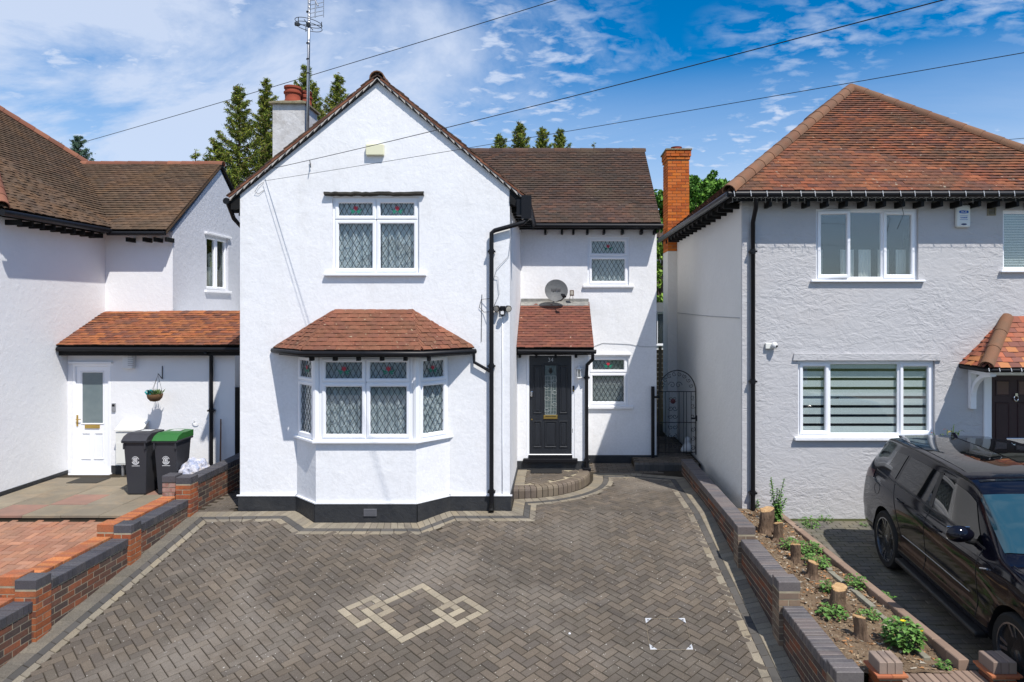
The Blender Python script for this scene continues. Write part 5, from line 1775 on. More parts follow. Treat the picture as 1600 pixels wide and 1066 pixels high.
mb = MB(); mb.rbox(X(829, 12.95), X(878, 12.95), 12.88, 13.16, .172, .188, .005)
for k in range(14): mb.box(X(830, 12.95) + k * .043, X(830, 12.95) + k * .043 + .02, 12.89, 13.15, .186, .192)
tag(mb.build('doormat', mat('black_rubber', (.02, .02, .021), .8), None), 'black ribbed doormat on the curved step', 'doormat')

# recessed drain cover
cvr = [(1008, 967), (1070, 967), (1083, 1016), (1016, 1016)]
def gpt(px, py):
    k = (py - HY) / F
    Y = (HC + .13 * 11) / (k + .13)
    return Vector((X(px, Y), Y, gz(Y)))
cp = [gpt(*p) for p in cvr]
t = thing('drain_cover', 'recessed drain cover with four white corner plates set in the paving', 'drain cover', tuple(cp[3]))
for i in range(4):
    a, b, c = cp[i], cp[(i + 1) % 4], cp[(i - 1) % 4]
    up = Vector((0, 0, .0045))
    mb = MB(); mb.prism([a + up, a + (b - a) * .165 + up, a + (c - a) * .165 + up], (0, 0, .004)); mb.build('corner_plate', mat('white_painted_metal', (.50, .51, .53), .6, .3, var=(30, .6, (.34, .34, .34))), t)
    mb = MB(); q = a + (b - a) * .065 + (c - a) * .065 + up; mb.box(q.x - .011, q.x + .011, q.y - .011, q.y + .011, q.z + .0042, q.z + .0056); mb.build('key_hole', M_black, t)
    mb = MB(); mb.tube([a + Vector((0, 0, .003)), b + Vector((0, 0, .003))], .0035, 4); mb.build('cover_edge', mat('worn_steel_edge', (.20, .165, .12), .8, .2), t)
p = gpt(890, 991)
mb = MB(Matrix.Translation(p)); mb.lathe([(.008, .0), (.015, .005), (.012, .013), (.004, .016)], 8)
tag(mb.build('pebble', mat('white_stone', (.7, .7, .7)), None), 'small white pebble alone on the dark paving', 'pebble')

# ------------------------------------------------------------------ brick boundary walls
B_red = mat('red_stock_brick', None, .88, .2, pal=[(.36, .10, .035), (.30, .08, .035), (.22, .07, .04), (.40, .13, .05), (.17, .065, .045), (.33, .10, .04)], grain=(60, .5), rnd=.18, var=(9, .5, (.14, .075, .05)), bump=(60, .5, .005))
B_mix = mat('mixed_dark_brick', None, .88, .2, pal=[(.10, .062, .05), (.14, .065, .045), (.075, .055, .05), (.20, .075, .045), (.12, .07, .055), (.085, .06, .055), (.24, .08, .04)], grain=(60, .5), rnd=.18, var=(7, .5, (.09, .07, .055)), bump=(60, .5, .005))
B_blue = mat('blue_engineering_brick', None, .55, .4, pal=[(.050, .050, .062), (.060, .058, .070), (.042, .043, .052), (.070, .066, .074)], grain=(60, .5), rnd=.15, var=(7, .5, (.085, .08, .08)), bump=(60, .35, .004))
B_cop = mat('purple_coping_brick', None, .6, .35, pal=[(.095, .085, .090), (.115, .10, .10), (.08, .075, .082), (.13, .105, .10)], grain=(60, .5), rnd=.13, var=(6, .5, (.15, .135, .125)), bump=(60, .35, .004))
B_orange = mat('orange_coping_brick', None, .88, .2, pal=[(.42, .14, .05), (.36, .11, .045), (.48, .17, .06), (.30, .10, .05)], grain=(60, .5), rnd=.15, var=(9, .5, (.26, .12, .07)), bump=(60, .5, .005), stain=(3, .4, (.20, .15, .09)))


def boundary_wall(t, xf, side, segs, pils, zf, brick_m, cope_m, pil_m, cap_m, w=.215, zlow=-1.0, cope_h=.10, pil_w=.235, facelim=300):
    """wall along Y; xf drive-side face, body on the other side of `side` (side=+1: visible face looks to +x).
    segs: (y0, y1, ztop); pils: (y0, ztop) front edge"""
    b, cp, pb, cb = [], [], [], []
    core = MB()
    for y0, y1, zt in segs:
        xa, xb = (xf - w, xf) if side > 0 else (xf, xf + w)
        core.box(xa + .003, xb - .003, y0, y1, zlow, zt - cope_h)
        core.box(xa + .007, xb - .007, y0 + .003, y1 - .003, zt - cope_h, zt - .012)
        zb = zt - cope_h - .01
        rows = int((zb - zlow) / .075)
        brick_face(b, (xf, y0, 0), (0, 1, 0), y1 - y0, zb - rows * .075, zb, (side, 0, 0), zmin=lambda c: zf(c.y - .1) - .06)
        brick_face(b, (xf - side * w, y0, 0), (0, 1, 0), y1 - y0, zb - 3 * .075, zb, (-side, 0, 0))
        n = int((y1 - y0) / .075)
        for k in range(n):
            y = y0 + (k + .5) * (y1 - y0) / n
            m = Matrix.Translation((xf - side * (w / 2 - .006), y, zt + R.gauss(0, .0015))) @ Matrix.Rotation(R.gauss(0, .006), 4, 'Z')
            cp.append(m)
    for y0, zt in pils:
        pw = pil_w
        xc = xf - side * (pw / 2 - .045)
        xa, xb = xc - pw / 2, xc + pw / 2
        core.box(xa + .003, xb - .003, y0 + .003, y0 + pw - .003, zlow, zt - .107)
        core.box(xa + .012, xb - .012, y0 + .012, y0 + pw - .012, zt - .107, zt - .01)
        zb = zt - .115
        rows = int((zb - zlow) / .075)
        z0 = zb - rows * .075
        for o, u, nn, off in (((xa, y0, 0), (1, 0, 0), (0, -1, 0), 0), ((xa, y0, 0), (0, 1, 0), (-1, 0, 0), 1), ((xb, y0, 0), (0, 1, 0), (1, 0, 0), 1), ((xa, y0 + pw, 0), (1, 0, 0), (0, 1, 0), 0)):
            brick_face(pb, o, u, pw, z0, zb, nn, zmin=lambda c: zf(c.y - .1) - .06, off=off)
        for k in range(3):
            y = y0 + pw * (k + .5) / 3
            cb.append(Matrix.Translation((xc, y, zt + R.gauss(0, .001))))
    core.build('mortar_core', M_mortar, t)
    pieces('brick', b, brick_m, t, CUBE, facelim)
    pieces('coping_brick', cp, cope_m, t, proto_box(w + .012, .064, cope_h, .006), 150)
    pieces('pillar_brick', pb, pil_m, t, CUBE, 250)
    pieces('cap_brick', cb, cap_m, t, proto_box(pil_w + .004, pil_w / 3 - .008, .105, .006), 30)


t = thing('boundary_wall', 'stepped brick boundary wall with blue brick coping left of the driveway', 'brick wall', (XWL, 9, -.2))
boundary_wall(t, XWL, 1, [(11.05, 13.1, .53), (9.52, 10.9, .25), (7.84, 9.33, .14), (5.2, 7.62, .01)], [(10.82, .60), (9.30, .32), (7.60, .245), (4.98, .12)], gz, B_mix, B_blue, B_red, B_blue)
# neighbour's own wall behind
def gn(y): return -.02 - .10 * max(0, 10.5 - y)
t = thing('boundary_wall', 'low red brick wall with worn orange coping beside the neighbouring orange paving', 'brick wall', (-6.2, 8.5, -.1))
boundary_wall(t, XWL - .47 + .215, 1, [(9.55, 10.95, .27), (7.90, 9.33, .16), (5.2, 7.66, .03)], [(9.34, .32), (7.68, .25)], gn, B_red, B_orange, B_red, B_orange)
t = thing('brick_pier', 'short red brick pier with dark cap beside the front wheelie bins', 'brick pier', (X(262, 11.1), 11.0, 0))
its = []
x0, x1 = X(252, 10.95), X(272, 10.95)
for o, u, nn, off, ln in (((x0, 10.98, 0), (1, 0, 0), (0, -1, 0), 0, x1 - x0), ((x1, 10.98, 0), (0, 1, 0), (1, 0, 0), 1, .22), ((x0, 10.98, 0), (0, 1, 0), (-1, 0, 0), 1, .22)):
    brick_face(its, o, u, ln, .03, .47, nn, off=off)
mb = MB(); mb.box(x0 + .006, x1 - .006, 10.986, 11.19, -.1, .48); mb.build('mortar_core', M_mortar, t)
pieces('brick', its, mat('washed_red_brick', None, .9, .2, pal=[(.30, .13, .09), (.26, .10, .07), (.34, .17, .13)], rnd=.15, var=(9, .7, (.36, .28, .25)), bump=(60, .5, .005)), t, CUBE, 100)
mb = MB(); mb.rbox(x0 - .005, x1 + .005, 10.97, 11.2, .48, .59, .008); mb.build('cap_brick', B_blue, t)

# right retaining wall, fed by the soil bed
t = thing('retaining_wall', 'stepped dark brick retaining wall with brick-on-edge coping right of the driveway', 'brick wall', (XWR, 9, -.2))
boundary_wall(t, XWR, -1, [(9.45, 13.6, .29), (7.76, 9.21, .165), (6.22, 7.52, .0)], [(9.22, .325), (7.53, .255), (5.98, .08)], gz, B_mix, B_cop, mat('grey_brown_pier_brick', None, .85, .2, pal=[(.22, .15, .10), (.12, .08, .06), (.17, .12, .09)], rnd=.15, var=(8, .5, (.2, .16, .12)), bump=(60, .5, .005)), B_cop, pil_w=.235)


def zs(x, y):
    """soil bed"""
    base = .05 - .022 * max(0, 10.9 - y) - .03 * (x - 2.75)
    return base + .05 * noise.noise(Vector((x * 2.2, y * 2.2, 0))) + .018 * noise.noise(Vector((x * 9, y * 9, 3))) - .02


def xk(y): return 3.52 + (10.6 - y) * .055
mb = MB()
rows = []
NY, NX = 110, 26
for j in range(NY + 1):
    y = 6.25 + (11.09 - 6.25) * j / NY
    rows.append([(2.70 + (xk(y) + .03 - 2.70) * i / NX, y, zs(2.70 + (xk(y) + .03 - 2.70) * i / NX, y)) for i in range(NX + 1)])
mb.grid(rows)
soil = tag(mb.build('flower_bed_soil', M_soil, None, smooth=True), 'bare brown soil of the flower bed between wall and kerb', kind='structure')
rr = random.Random(12)
mb = MB()
for _ in range(2600):
    y = rr.uniform(6.3, 11)
    x = rr.uniform(2.75, xk(y))
    s = rr.uniform(.006, .022)
    z = zs(x, y)
    q = [Vector((rr.gauss(0, s), rr.gauss(0, s), rr.uniform(-.2, .8) * s)) for _ in range(4)]
    mb.add([Vector((x, y, z + .004)) + p for p in q], [(0, 1, 2), (0, 2, 3), (0, 3, 1), (1, 3, 2)])
tag(mb.build('soil_debris', mat('soil_debris', None, .95, .1, pal=[(.20, .14, .09), (.30, .22, .14), (.11, .07, .045), (.36, .18, .08), (.34, .30, .24)], rnd=.25), None), 'bark chips and small stones strewn over the soil', 'debris', kind='stuff')

# kerb
kt = thing('kerb', 'low brown brick kerb between flower bed and neighbouring drive', 'kerb', (3.8, 8.6, -.1))
it = []
y = 6.36
K_m = mat('brown_kerb_block', None, .88, .2, pal=[(.26, .18, .135), (.23, .16, .12), (.28, .20, .15)], rnd=.12, var=(5, .4, (.20, .15, .12)), bump=(80, .4, .004))
while y < 10.95:
    zk = .035 - .008 * (11 - y)
    m = Matrix.Translation((xk(y + .1) + .05, y + .1, zk)) @ Matrix.Rotation(.055, 4, 'Z') @ Matrix.Rotation(.008, 4, 'X')
    it.append(m)
    y += .203
pieces('kerb_block', it, K_m, kt, proto_box(.10, .197, .24, .008), 60)

# strip of old concrete edging lying in the soil along the kerb
es = tag(thing('edging_strip', 'pale old concrete edging half buried in the soil beside the kerb', 'edging', (3.6, 7.3, -.1)))
for k in range(7):
    y = 6.55 + k * .34
    mb = MB(Matrix.Translation((xk(y) - .17 + R.gauss(0, .008), y, zs(xk(y) - .17, y) + .012)) @ Matrix.Rotation(.06 + R.gauss(0, .03), 4, 'Z') @ Matrix.Rotation(R.gauss(0, .02), 4, 'X'))
    mb.rbox(-.035, .035, 0, .32, -.08, .02, .008)
    mb.build('edging_block', mat('old_concrete', (.25, .235, .19), .95, .1, var=(8, .6, (.16, .16, .11)), bump=(40, .6, .005)), es)

# front wall of the bed with two capped piers
t = thing('front_wall', 'low brown brick wall at the front of the flower bed', 'brick wall', (3.4, 6.15, -.4))
mb = MB(); mb.box(3.1, 3.89, 6.10, 6.30, -1, -.17); mb.build('mortar_core', M_mortar, t)
pieces('coping_brick', [Matrix.Translation((3.13 + k * .072, 6.20, -.075)) for k in range(11)], K_m, t, proto_box(.066, .215, .10, .006), 30)
it = []
brick_face(it, (3.1, 6.10, 0), (1, 0, 0), .79, -.93, -.18, (0, -1, 0))
pieces('brick', it, B_red, t, CUBE, 60)
M_cr = mat('red_creasing_tile', None, .8, .2, pal=[(.42, .15, .07), (.36, .12, .06)], rnd=.1, bump=(60, .4, .004))
for x0, lab in ((2.885, 'brick pier with brown block cap nearest the retaining wall'), (3.90, 'brick pier with brown block cap in front of the black car')):
    t = thing('brick_pier', lab, 'brick pier', (x0 + .1, 6.2, -.8))
    zt = .115
    mb = MB(); mb.box(x0 + .006, x0 + .204, 6.09, 6.29, -1, zt - .12); mb.build('mortar_core', M_mortar, t)
    it = []
    for o, u, nn, off in (((x0, 6.084, 0), (1, 0, 0), (0, -1, 0), 0), ((x0, 6.084, 0), (0, 1, 0), (-1, 0, 0), 1), ((x0 + .21, 6.084, 0), (0, 1, 0), (1, 0, 0), 1), ((x0, 6.294, 0), (1, 0, 0), (0, 1, 0), 0)):
        brick_face(it, o, u, .21, zt - .155 - .075 * 10, zt - .155, nn, off=off)
    pieces('brick', it, B_red, t, CUBE, 60)
    pieces('cap_block', [Matrix.Translation((x0 + .105 + (k - 1) * .071, 6.19, zt)) for k in range(3)], mat('brown_cap_block', None, .85, .2, pal=[(.25, .18, .145), (.28, .21, .165)], rnd=.1, var=(6, .5, (.19, .15, .13)), bump=(80, .4, .004)), t, proto_box(.065, .215, .105, .006), 5)
    for dz, e in ((.0, .035), (-.022, .018)):
        for k in (0, 1):
            mb = MB(); mb.box(x0 - e + k * (.105 + e) + .002, x0 + .105 - .002 + k * (.105 + e), 6.084 - e, 6.294 + e, zt - .125 + dz, zt - .108 + dz); mb.build('creasing_tile', M_cr, t)

# neighbour's patio, orange paving and right drive
pat = strip_ground('patio', XB + .01, -6.1, [10.62, YLn], lambda y: .055, M_darkmortar, 'weathered slab patio in front of the white side door')
it, it2 = [], []
for i in range(6):
    for j in range(5):
        x, y = XB + .35 + i * .60, 10.9 + j * .60
        if x > -6.2 or y > YLn - .1: continue
        m = Matrix.Translation((x, y, .068 + R.gauss(0, .002))) @ Matrix.Rotation(R.gauss(0, .004), 4, 'X')
        (it2 if (i, j) in ((1, 0), (4, 2), (2, 1)) else it).append(m)
SL_ = proto_box(.592, .592, .04, .006)
pieces('slab', it, mat('buff_slab', None, .92, .2, pal=[(.25, .21, .15), (.22, .185, .135), (.28, .235, .17), (.235, .20, .15)], rnd=.12, var=(2.2, .6, (.15, .13, .10)), bump=(50, .4, .004), stain=(3, .4, (.30, .22, .14))), pat, SL_, 60)
pieces('slab', it2, mat('pink_slab', None, .92, .2, pal=[(.26, .145, .11), (.28, .16, .12)], rnd=.12, var=(2.2, .6, (.17, .12, .10)), bump=(50, .4, .004)), pat, SL_, 60)
mb = MB(); mb.rbox(X(100, 12.5), X(148, 12.5), 12.55, 12.95, .068, .08, .004)
tag(mb.build('doormat', mat('dark_coir', (.05, .047, .042), .95, .1, bump=(90, .6, .006)), None), 'dark doormat on the patio slabs below the white door', 'doormat')
nd = strip_ground('neighbour_paving', XB - 3, -6.22, [4.6, 6, 8, 10.5, 10.62], gn, M_darkmortar, 'orange herringbone block paving of the left neighbour', .008)
it = []
for i in range(-70, 70):
    for j in range(-70, 70):
        k = (i - j) % 4
        if k == 0: a, b, ang = (i + .5), j, 0
        elif k == 3: a, b, ang = i, (j + .5), 90
        else: continue
        x, y = -8 + a * .1, 8 + b * .1
        if -9.9 < x < -6.3 and 6.6 < y < 10.58:
            m = Matrix.Translation((x, y, gn(y) + R.gauss(0, .0012))) @ Matrix.Rotation(math.atan(.10), 4, 'X') @ Matrix.Rotation(math.radians(ang), 4, 'Z')
            it.append(m)
pieces('paver', it, mat('orange_block', None, .9, .2, pal=[(.35, .155, .09), (.30, .13, .08), (.38, .18, .11), (.27, .13, .085), (.33, .165, .11)], rnd=.13, var=(1.5, .55, (.26, .17, .115)), bump=(110, .4, .003)), nd, PAV, 300)


def gr(y): return -.13 - .03 * max(0, 10.8 - y)
rd = strip_ground('neighbour_drive', 3.7, 9.2, [4.6, 6, 8, 10.8, 11.1], gr, mat('mossy_joint', (.05, .055, .025), .95, .1, var=(5, .5, (.09, .09, .04))), 'dark block paved drive under the black car', .008)
it = []
for i in range(30):
    for j in range(70):
        x, y = 3.6 + i * .2 + (j % 2) * .1, 4.8 + j * .1
        if x > xk(y) + .17 and y < 11.0: it.append(Matrix.Translation((x, y, gr(y) + R.gauss(0, .002))) @ Matrix.Rotation(.03, 4, 'X') @ Matrix.Rotation(R.gauss(0, .008), 4, 'Z'))
pieces('paver', it, mat('mossy_dark_block', None, .9, .2, pal=[(.12, .11, .10), (.10, .095, .085), (.14, .125, .11)], rnd=.15, var=(2.5, .6, (.15, .14, .095)), bump=(110, .4, .003), stain=(2.5, .5, (.16, .14, .10))), rd, PAV, 200)
# ------------------------------------------------------------------ stumps and plants
rr = random.Random(21)
M_bark = mat('bark', (.11, .075, .052), .95, .1, var=(16, .8, (.21, .145, .10)), bump=(22, 1.0, .05), stretch=(1, 1, .25))
M_cut = mat('cut_wood', (.50, .33, .17), .8, .1, var=(22, .8, (.30, .17, .08)), bump=(40, .4, .004))
SP = [(1197, 832, 36, 22, 'thick upright stump nearest the grey house, between wall and tall weed', .02),
      (1216, 846, 28, 14, 'slim dark stump just in front of the thickest stump', .0),
      (1244, 877, 26, 15, 'small stump with pale top among the leafy weeds, third from the house', -.02),
      (1268, 902, 23, 18, 'short pale leaning stump level with the middle wall pier', .06),
      (1308, 950, 32, 25, 'broad split stump beside the long retaining wall coping', .05),
      (1346, 996, 32, 20, 'frontmost stump, leaning, left of the yellow flowered weed', -.05)]
for px, py, hp, wp, lab, lean in SP:
    Y = F * (HC + .05) / (py - HY)
    for _ in range(4): Y = F * (HC - zs(X(px, Y), Y)) / (py - HY)
    s = F / Y
    x, z = X(px, Y), zs(X(px, Y), Y)
    r, h = wp / s / 2, hp / s
    t = thing('tree_stump', lab, 'stump', (x, Y, z))
    mb = MB()
    rings = []
    ph = rr.uniform(0, 6)
    n = 18
    for k, f in enumerate((-.2, 0, .12, .35, .65, .93, 1.0)):
        q = []
        for i in range(n):
            a = 2 * math.pi * i / n
            fl = 1 + (.45 * max(0, .2 - f) / .2 if f < .2 else 0) * (1 + .5 * math.sin(3 * a + ph))
            ra = r * .92 * fl * (1 + .12 * math.sin(2 * a + ph) + .08 * math.sin(5 * a + ph * 2) + rr.uniform(-.09, .09))
            zz_ = z + h * f + (.22 * r * math.sin(a + ph) + (rr.uniform(-.5, .15) * .12 * r) if f > .9 else 0)
            q.append((x + lean * h * f * 2 + ra * math.cos(a), Y + ra * math.sin(a), zz_))
        rings.append(q)
    vs = [p for q in rings for p in q]
    fs = [(k * n + i, k * n + (i + 1) % n, (k + 1) * n + (i + 1) % n, (k + 1) * n + i) for k in range(len(rings) - 1) for i in range(n)]
    mb.add(vs, fs)
    for q_ in range(5):
        a = rr.uniform(0, 6.28)
        e = Vector((x + math.cos(a) * r * rr.uniform(1.7, 2.6), Y + math.sin(a) * r * rr.uniform(1.7, 2.6), z - .015))
        b_ = Vector((x + math.cos(a) * r * .8, Y + math.sin(a) * r * .8, z + h * .16))
        mb.tube([b_, b_.lerp(e, .5) + Vector((rr.uniform(-.01, .01), rr.uniform(-.01, .01), -.012)), e], [r * .3, r * .2, r * .07], 6)
    mb.build('bark', M_bark, t, smooth=True)
    mb = MB()
    for q_ in range(7):
        a = rr.uniform(0, 6.28)
        p_ = Vector((x + lean * h * 2 + math.cos(a) * r * .86, Y + math.sin(a) * r * .86, z + h * .97))
        mb.add([p_ + Vector((-.008, 0, 0)), p_ + Vector((.008, .004, 0)), p_ + Vector((rr.uniform(-.01, .01), 0, rr.uniform(.012, .035))), p_ + Vector((0, .008, 0))], [(0, 1, 2), (1, 3, 2), (3, 0, 2)])
    mb.build('splinters', M_cut, t)
    top = rings[-1]
    mb = MB()
    cx_, cy_ = sum(p[0] for p in top) / n, sum(p[1] for p in top) / n
    inn_ = [((p[0] - cx_) * .97 + cx_, (p[1] - cy_) * .97 + cy_, p[2] + .006) for p in top]
    mb.add(top + inn_ + [(cx_, cy_, sum(p[2] for p in top) / n + rr.uniform(-.005, .012))], [(i, (i + 1) % n, n + (i + 1) % n, n + i) for i in range(n)] + [(n + i, n + (i + 1) % n, 2 * n) for i in range(n)])
    mb.build('cut_top', M_cut, t)

M_weed = mat('weed_leaf', None, .6, .25, pal=[(.075, .17, .03), (.10, .21, .045), (.055, .13, .025), (.13, .24, .06)], rnd=.2)
M_stem = mat('weed_stem', (.12, .19, .06), .7)
M_yel = mat('yellow_petal', (.85, .60, .01), .5)


def leafshape(mb, p, d, w, droop=.3):
    p, d = Vector(p), Vector(d)
    s = d.cross(Vector((0, 0, 1)))
    if s.length < 1e-4: s = Vector((1, 0, 0))
    s = s.normalized() * w
    n = s.cross(d).normalized()
    m = p + d * .5 + n * w * .3
    e = p + d - Vector((0, 0, d.length * droop))
    mb.add([p, m + s, e, m - s, m - n * w * .25], [(0, 1, 4), (1, 2, 4), (2, 3, 4), (3, 0, 4)])


def weed(px, py, wpx, hpx, lab, n=90, leaf=.045, tall=False, flower=0, base=None):
    Y = F * (HC + .05) / (py - HY)
    for _ in range(4):
        zb = base if base is not None else zs(X(px, Y), Y)
        Y = F * (HC - zb) / (py - HY)
    x, z, s = X(px, Y), zb, F / Y
    wr, h = wpx / s / 2, hpx / s
    t = thing('weed', lab, 'weed', (x, Y, z))
    mb, ms = MB(), MB()
    tips = []
    if tall:
        for k in range(7):
            a = rr.uniform(0, 6.28)
            tx, ty, th_ = x + wr * .75 * math.cos(a) * rr.random(), Y + wr * .6 * math.sin(a) * rr.random() - .02, h * rr.uniform(.55, 1)
            pts = [(x + (tx - x) * f ** 1.5 + .01 * math.sin(f * 9), Y + (ty - Y) * f, z + th_ * f) for f in (0, .25, .5, .75, 1)]
            ms.tube(pts, .006, 5)
            m = int(n / 7)
            for i in range(m):
                f = (i + .5) / m
                p = Vector(pts[0]).lerp(Vector(pts[-1]), f)
                b = i * 2.4
                ln = leaf * (1.7 - 1.1 * f)
                leafshape(mb, p, (math.cos(b) * ln, math.sin(b) * ln, ln * .45), ln * .36, .35)
    else:
        for i in range(n):
            a, r = rr.uniform(0, 6.28), wr * math.sqrt(rr.random()) * .8
            hh = h * rr.uniform(.15, 1) * (1 - .5 * (r / max(wr, .01)) ** 2)
            p = (x + r * math.cos(a), Y + r * math.sin(a), z + hh)
            if i % 3 == 0: ms.tube([(x + r * .3 * math.cos(a), Y + r * .3 * math.sin(a), z), p], .0025, 4)
            b = a + rr.gauss(0, .7)
            ln = leaf * rr.uniform(.6, 1.3)
            leafshape(mb, p, (math.cos(b) * ln, math.sin(b) * ln, ln * rr.uniform(-.1, .6)), ln * .38, .25)
    mb.build('leaves', M_weed, t)
    ms.build('stem', M_stem, t)
    for k in range(flower):
        fx, fy, fz = x - wr * .15 + k * .16, Y - wr * .3 - k * .02, z + h * (.98 - .3 * k)
        m2 = MB()
        for q in range(8):
            a = q * math.pi / 4
            m2.add([(fx, fy, fz), (fx + .022 * math.cos(a - .3), fy - .01 + .02 * math.sin(a - .3), fz + .012), (fx + .032 * math.cos(a), fy - .01 + .028 * math.sin(a), fz + .018), (fx + .022 * math.cos(a + .3), fy - .01 + .02 * math.sin(a + .3), fz + .012)], [(0, 1, 2, 3)])
        m2.build('yellow_flower', M_yel, t)


weed(1213, 818, 44, 72, 'tall leafy weed against the grey wall behind the thickest stump', 260, .06, tall=True)
weed(1266, 826, 34, 18, 'leafy weed hugging the kerb end by the grey wall', 90, .05)
weed(1290, 815, 30, 10, 'low spreading weed on the drive edge below the grey wall', 40, .04, base=-.14)
weed(1352, 822, 22, 7, 'small mossy weed on the drive behind the car tail', 30, .03, base=-.14)
weed(1233, 858, 26, 18, 'leafy clump between the slim stump and the third stump', 80, .05)
weed(1262, 863, 46, 16, 'broad-leaved weed patch right of the third stump', 130, .055)
weed(1276, 884, 46, 16, 'broad-leaved weed patch in front of the third stump', 120, .055)
weed(1292, 925, 22, 18, 'bright green clump right of the short pale stump', 70, .045)
weed(1338, 918, 36, 20, 'light green weed patch beside the middle of the kerb', 90, .045)
weed(1300, 962, 52, 16, 'flat leafy rosette at the foot of the split stump', 120, .05)
weed(1358, 965, 40, 12, 'thin weed patch right of the frontmost stump', 60, .04)
weed(1410, 1012, 62, 46, 'bushy green weed with two yellow flowers near the front piers', 330, .06, flower=2)
weed(1475, 1045, 22, 12, 'small weed at the kerb near the front pier', 40, .04)
weed(1385, 940, 26, 14, 'small weed by the kerb left of the rear car wheel', 40, .04)
weed(1180, 795, 12, 16, 'small weed at the foot of the black downpipe by the thickest stump', 40, .04)
t = thing('potted_plant', 'dark leafy potted plant against the grey wall behind the black car roof', 'plant', (X(1480, 10.95), 10.9, -.13))
px0 = X(1480, 10.9)
mb = MB(Matrix.Translation((px0, 10.85, -.13))); mb.lathe([(.12, 0), (.17, .32), (.18, .34), (.15, .34)], 16); mb.build('plant_pot', mat('terracotta_pot', (.3, .065, .035)), t, smooth=True, angle=40)
mb, ms = MB(), MB()
for k in range(9):
    a = k * 2.4
    e = Vector((px0 + .33 * math.cos(a) * rr.uniform(.3, 1), 10.85 + .1 * math.sin(a), 1.2 + rr.uniform(-.1, .28)))
    b = Vector((px0, 10.85, .2))
    ms.tube([b, b.lerp(e, .5) + Vector((0, 0, .1)), e], .007, 5)
    for i in range(14):
        p = b.lerp(e, .4 + .6 * i / 13)
        leafshape(mb, p, (rr.gauss(0, .05), rr.gauss(0, .05), rr.uniform(.0, .05)), .022)
mb.build('leaves', mat('dark_leaf', None, .6, .2, pal=[(.03, .06, .015), (.05, .09, .02), (.16, .05, .03), (.28, .20, .03)], rnd=.2), t)
ms.build('stem', M_stem, t)

# ------------------------------------------------------------------ wheelie bins
M_bin = mat('dark_grey_bin_plastic', (.032, .033, .040), .5, .4, var=(3, .4, (.045, .045, .05)), bump=(120, .15, .002))
M_lidb = mat('black_bin_lid', (.040, .040, .046), .42, .4, var=(4, .3, (.06, .06, .065)))
M_lidg = mat('green_bin_lid', (.028, .13, .03), .42, .4, var=(4, .3, (.04, .17, .04)))
M_print = mat('print_white', (.85, .85, .85), .5)


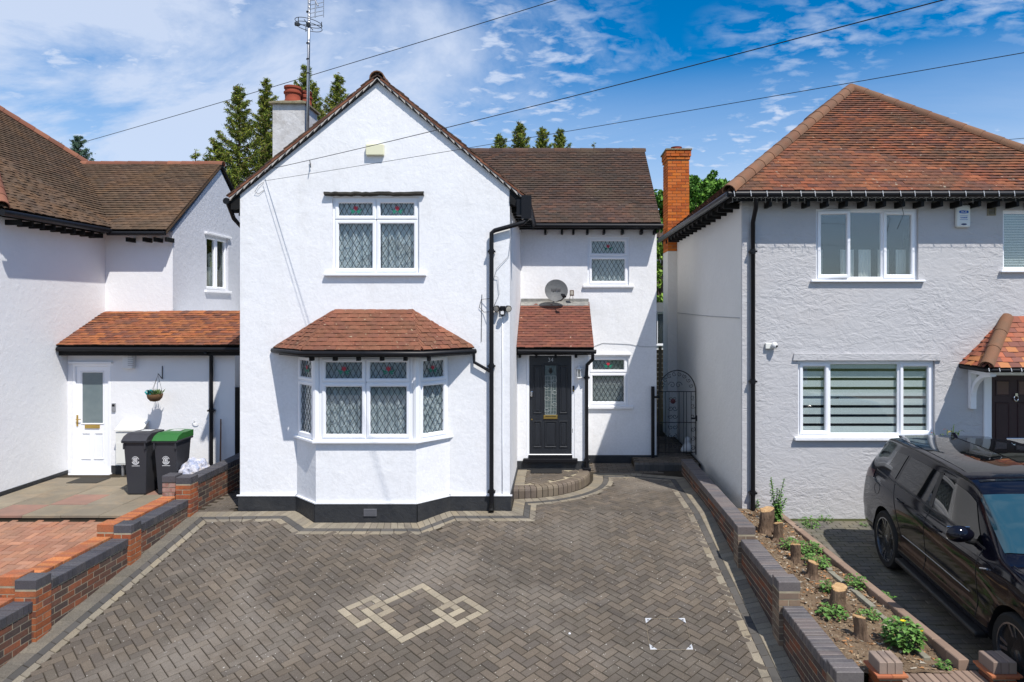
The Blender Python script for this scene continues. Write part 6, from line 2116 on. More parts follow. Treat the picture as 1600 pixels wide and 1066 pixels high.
def wheelie_bin(x, y, z, lidm, lab):
    t = thing('wheelie_bin', lab, 'wheelie bin', (0, 0, 0), 'wheelie bins on the patio')
    mb = MB()
    def loop(hw, y0, y1, zz_): return [(-hw, y0, zz_), (hw, y0, zz_), (hw, y1, zz_), (-hw, y1, zz_)]
    Ls = [loop(.165, .06, .42, .0), loop(.172, .05, .44, .03), loop(.215, .0, .50, .86), loop(.225, -.01, .51, .93)]
    vs = [p for l in Ls for p in l]
    fs = [(0, 3, 2, 1)] + [(k * 4 + i, k * 4 + (i + 1) % 4, (k + 1) * 4 + (i + 1) % 4, (k + 1) * 4 + i) for k in range(3) for i in range(4)] + [(12, 13, 14, 15)]
    mb.add(vs, fs)
    me = mb.build('bin_body', M_bin, t)
    bv = me.modifiers.new('bevel', 'BEVEL'); bv.width = .018; bv.segments = 3; bv.limit_method = 'ANGLE'
    mb = MB(); mb.rbox(-.245, .245, -.035, .54, .905, .945, .012)
    for k in (-1, 1): mb.rbox(k * .20 - .012, k * .20 + .012, -.03, .02, .80, .90, .005)
    mb.build('bin_rim', M_bin, t)
    mb = MB()
    rows = []
    for j in range(9):
        f = j / 8
        yy = -.045 + .60 * f
        row = []
        for i in range(9):
            g = i / 8 * 2 - 1
            zz_ = .962 + .085 * min(1, f * 2.6) ** .7 + .012 * (1 - g * g) - (.03 if f == 0 else 0) + .010 * (1 if abs(g) > .6 else 0) * (f < .5)
            row.append((g * .235, yy, zz_))
        rows.append(row)
    mb.grid(rows)
    for k in (-1, 1):
        mb.add([(k * .235, r[0][1], (r[0] if k < 0 else r[-1])[2]) for r in rows] + [(k * .235, r[0][1], .945) for r in rows], [(i, i + 1, 10 + i, 9 + i) for i in range(8)])
    mb.add([p for p in rows[0]] + [(p[0], p[1], .94) for p in rows[0]], [(i, i + 1, 10 + i, 9 + i) for i in range(8)])
    mb.add([p for p in rows[-1]] + [(p[0], p[1], .94) for p in rows[-1]], [(i, i + 1, 10 + i, 9 + i) for i in range(8)])
    lid = mb.build('bin_lid', lidm, t, smooth=True, angle=40)
    mb = MB(); mb.box(-.10, .10, .30, .44, 1.062, 1.066, Matrix.Translation((.02, 0, .0))); mb.build('lid_sticker', mat('pale_sticker', (.55, .56, .55), .5), lid)
    mb = MB(); mb.tube([(-.17, .575, 1.0), (.17, .575, 1.0)], .017, 8)
    for k in (-.17, 0, .17): mb.tube([(k, .52, .95), (k, .575, 1.0)], .014, 6)
    mb.build('bin_handle', M_bin, t)
    for k in (-1, 1):
        mb = MB(Matrix.Translation((k * .20, .46, .10)) @ Matrix.Rotation(math.pi / 2, 4, 'Y')); mb.lathe([(.04, -.03), (.095, -.03), (.10, -.02), (.10, .02), (.095, .03), (.04, .03)], 18)
        mb.build('bin_wheel', M_black, t, smooth=True, angle=40)
    # emblem: ring of lettering marks around a C with an E
    tilt = math.atan((.05) / .83)
    Mx = Matrix.Translation((0, .0215, .60)) @ Matrix.Rotation(math.radians(90) + tilt, 4, 'X') @ Matrix.Translation((0, 0, .006))
    mb = MB(Mx)
    def arcband(r0, r1, a0, a1, n=16):
        P0 = [(r0 * math.cos(a0 + (a1 - a0) * i / n), r0 * math.sin(a0 + (a1 - a0) * i / n), 0) for i in range(n + 1)]
        P1 = [(r1 * math.cos(a0 + (a1 - a0) * i / n), r1 * math.sin(a0 + (a1 - a0) * i / n), 0) for i in range(n + 1)]
        mb.add(P0 + P1, [(i, i + 1, n + 2 + i, n + 1 + i) for i in range(n)])
    arcband(.038, .048, .7, 5.6, 24)
    k = 0
    for a in np.arange(.35, 2.8, .21): arcband(.060, .073, a, a + .13, 2)
    for a in np.arange(3.5, 5.95, .14): arcband(.056, .074, a, a + .10, 2)
    for z0 in (-.022, -.004, .016): mb.add([(-.012, z0, 0), (.036, z0, 0), (.036, z0 + .009, 0), (-.012, z0 + .009, 0)], [(0, 1, 2, 3)])
    mb.add([(-.020, -.022, 0), (-.010, -.022, 0), (-.010, .025, 0), (-.020, .025, 0)], [(0, 1, 2, 3)])
    mb.build('emblem', M_print, t)
    mb = MB(Mx)
    xx = -.072
    q = random.Random(5)
    while xx < .07:
        w = q.uniform(.005, .010)
        mb.add([(xx, -.098, 0), (xx + w, -.098, 0), (xx + w, -.089, 0), (xx, -.089, 0)], [(0, 1, 2, 3)])
        xx += w + .002
    mb.build('emblem_lettering', M_print, t)
    t.location = (x, y, z)
    t.scale = (.91, .92, 1.0)
    return t




wheelie_bin(X(218, 11.85), 11.72, .068, M_lidb, 'dark wheelie bin with black lid, left of the green-lidded one')
wheelie_bin(X(264, 11.85) - .0, 11.74, .068, M_lidg, 'dark wheelie bin with bright green lid beside the rubbish bag')

# rubbish bag
c = Vector((X(302, 11.9), 11.95, .36))
bm = bmesh.new()
bmesh.ops.create_icosphere(bm, subdivisions=4, radius=1)
for v in bm.verts:
    p = v.co.copy()
    d = 1 + .16 * noise.noise(p * 2.2) + .10 * noise.noise(p * 5.5 + Vector((3, 1, 2))) + .05 * noise.noise(p * 12)
    v.co = Vector((p.x * .27 * d, p.y * .22 * d, max(p.z, -.95) * .30 * d)) + c
me = bpy.data.meshes.new('rubbish_bag')
bm.to_mesh(me); bm.free()
me.materials.append(mat('bagged_rubbish', (.62, .60, .62), .5, .4, var=(9, .9, (.20, .26, .42)), stain=(7, .9, (.62, .55, .48)), bump=(16, .8, .03)))
bag = link(bpy.data.objects.new('rubbish_bag', me))
tag(bag, 'clear plastic rubbish bag of packaging right of the green-lidded bin', 'rubbish bag')

# ------------------------------------------------------------------ iron gate
M_iron = mat('black_iron', (.012, .012, .013), .5, .4)
YGt = 14.62
t = thing('iron_gate', 'black arched wrought-iron gate with scrolls between the two houses', 'gate', (2.6, YGt, .1))
gx0, gx1, gzb, gsp = XR + .05, 3.0, .16, Z(612, YGt)
gm, gr_ = (gx0 + gx1) / 2, (gx1 - gx0) / 2
mb = MB()
mb.tube([(gx0, YGt, gzb), (gx0, YGt, gsp)] + [(gm - gr_ * math.cos(a), YGt, gsp + gr_ * 1.15 * math.sin(a)) for a in [i * math.pi / 20 for i in range(1, 20)]] + [(gx1, YGt, gsp), (gx1, YGt, gzb)], .012, 6)
for z in (gzb + .05, .85, gsp): mb.tube([(gx0, YGt, z), (gx1, YGt, z)], .009, 5)
fr_ = mb.build('gate_frame', M_iron, t)
for x in (gx0 + .14, gx0 + .22, gm + .04, gm + .14, gm + .20, gm + .30):
    mb = MB(); mb.tube([(x, YGt, gzb), (x, YGt, gsp)], .007, 5); mb.build('gate_bar', M_iron, t)


def scroll(mb, cx, cz, r, s=1, ph=0):
    mb.tube([(cx + s * r * (1 - f) * math.cos(ph + f * 9), YGt, cz + r * (1 - f) * math.sin(ph + f * 9)) for f in [i / 22 * .85 for i in range(23)]], .0055, 4)


for cx_, cz in [(gm - .14, z) for z in (1.35, 1.15, .98, .75, .55, .35)] + [(gm - .05, z) for z in (1.35, 1.15, .98, .75, .55, .35)] + [(gx1 - .06, z) for z in (1.38, 1.2, .98, .7, .5, .3)]:
    mb = MB(); scroll(mb, cx_, cz, .055, 1 if cx_ < gm - .1 else -1, cz * 3); mb.build('scroll', M_iron, t)
for a in range(1, 9):
    an = a * math.pi / 9
    mb = MB(); scroll(mb, gm - (gr_ - .07) * math.cos(an), gsp + (gr_ * 1.15 - .08) * math.sin(an), .05, 1, an); mb.build('scroll', M_iron, t)
for s in (-1, 1):
    mb = MB(); scroll(mb, gm + s * .07 - .04, gsp + .14, .075, s, 0); mb.build('scroll', M_iron, t)
mb = MB(Matrix.Translation((gm - .09, YGt, Z(627, YGt))) @ Matrix.Rotation(math.pi / 2, 4, 'X')); mb.lathe([(.01, -.02), (.055, -.008), (.055, .008), (.01, .02)], 14); mb.build('rose_boss', mat('dark_red_rose', (.05, .01, .015), .5), t)
mb = MB(); mb.rbox(gx1 - .1, gx1 + .035, YGt - .03, YGt + .02, .92, .955, .005); mb.rbox(gx1 + .0, gx1 + .03, YGt - .03, YGt + .02, .88, 1.0, .005); mb.build('latch', M_iron, t)
t = thing('gate_post', 'black square post on the corner of the white house beside the iron gate', 'post', (X(1020, YR - .05), YR - .05, .1))
mb = MB(); mb.rbox(X(1017.5, YR - .05), X(1022.5, YR - .05), YR - .09, YR - .02, .02, Z(604, YR - .05), .005); mb.build('post_body', M_black, t)
mb = MB(); mb.box(X(1022.5, YR - .05), gx0 + .01, YR - .06, YR - .03, 1.38, 1.42); mb.build('hinge_bracket', M_black, t)
c = Vector((X(1074, 15.2), 15.2, .112))
mb = MB(Matrix.Translation(c)); mb.lathe([(.10, 0), (.13, .03), (.12, .10), (.08, .16), (.05, .2), (.065, .26), (.04, .31), (.005, .33)], 14)
for s in (-1, 1): mb.lathe([(.03, 0), (.05, .03), (.04, .08), (.01, .10)], 8, Matrix.Translation((s * .11, -.05, 0)))
tag(mb.build('garden_ornament', mat('white_stone', (.7, .7, .7), .8), None, smooth=True), 'small white ornament on the path behind the iron gate', 'ornament')

# ------------------------------------------------------------------ behind: fence, outbuilding, shrubs, trees
t = thing('garden_fence', 'woven tan fence panel behind the side path', 'fence', (2.9, 19.0, 0))
for k in range(16):
    mb = MB()
    z = .16 + k * .125
    mb.grid([[(1.9 + .14 * i, 19.0 + .02 * math.sin(i * math.pi / 2 + (k % 2) * math.pi), z + .118 * j) for i in range(15)] for j in (0, 1)])
    mb.prism([(1.9, 19.02, z), (3.86, 19.02, z), (3.86, 19.02, z + .118), (1.9, 19.02, z + .118)], (0, .008, 0))
    mb.build('slat', mat('tan_fence_slat', (.24, .165, .085), .85, .1, var=(6, .6, (.15, .10, .055)), bump=(30, .5, .005)), t)
for x in (2.0, 2.90, 3.8):
    mb = MB(); mb.box(x - .04, x + .04, 18.90, 18.97, .1, 2.25); mb.build('fence_post', mat('fence_post_wood', (.16, .12, .08), .9), t)
t = thing('outbuilding', 'white and grey outbuilding glimpsed through the gap beyond the fence', 'outbuilding', (3.2, 22, 0))
mb = MB(); mb.box(1.5, 5.5, 22.2, 24.5, 0, 3.2); mb.build('wall', M_cream, t)
mb = MB(); mb.box(1.3, 5.7, 22.0, 24.6, 3.2, 3.5); mb.build('roof', mat('grey_felt', (.13, .14, .15), .8), t)
window(t, frame((2.7, 22.15, 2.1), (1, 0, 0)), 1.6, 1.1, [(.05, .55, .05, 1.05, 'casement'), (.6, 1.55, .05, 1.05, 'fixed')], curtain=None, recess=0)
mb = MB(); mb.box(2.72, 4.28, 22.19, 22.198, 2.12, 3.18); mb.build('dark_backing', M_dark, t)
t = thing('distant_house', 'dark roofed house beyond the shrubs in the gap', 'house', (4, 38, 0))
mb = MB(); mb.box(4.5, 12, 38, 44, 0, 7.0); mb.build('wall', M_cream, t)
mb = MB(); mb.prism([(4.2, 37.6, 7.0), (4.2, 44.4, 7.0), (4.2, 41, 8.4)], (8.2, 0, 0)); mb.build('roof', T_main, t)


def foliage(mb, pts, size, r, flat=0., slim=1.):
    """many small leaf faces"""
    for p in pts:
        a = Vector((r.gauss(0, 1), r.gauss(0, 1), r.gauss(0, 1) * (1 - flat))).normalized() * size * r.uniform(.6, 1.4)
        b = Vector((r.gauss(0, 1), r.gauss(0, 1), r.gauss(0, 1))).cross(a).normalized() * size * r.uniform(.35, .7) * slim
        k = len(mb.v)
        p = Vector(p)
        mb.v += [tuple(p - a * .5), tuple(p + b * .6), tuple(p + a * .5), tuple(p - b * .6)]
        mb.f.append((k, k + 1, k + 2, k + 3))
        mb.m.append(0)


M_con = mat('conifer_needles', None, .7, .15, pal=[(.19, .23, .03), (.13, .18, .03), (.07, .11, .022), (.26, .28, .035), (.15, .20, .03), (.17, .13, .05)], rnd=.25)
M_bluec = mat('blue_conifer_needles', None, .7, .15, pal=[(.08, .14, .09), (.05, .095, .065), (.11, .17, .11)], rnd=.25)
M_trunk = mat('tree_bark', (.10, .07, .05), .95, .1, var=(6, .6, (.16, .12, .09)), bump=(20, .8, .02))


def conifer(x, y, h, rad, lab, seed, m=None, n=60, size=.11, z0=0, group='conifers behind the houses', low=.25, sparse=1.):
    r = random.Random(seed)
    t = thing('conifer', lab, 'conifer', (x, y, z0), group)
    mb, tr = MB(), MB()
    bend = r.uniform(-.25, .25)
    def ax_(f): return Vector((x + bend * f * f + .1 * math.sin(f * 7 + seed), y, z0 + h * f))
    tr.tube([ax_(i / 8) for i in range(9)], [max(.015, .20 * (1 - i / 8)) for i in range(9)], 7)
    for k in range(n):
        f = low + (1 - low) * ((k + r.random()) / n) ** .85
        a = k * 2.399 + r.gauss(0, .3)
        ln = rad * 1.75 * (1 - f) ** .85 * r.uniform(.4, 1.1) + .08
        b = ax_(f)
        up = r.uniform(.15, .5)
        P = []
        for i in range(6):
            g = i / 5
            P.append(b + Vector((math.cos(a) * ln * g, math.sin(a) * ln * g, ln * (up * g - .1 * g + .4 * g ** 3))))
        tr.tube(P, [.03 * (1 - i / 6) + .006 for i in range(6)], 4)
        cnt = int((90 + 340 * ln) * sparse)
        pts = []
        for _ in range(cnt):
            g = r.uniform(.12, 1.05)
            i = min(int(g * 5), 4)
            p = P[i].lerp(P[i + 1], min(g * 5 - i, 1.1))
            sp = .05 + .17 * ln * (1.1 - g)
            pts.append(p + Vector((r.gauss(0, sp * .7), r.gauss(0, sp * .7), r.gauss(-.03, sp * .30))))
        foliage(mb, pts, size, r, slim=.30)
    pts = [ax_(1) + Vector((r.gauss(0, .05), r.gauss(0, .05), r.uniform(-.5, .12))) for _ in range(40)]
    foliage(mb, pts, size * .8, r, slim=.4)
    tr.build('trunk', M_trunk, t)
    mb.build('crown', m or M_con, t)


def ctop(px, py, Y): return X(px, Y), Y, Z(py, Y)


for px, py, Y, rad, lab, sd, nn in ((378, 137, 21, 1.5, 'yellow-green conifer just left of the white chimney', 1, 95), (404, 127, 22, 1.3, 'tallest conifer rising directly left of the white chimney', 2, 90),
                                (347, 222, 20.5, 1.4, 'lower spreading conifer left of the chimney group', 3, 70), (424, 150, 23, 1.1, 'slim conifer partly behind the white chimney', 4, 70),
                                (478, 103, 23, 1.4, 'conifer rising behind the aerial mast', 5, 95), (520, 118, 22.5, 1.5, 'conifer between the mast and the gable ridge', 6, 95),
                                (305, 238, 24, .7, 'tiny conifer tip over the left wing ridge', 7, 30),
                                (497, 132, 24, 1.4, 'conifer hidden low behind the gable slope right of the mast', 16, 80)):
    x, y, h = ctop(px, py, Y)
    conifer(x, y, h, rad, lab, sd, n=int(nn * 1.35))
for px, py, Y, lab, sd in ((783, 212, 30, 'left small conifer tip above the brown main roof ridge', 8), (814, 193, 30, 'tallest conifer tip above the brown main roof ridge', 9), (850, 201, 31, 'middle conifer tip right of the tallest above the roof ridge', 10),
                           (879, 203, 31, 'dense conifer tip near the right end of the roof ridge group', 11)):
    x, y, h = ctop(px, py, Y)
    conifer(x, y, h, 1.9, lab, sd, n=110, low=.5, size=.12)
x, y, h = ctop(928, 226, 32)
conifer(x, y, h, .5, 'thin wispy sapling tip above the ridge left of the brick chimney', 12, n=18, low=.6, sparse=.25)
x, y, h = ctop(124, 214, 27)
conifer(x, y, h, 2.0, 'blue-green conifer over the left house ridge', 13, m=M_bluec, n=80, low=.4, size=.12)
x, y, h = ctop(98, 226, 27.5)
conifer(x, y, h, 1.4, 'smaller blue-green conifer at the left of the left house ridge', 14, m=M_bluec, n=50, low=.4, size=.12)

M_leaf = mat('broad_leaf', None, .6, .2, pal=[(.07, .17, .022), (.10, .22, .03), (.045, .11, .018), (.13, .26, .035), (.08, .18, .026)], rnd=.25)


def broad_tree(x, y, z0, h, lobes, lab, seed, m=None, size=.22, n=900, cat='tree', name='broadleaf_tree', group=None):
    r = random.Random(seed)
    t = thing(name, lab, cat, (x, y, z0), group)
    mb, tr = MB(), MB()
    tr.tube([(x, y, z0), (x + .1, y, z0 + h * .3), (x, y, z0 + h * .6)], [.25 * h / 9, .2 * h / 9, .1 * h / 9], 8)
    for lx, ly, lz, lr in lobes:
        c = Vector((lx, ly, lz))
        tr.tube([(x, y, z0 + h * .35), tuple(Vector((x, y, z0 + h * .4)).lerp(c, .6)), tuple(c)], [.09, .05, .02], 5)
        for _ in range(int(14)):
            d = Vector((r.gauss(0, 1), r.gauss(0, 1), r.gauss(0, 1))).normalized()
            sub = c + Vector((d.x * lr, d.y * lr, d.z * lr * .85)) * r.uniform(.45, 1.0)
            sr = lr * r.uniform(.22, .42)
            pts = []
            for _ in range(int(n * lr * .09)):
                e = Vector((r.gauss(0, 1), r.gauss(0, 1), r.gauss(0, 1))).normalized()
                pts.append(sub + e * sr * r.uniform(.6, 1.05))
            foliage(mb, pts, size, r)
    tr.build('trunk', M_trunk, t)
    mb.build('crown', m or M_leaf, t)


def lob(items, Y, j=.6):
    r = random.Random(5)
    return [(X(px, Y), Y + r.uniform(-j, j) * 2, Z(py, Y), rp * Y / F) for px, py, rp in items]


broad_tree(X(1112, 36), 36, 0, 10, lob([(1105, 296, 30), (1125, 284, 20), (1082, 290, 22), (1135, 300, 26), (1090, 330, 30), (1120, 335, 30), (1078, 310, 20), (1140, 310, 22), (1060, 335, 22)], 36), 'leafy broadleaf tree right of the orange brick chimney', 31)
broad_tree(X(1030, 34), 34, 0, 9, lob([(1032, 312, 24), (1022, 345, 26), (1048, 335, 24), (1010, 320, 20)], 34), 'leafy broadleaf tree left of the orange brick chimney', 32)
x, y, h = ctop(1160, 266, 40)
conifer(x, y, h, 1.0, 'distant conifer tip beside the left slope of the right roof', 15, n=40, low=.6, size=.13)
broad_tree(X(1034, 25.6), 25.6, 0, 5, lob([(1034, 405, 24), (1028, 430, 24), (1042, 440, 24), (1034, 460, 26), (1036, 388, 18)], 25.6, .1), 'bright green garden shrub in the gap between the houses', 33,
           m=mat('shrub_leaf', None, .6, .2, pal=[(.17, .28, .035), (.12, .22, .03), (.22, .33, .05)], rnd=.25), size=.13, n=1500, cat='shrub', name='garden_shrub')
# far belt of trees so the horizon in the gaps reads as gardens
mb = MB()
r = random.Random(77)
for _ in range(26000):
    x = r.uniform(-70, 80)
    hgt = 5.5 + 1.6 * noise.noise(Vector((x * .12, 0, 5))) + .8 * noise.noise(Vector((x * .5, 0, 9)))
    foliage(mb, [(x, 62 + r.uniform(-2, 2), hgt * math.sqrt(r.random()))], .7, r)
tag(mb.build('tree_belt', M_leaf, None), 'distant belt of garden trees behind the houses', 'trees', kind='stuff')
# ------------------------------------------------------------------ the parked car
def catmull(P, n):
    """P: (k, 3) control points -> smooth samples, n per span"""
    P = np.array(P, float)
    Q = np.vstack([2 * P[0] - P[1], P, 2 * P[-1] - P[-2]])
    out = []
    for i in range(1, len(Q) - 2):
        p0, p1, p2, p3 = Q[i - 1], Q[i], Q[i + 1], Q[i + 2]
        for k in range(n):
            t = k / n
            out.append(.5 * ((2 * p1) + (-p0 + p2) * t + (2 * p0 - 5 * p1 + 4 * p2 - p3) * t * t + (-p0 + 3 * p1 - 3 * p2 + p3) * t ** 3))
    out.append(P[-1])
    return np.array(out)


# stations: s (from the rear), then eight (half width, height) of the section from floor to roof centre
ST = [
    (0.00, (.0, .45), (.66, .45), (.84, .52), (.86, .80), (.80, .98), (.70, 1.02), (.45, 1.04), (0, 1.05)),
    (0.05, (.0, .34), (.80, .36), (.93, .56), (.925, .86), (.87, 1.08), (.76, 1.15), (.5, 1.17), (0, 1.18)),
    (0.22, (.0, .28), (.86, .30), (.960, .58), (.950, .90), (.90, 1.16), (.79, 1.355), (.58, 1.407), (0, 1.424)),
    (0.52, (.0, .26), (.88, .28), (.970, .60), (.975, .97), (.90, 1.16), (.765, 1.565), (.68, 1.645), (0, 1.670)),
    (1.05, (.0, .26), (.90, .28), (.978, .60), (.992, .97), (.915, 1.15), (.775, 1.600), (.70, 1.690), (0, 1.715)),
    (1.7, (.0, .26), (.90, .28), (.955, .60), (.985, .96), (.915, 1.14), (.775, 1.610), (.705, 1.700), (0, 1.730)),
    (2.4, (.0, .26), (.90, .28), (.952, .60), (.985, .95), (.915, 1.13), (.77, 1.595), (.70, 1.685), (0, 1.720)),
    (2.80, (.0, .26), (.90, .28), (.955, .60), (.985, .945), (.915, 1.12), (.765, 1.536), (.68, 1.610), (0, 1.645)),
    (3.22, (.0, .26), (.90, .28), (.958, .60), (.988, .945), (.92, 1.115), (.82, 1.338), (.70, 1.390), (0, 1.420)),
    (3.60, (.0, .26), (.90, .28), (.978, .60), (.980, .93), (.93, 1.10), (.865, 1.14), (.68, 1.165), (0, 1.19)),
    (3.90, (.0, .26), (.90, .28), (.982, .60), (.980, .93), (.935, 1.08), (.86, 1.115), (.64, 1.13), (0, 1.14)),
    (4.40, (.0, .26), (.88, .28), (.970, .60), (.96, .88), (.92, 1.03), (.84, 1.07), (.62, 1.085), (0, 1.095)),
    (4.72, (.0, .28), (.84, .30), (.93, .55), (.92, .80), (.88, .95), (.78, 1.00), (.58, 1.02), (0, 1.03)),
    (4.86, (.0, .40), (.70, .42), (.80, .52), (.80, .70), (.76, .80), (.66, .84), (.42, .86), (0, .86)),
]
NS, NR = 8, 6
ctrl = np.array([[(st[0], a, b) for a, b in st[1:]] for st in ST])        # stations x rows x (s, w, z)
lng = np.stack([catmull(ctrl[:, r], NS) for r in range(8)], 1)
surf = np.stack([catmull(lng[i], NR) for i in range(len(lng))], 0)          # (i, j, 3)
ni, nj = surf.shape[:2]
surf[..., 1] = np.maximum(surf[..., 1], 0)


def S(s, v):
    """point on the right-hand side surface: s metres from the rear, v in control-row units (4 = belt, 5 = cant rail, 7 = centre)"""
    col = surf[:, 0, 0]
    i = int(np.clip(np.searchsorted(col, s) - 1, 0, ni - 2))
    f = (s - col[i]) / max(col[i + 1] - col[i], 1e-6)
    w = v * NR
    j = int(np.clip(math.floor(w), 0, nj - 2))
    g = w - j
    p = (surf[i, j] * (1 - g) + surf[i, j + 1] * g) * (1 - f) + (surf[i + 1, j] * (1 - g) + surf[i + 1, j + 1] * g) * f
    return np.array(p)


# car frame: x across (negative side is the one we see), y towards the rear, z up; s runs from rear (y=+2.43) to front
def CP(s, w, z, side=-1): return (side * w, 2.43 - s, z)


car = thing('parked_car', 'glossy black sport utility car parked nose-out on the right drive', 'car', (0, 0, 0))
M_paint = mat('black_car_paint', (.004, .004, .008), .07, .38, coat=.0)
M_cglass = mat('dark_car_glass', (.003, .004, .005), .02, .75)
M_screen = mat('windscreen_glass', (.018, .055, .075), .03, .7)
M_trim = mat('satin_black_trim', (.012, .012, .013), .45, .4)
M_tyre = mat('tyre_rubber', (.018, .018, .018), .8, .2, bump=(60, .3, .004))
M_rim = mat('gloss_black_rim', (.03, .033, .04), .22, .6, coat=.6)
mb = MB()
rows = []
for i in range(ni):
    left = [CP(*surf[i, j], side=-1) for j in range(nj)]
    right = [CP(*surf[i, j], side=1) for j in range(nj - 2, 0, -1)]
    rows.append(left + right)
m_ = len(rows[0])
vs = [p for r_ in rows for p in r_]
fs = [(i * m_ + j, i * m_ + (j + 1) % m_, (i + 1) * m_ + (j + 1) % m_, (i + 1) * m_ + j) for i in range(ni - 1) for j in range(m_)]
fs += [tuple(range(m_)), tuple(range((ni - 1) * m_, ni * m_))]
mb.add(vs, fs)
body = mb.build('body', [M_paint, M_trim], car, smooth=True)
WH = [(2.43 - .95), (2.43 - 3.87)]
RW = .375
cutters = []
for wy in WH:
    cm = MB(Matrix.Translation((0, wy, RW)) @ Matrix.Rotation(math.pi / 2, 4, 'Y'))
    for sx_ in (-1, 1): cm.lathe([(.43, sx_ * 1.2), (.43, sx_ * .62)] if sx_ < 0 else [(.43, .62), (.43, 1.2)], 40)
    co = cm.build('cut', M_trim, None)
    cutters.append(co)
    bo = body.modifiers.new('arch', 'BOOLEAN'); bo.object = co; bo.operation = 'DIFFERENCE'; bo.solver = 'EXACT'
dg = bpy.context.evaluated_depsgraph_get()
newme = bpy.data.meshes.new_from_object(body.evaluated_get(dg))
body.modifiers.clear()
body.data = newme
for co in cutters: bpy.data.objects.remove(co)
newme.polygons.foreach_set('use_smooth', [True] * len(newme.polygons))
try: newme.set_sharp_from_angle(angle=math.radians(35))
except Exception: pass


def panel(name, quads, m, parent, off=.006, sides=(-1, 1), smooth=True, nu=10, nv=6, label=None):
    """quads: (s, v) corners a b c d on the surface; grid following the bodywork, offset outwards"""
    for sd in sides:
        mb = MB()
        a, b, c, d = [np.array(q) for q in quads]
        rows = []
        for i in range(nu + 1):
            f = i / nu
            row = []
            for j in range(nv + 1):
                g = j / nv
                q = (a * (1 - f) + b * f) * (1 - g) + (d * (1 - f) + c * f) * g
                p, px_, pz_ = S(q[0], q[1]), S(q[0] + .01, q[1]), S(q[0], min(q[1] + .02, 6.99))
                tu, tv = px_ - p, pz_ - p
                nrm = np.cross(tu, tv)
                nrm /= max(np.linalg.norm(nrm), 1e-9)
                if nrm[1] < 0 and abs(nrm[1]) > .2: nrm = -nrm
                if nrm[2] < 0 and q[1] > 4.6: nrm = -nrm
                p = p + nrm * off
                row.append(CP(*p, side=sd))
            rows.append(row)
        mb.grid(rows)
        o = mb.build(name, m, parent, smooth=smooth, label=label)
    return o


# side glazing, one panel per window
panel('rear_quarter_window', [(.62, 4.26), (1.04, 4.16), (1.20, 4.86), (.80, 4.80)], M_cglass, car)
panel('rear_door_window', [(1.12, 4.15), (2.02, 4.12), (2.04, 4.88), (1.28, 4.87)], M_cglass, car)
panel('front_door_window', [(2.10, 4.12), (3.20, 4.12), (2.84, 4.82), (2.12, 4.88)], M_cglass, car)
panel('door_pillar', [(2.02, 4.10), (2.10, 4.10), (2.12, 4.92), (2.04, 4.92)], M_trim, car, off=.008, nu=2)
for sv in (.0,):
    # windscreen: full width, so both halves meet at the centre line
    panel('windscreen', [(3.50, 4.86), (3.58, 6.98), (2.92, 6.98), (2.88, 5.0)], M_screen, car, off=.007, nu=12, nv=12)
    panel('rear_screen', [(.14, 5.2), (.10, 6.98), (.36, 6.98), (.36, 5.2)], M_cglass, car, off=.006)
panel('glass_roof', [(.75, 5.98), (.75, 6.98), (2.70, 6.98), (2.70, 5.98)], M_cglass, car, off=.005, nu=16)
# panel gaps, waist strip, side step
def line(name, pts, r, m, parent, off=.0):
    for sd in (-1, 1):
        mb = MB()
        mb.tube([CP(*(S(s, v) + np.array([0, off, 0])), side=sd) for s, v in pts], r, 5)
        mb.build(name, m, parent)


def spn(a, b, n=12): return [(a[0] + (b[0] - a[0]) * i / n, a[1] + (b[1] - a[1]) * i / n) for i in range(n + 1)]


line('door_gap', spn((2.06, 1.3), (2.06, 4.1)), .005, M_trim, car)
line('door_gap', spn((3.20, 1.3), (3.22, 4.1)), .005, M_trim, car)
line('door_gap', spn((1.42, 1.9), (1.22, 3.2)) + spn((1.20, 3.3), (1.06, 4.1), 6), .005, M_trim, car)
line('waist_strip', spn((.45, 4.06), (3.25, 4.04), 24), .012, M_trim, car)
line('shoulder_crease', spn((.35, 3.52), (3.5, 3.45), 24), .006, M_paint, car)
line('door_moulding', spn((1.45, 2.02), (3.05, 2.02), 14), .0045, M_steel, car, .003)
line('roof_rail_gap', spn((.5, 5.35), (2.85, 5.28), 20), .006, M_trim, car)
for sd in (-1, 1):
    mb = MB(); mb.rbox(sd * .99 - .07, sd * .99 + .07, 2.43 - 3.35, 2.43 - 1.45, .27, .33, .02)
    mb.build('side_step', M_trim, car)
for s0 in (1.30, 2.28):
    for sd in (-1, 1):
        mb = MB()
        p = S(s0, 3.35)
        mb.tube([CP(s0 - .0 + i * .035, p[1] + (.028 if 0 < i < 5 else .005), p[2] + .0, side=sd) for i in range(6)], .011, 6)
        mb.build('door_handle', M_paint, car, smooth=True)
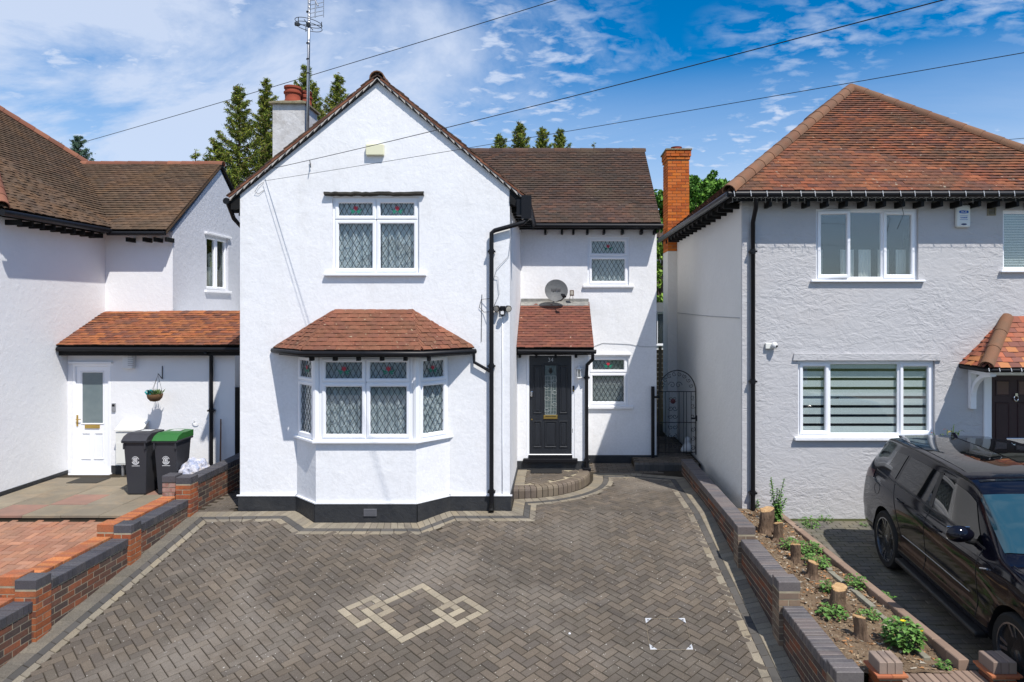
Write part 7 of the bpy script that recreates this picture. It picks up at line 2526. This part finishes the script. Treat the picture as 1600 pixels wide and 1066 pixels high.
# mirrors
for sd in (-1, 1):
    bm = bmesh.new()
    bmesh.ops.create_uvsphere(bm, u_segments=18, v_segments=12, radius=1)
    for v in bm.verts:
        x_, y_, z_ = v.co
        v.co = Vector((sd * (1.06 + x_ * .14), 2.43 - 3.04 + (y_ * .085 if y_ < 0 else y_ * .03) - .0, 1.20 + z_ * .085 * (1 - .15 * x_ * sd)))
    me = bpy.data.meshes.new('wing_mirror'); bm.to_mesh(me); bm.free()
    me.materials.append(M_paint); me.polygons.foreach_set('use_smooth', [True] * len(me.polygons))
    mi = link(bpy.data.objects.new('wing_mirror', me), car)
    mb = MB(); mb.tube([CP(3.05, .91, 1.12, sd), CP(3.04, .99, 1.13, sd), CP(3.04, 1.04, 1.15, sd)], [.035, .028, .022], 8); mb.build('mirror_arm', M_trim, mi, smooth=True)
    mb = MB(); mb.rbox(sd * 1.06 - .115, sd * 1.06 + .115, 2.43 - 3.04 + .028, 2.43 - 3.04 + .034, 1.135, 1.265, .003); mb.build('mirror_glass', M_chrome, mi)
# lights, grille, bonnet
for sd in (-1, 1):
    panel('headlight', [(4.50, 3.55), (4.82, 3.3), (4.84, 3.85), (4.50, 4.05)], mat('headlight_glass', (.35, .36, .38), .08, .8), car, off=.006, sides=(sd,), nu=5)
    panel('tail_light', [(.03, 3.4), (.42, 3.55), (.40, 4.0), (.05, 4.0)], mat('smoked_red_lens', (.05, .008, .008), .12, .7), car, off=.006, sides=(sd,), nu=5)
mb = MB(); mb.rbox(-.5, .5, 2.43 - 4.885, 2.43 - 4.83, .60, .78, .01)
for k in range(5): mb.box(-.47, .47, 2.43 - 4.895, 2.43 - 4.88, .62 + k * .032, .632 + k * .032)
mb.build('grille', M_trim, car)
mb = MB(); mb.box(-.26, .26, 2.43 - 4.90, 2.43 - 4.886, .46, .57); mb.build('number_plate', mat('plate_white', (.7, .7, .7), .4), car)
line('bonnet_gap', spn((3.66, 4.9), (4.72, 4.7), 14), .005, M_trim, car)
mb = MB()
c_ = S(.66, 3.05)
mb.tube([CP(.66 + .095 * math.cos(a), S(.66 + .095 * math.cos(a), 3.05 + .28 * math.sin(a))[1] + .001, S(.66 + .095 * math.cos(a), 3.05 + .28 * math.sin(a))[2]) for a in [i * math.pi / 12 for i in range(25)]], .003, 4, cap=False)
mb.build('fuel_flap_gap', M_trim, car)
# side vent behind the front wheel
mb = MB(); mb.tube([CP(3.30, S(3.3, 3.0)[1] + .004, .95), CP(3.42, S(3.42, 3.0)[1] + .004, .99)], .012, 6); mb.build('side_vent', M_chrome, car)
# wheels
for wy, nm in ((WH[0], 'rear'), (WH[1], 'front')):
    for sd in (-1, 1):
        Mx = Matrix.Translation((sd * .865, wy, RW)) @ Matrix.Rotation(math.pi / 2 * sd, 4, 'Y')
        wh = bpy.data.objects.new('wheel', None)
        wh.empty_display_size = .1
        link(wh, car)
        mb = MB(Mx); mb.lathe([(.28, -.12), (.345, -.125), (.37, -.10), (.375, -.05), (.375, .05), (.37, .10), (.345, .125), (.285, .115), (.28, .09)], 40)
        mb.build('tyre', M_tyre, wh, smooth=True, angle=50)
        mb = MB(Mx)
        mb.lathe([(.29, .09), (.285, .118), (.27, .118), (.262, .09), (.262, -.05), (.05, -.06)], 40)
        for k in range(5):
            a = k * 2 * math.pi / 5 + .3
            for da in (-.16, .16):
                p0 = Vector((.05 * math.cos(a), .05 * math.sin(a), .075))
                p1 = Vector((.268 * math.cos(a + da), .268 * math.sin(a + da), .105))
                d = (p1 - p0).normalized()
                sdv = Vector((-d.y, d.x, 0)) * .013
                mb.prism([p0 - sdv, p0 + sdv, p1 + sdv * 1.25, p1 - sdv * 1.25], (0, 0, -.035))
        mb.lathe([(.065, .05), (.065, .085), (.05, .093), (.01, .095)], 20)
        mb.build('rim', M_rim, wh, smooth=True, angle=30)
        mb = MB(Mx); mb.lathe([(.17, -.03), (.17, .0), (.06, .0)], 28); mb.build('brake_disc', M_steel, wh, smooth=True, angle=40)
# rear spoiler: a lip carrying the roof line on over the tail
zr0, zr1 = S(.56, 6.4)[2], S(.56, 6.95)[2]
mb = MB()
rows = []
for k in range(13):
    g = k / 12 * 2 - 1
    zc_ = zr1 - (zr1 - zr0) * g * g
    rows.append([(g * .60, 2.43 - .66, zc_ + .004), (g * .60, 2.43 - .40, zc_ - .012), (g * .59, 2.43 - .385, zc_ - .03), (g * .59, 2.43 - .50, zc_ - .06)])
mb.grid(rows)
mb.build('spoiler', M_paint, car, smooth=True, angle=50)
mb = MB(Matrix.Translation(CP(.72, 0, 1.70))); mb.prism([(-.02, .06, 0), (-.02, -.08, 0), (-.005, .05, .06), (-.012, .06, .06)], (.04, 0, 0)); mb.build('roof_aerial', M_paint, car)
# no dashboard or steering wheel is built; the windscreen is only a tinted surface
ya_ = math.radians(4.5)
rearw, frontw = Vector((X(1381, 9.12), 9.12)), None
# rear visible wheel centre sits at local (-.99, WH[0]); place so that it lands on rearw
Rz = Matrix.Rotation(-ya_, 4, 'Z')
off = Rz @ Vector((-.99, WH[0], 0))
cx_, cy_ = rearw.x - off.x, rearw.y - off.y
car.location = (cx_, cy_, gr(cy_) + .004)
car.rotation_euler = (math.atan(.03), 0, -ya_)

# ------------------------------------------------------------------ across the road, seen in glass and paint
def opposite(x0, wdt, lab, m):
    t = thing('opposite_house', lab, 'house', (x0 + wdt / 2, -17, -.9))
    mb = MB(); mb.box(x0, x0 + wdt, -24, -17, -1, 4.4); mb.prism([(x0, -17, 4.4), (x0 + wdt, -17, 4.4), (x0 + wdt / 2, -17, 7.2)], (0, -7, 0)); mb.build('wall', m, t)
    mb = MB()
    for s in (0, 1):
        xe, xa = (x0 - .3, x0 + wdt / 2) if s == 0 else (x0 + wdt + .3, x0 + wdt / 2)
        mb.prism([(xe, -16.7, 4.15), (xa, -16.7, 7.3), (xa, -16.7, 7.42), (xe, -16.7, 4.27)], (0, -7.6, 0))
    mb.build('roof', T_main, t)
    for wx, wz in ((.25, .2), (.75, .2), (.25, 2.6), (.75, 2.6)):
        xc = x0 + wdt * wx
        mb = MB(frame((xc + .7, -16.98, wz), (-1, 0, 0))); ring(mb, 0, 1.4, 0, 1.2, .07, -.03, .05); mb.box(.66, .74, -.02, .03, .05, 1.15); w_ = mb.build('window', M_upvc, t)
        mb = MB(frame((xc + .7, -16.98, wz), (-1, 0, 0))); mb.box(.05, 1.35, .0, .01, .05, 1.15); mb.build('pane', M_cglass, w_)


opposite(-13, 7, 'white gabled house across the road behind the camera, left one', M_white)
opposite(-3.5, 7, 'white gabled house across the road behind the camera, middle one', M_white)
opposite(7, 7.5, 'cream gabled house across the road behind the camera, right one', M_cream)
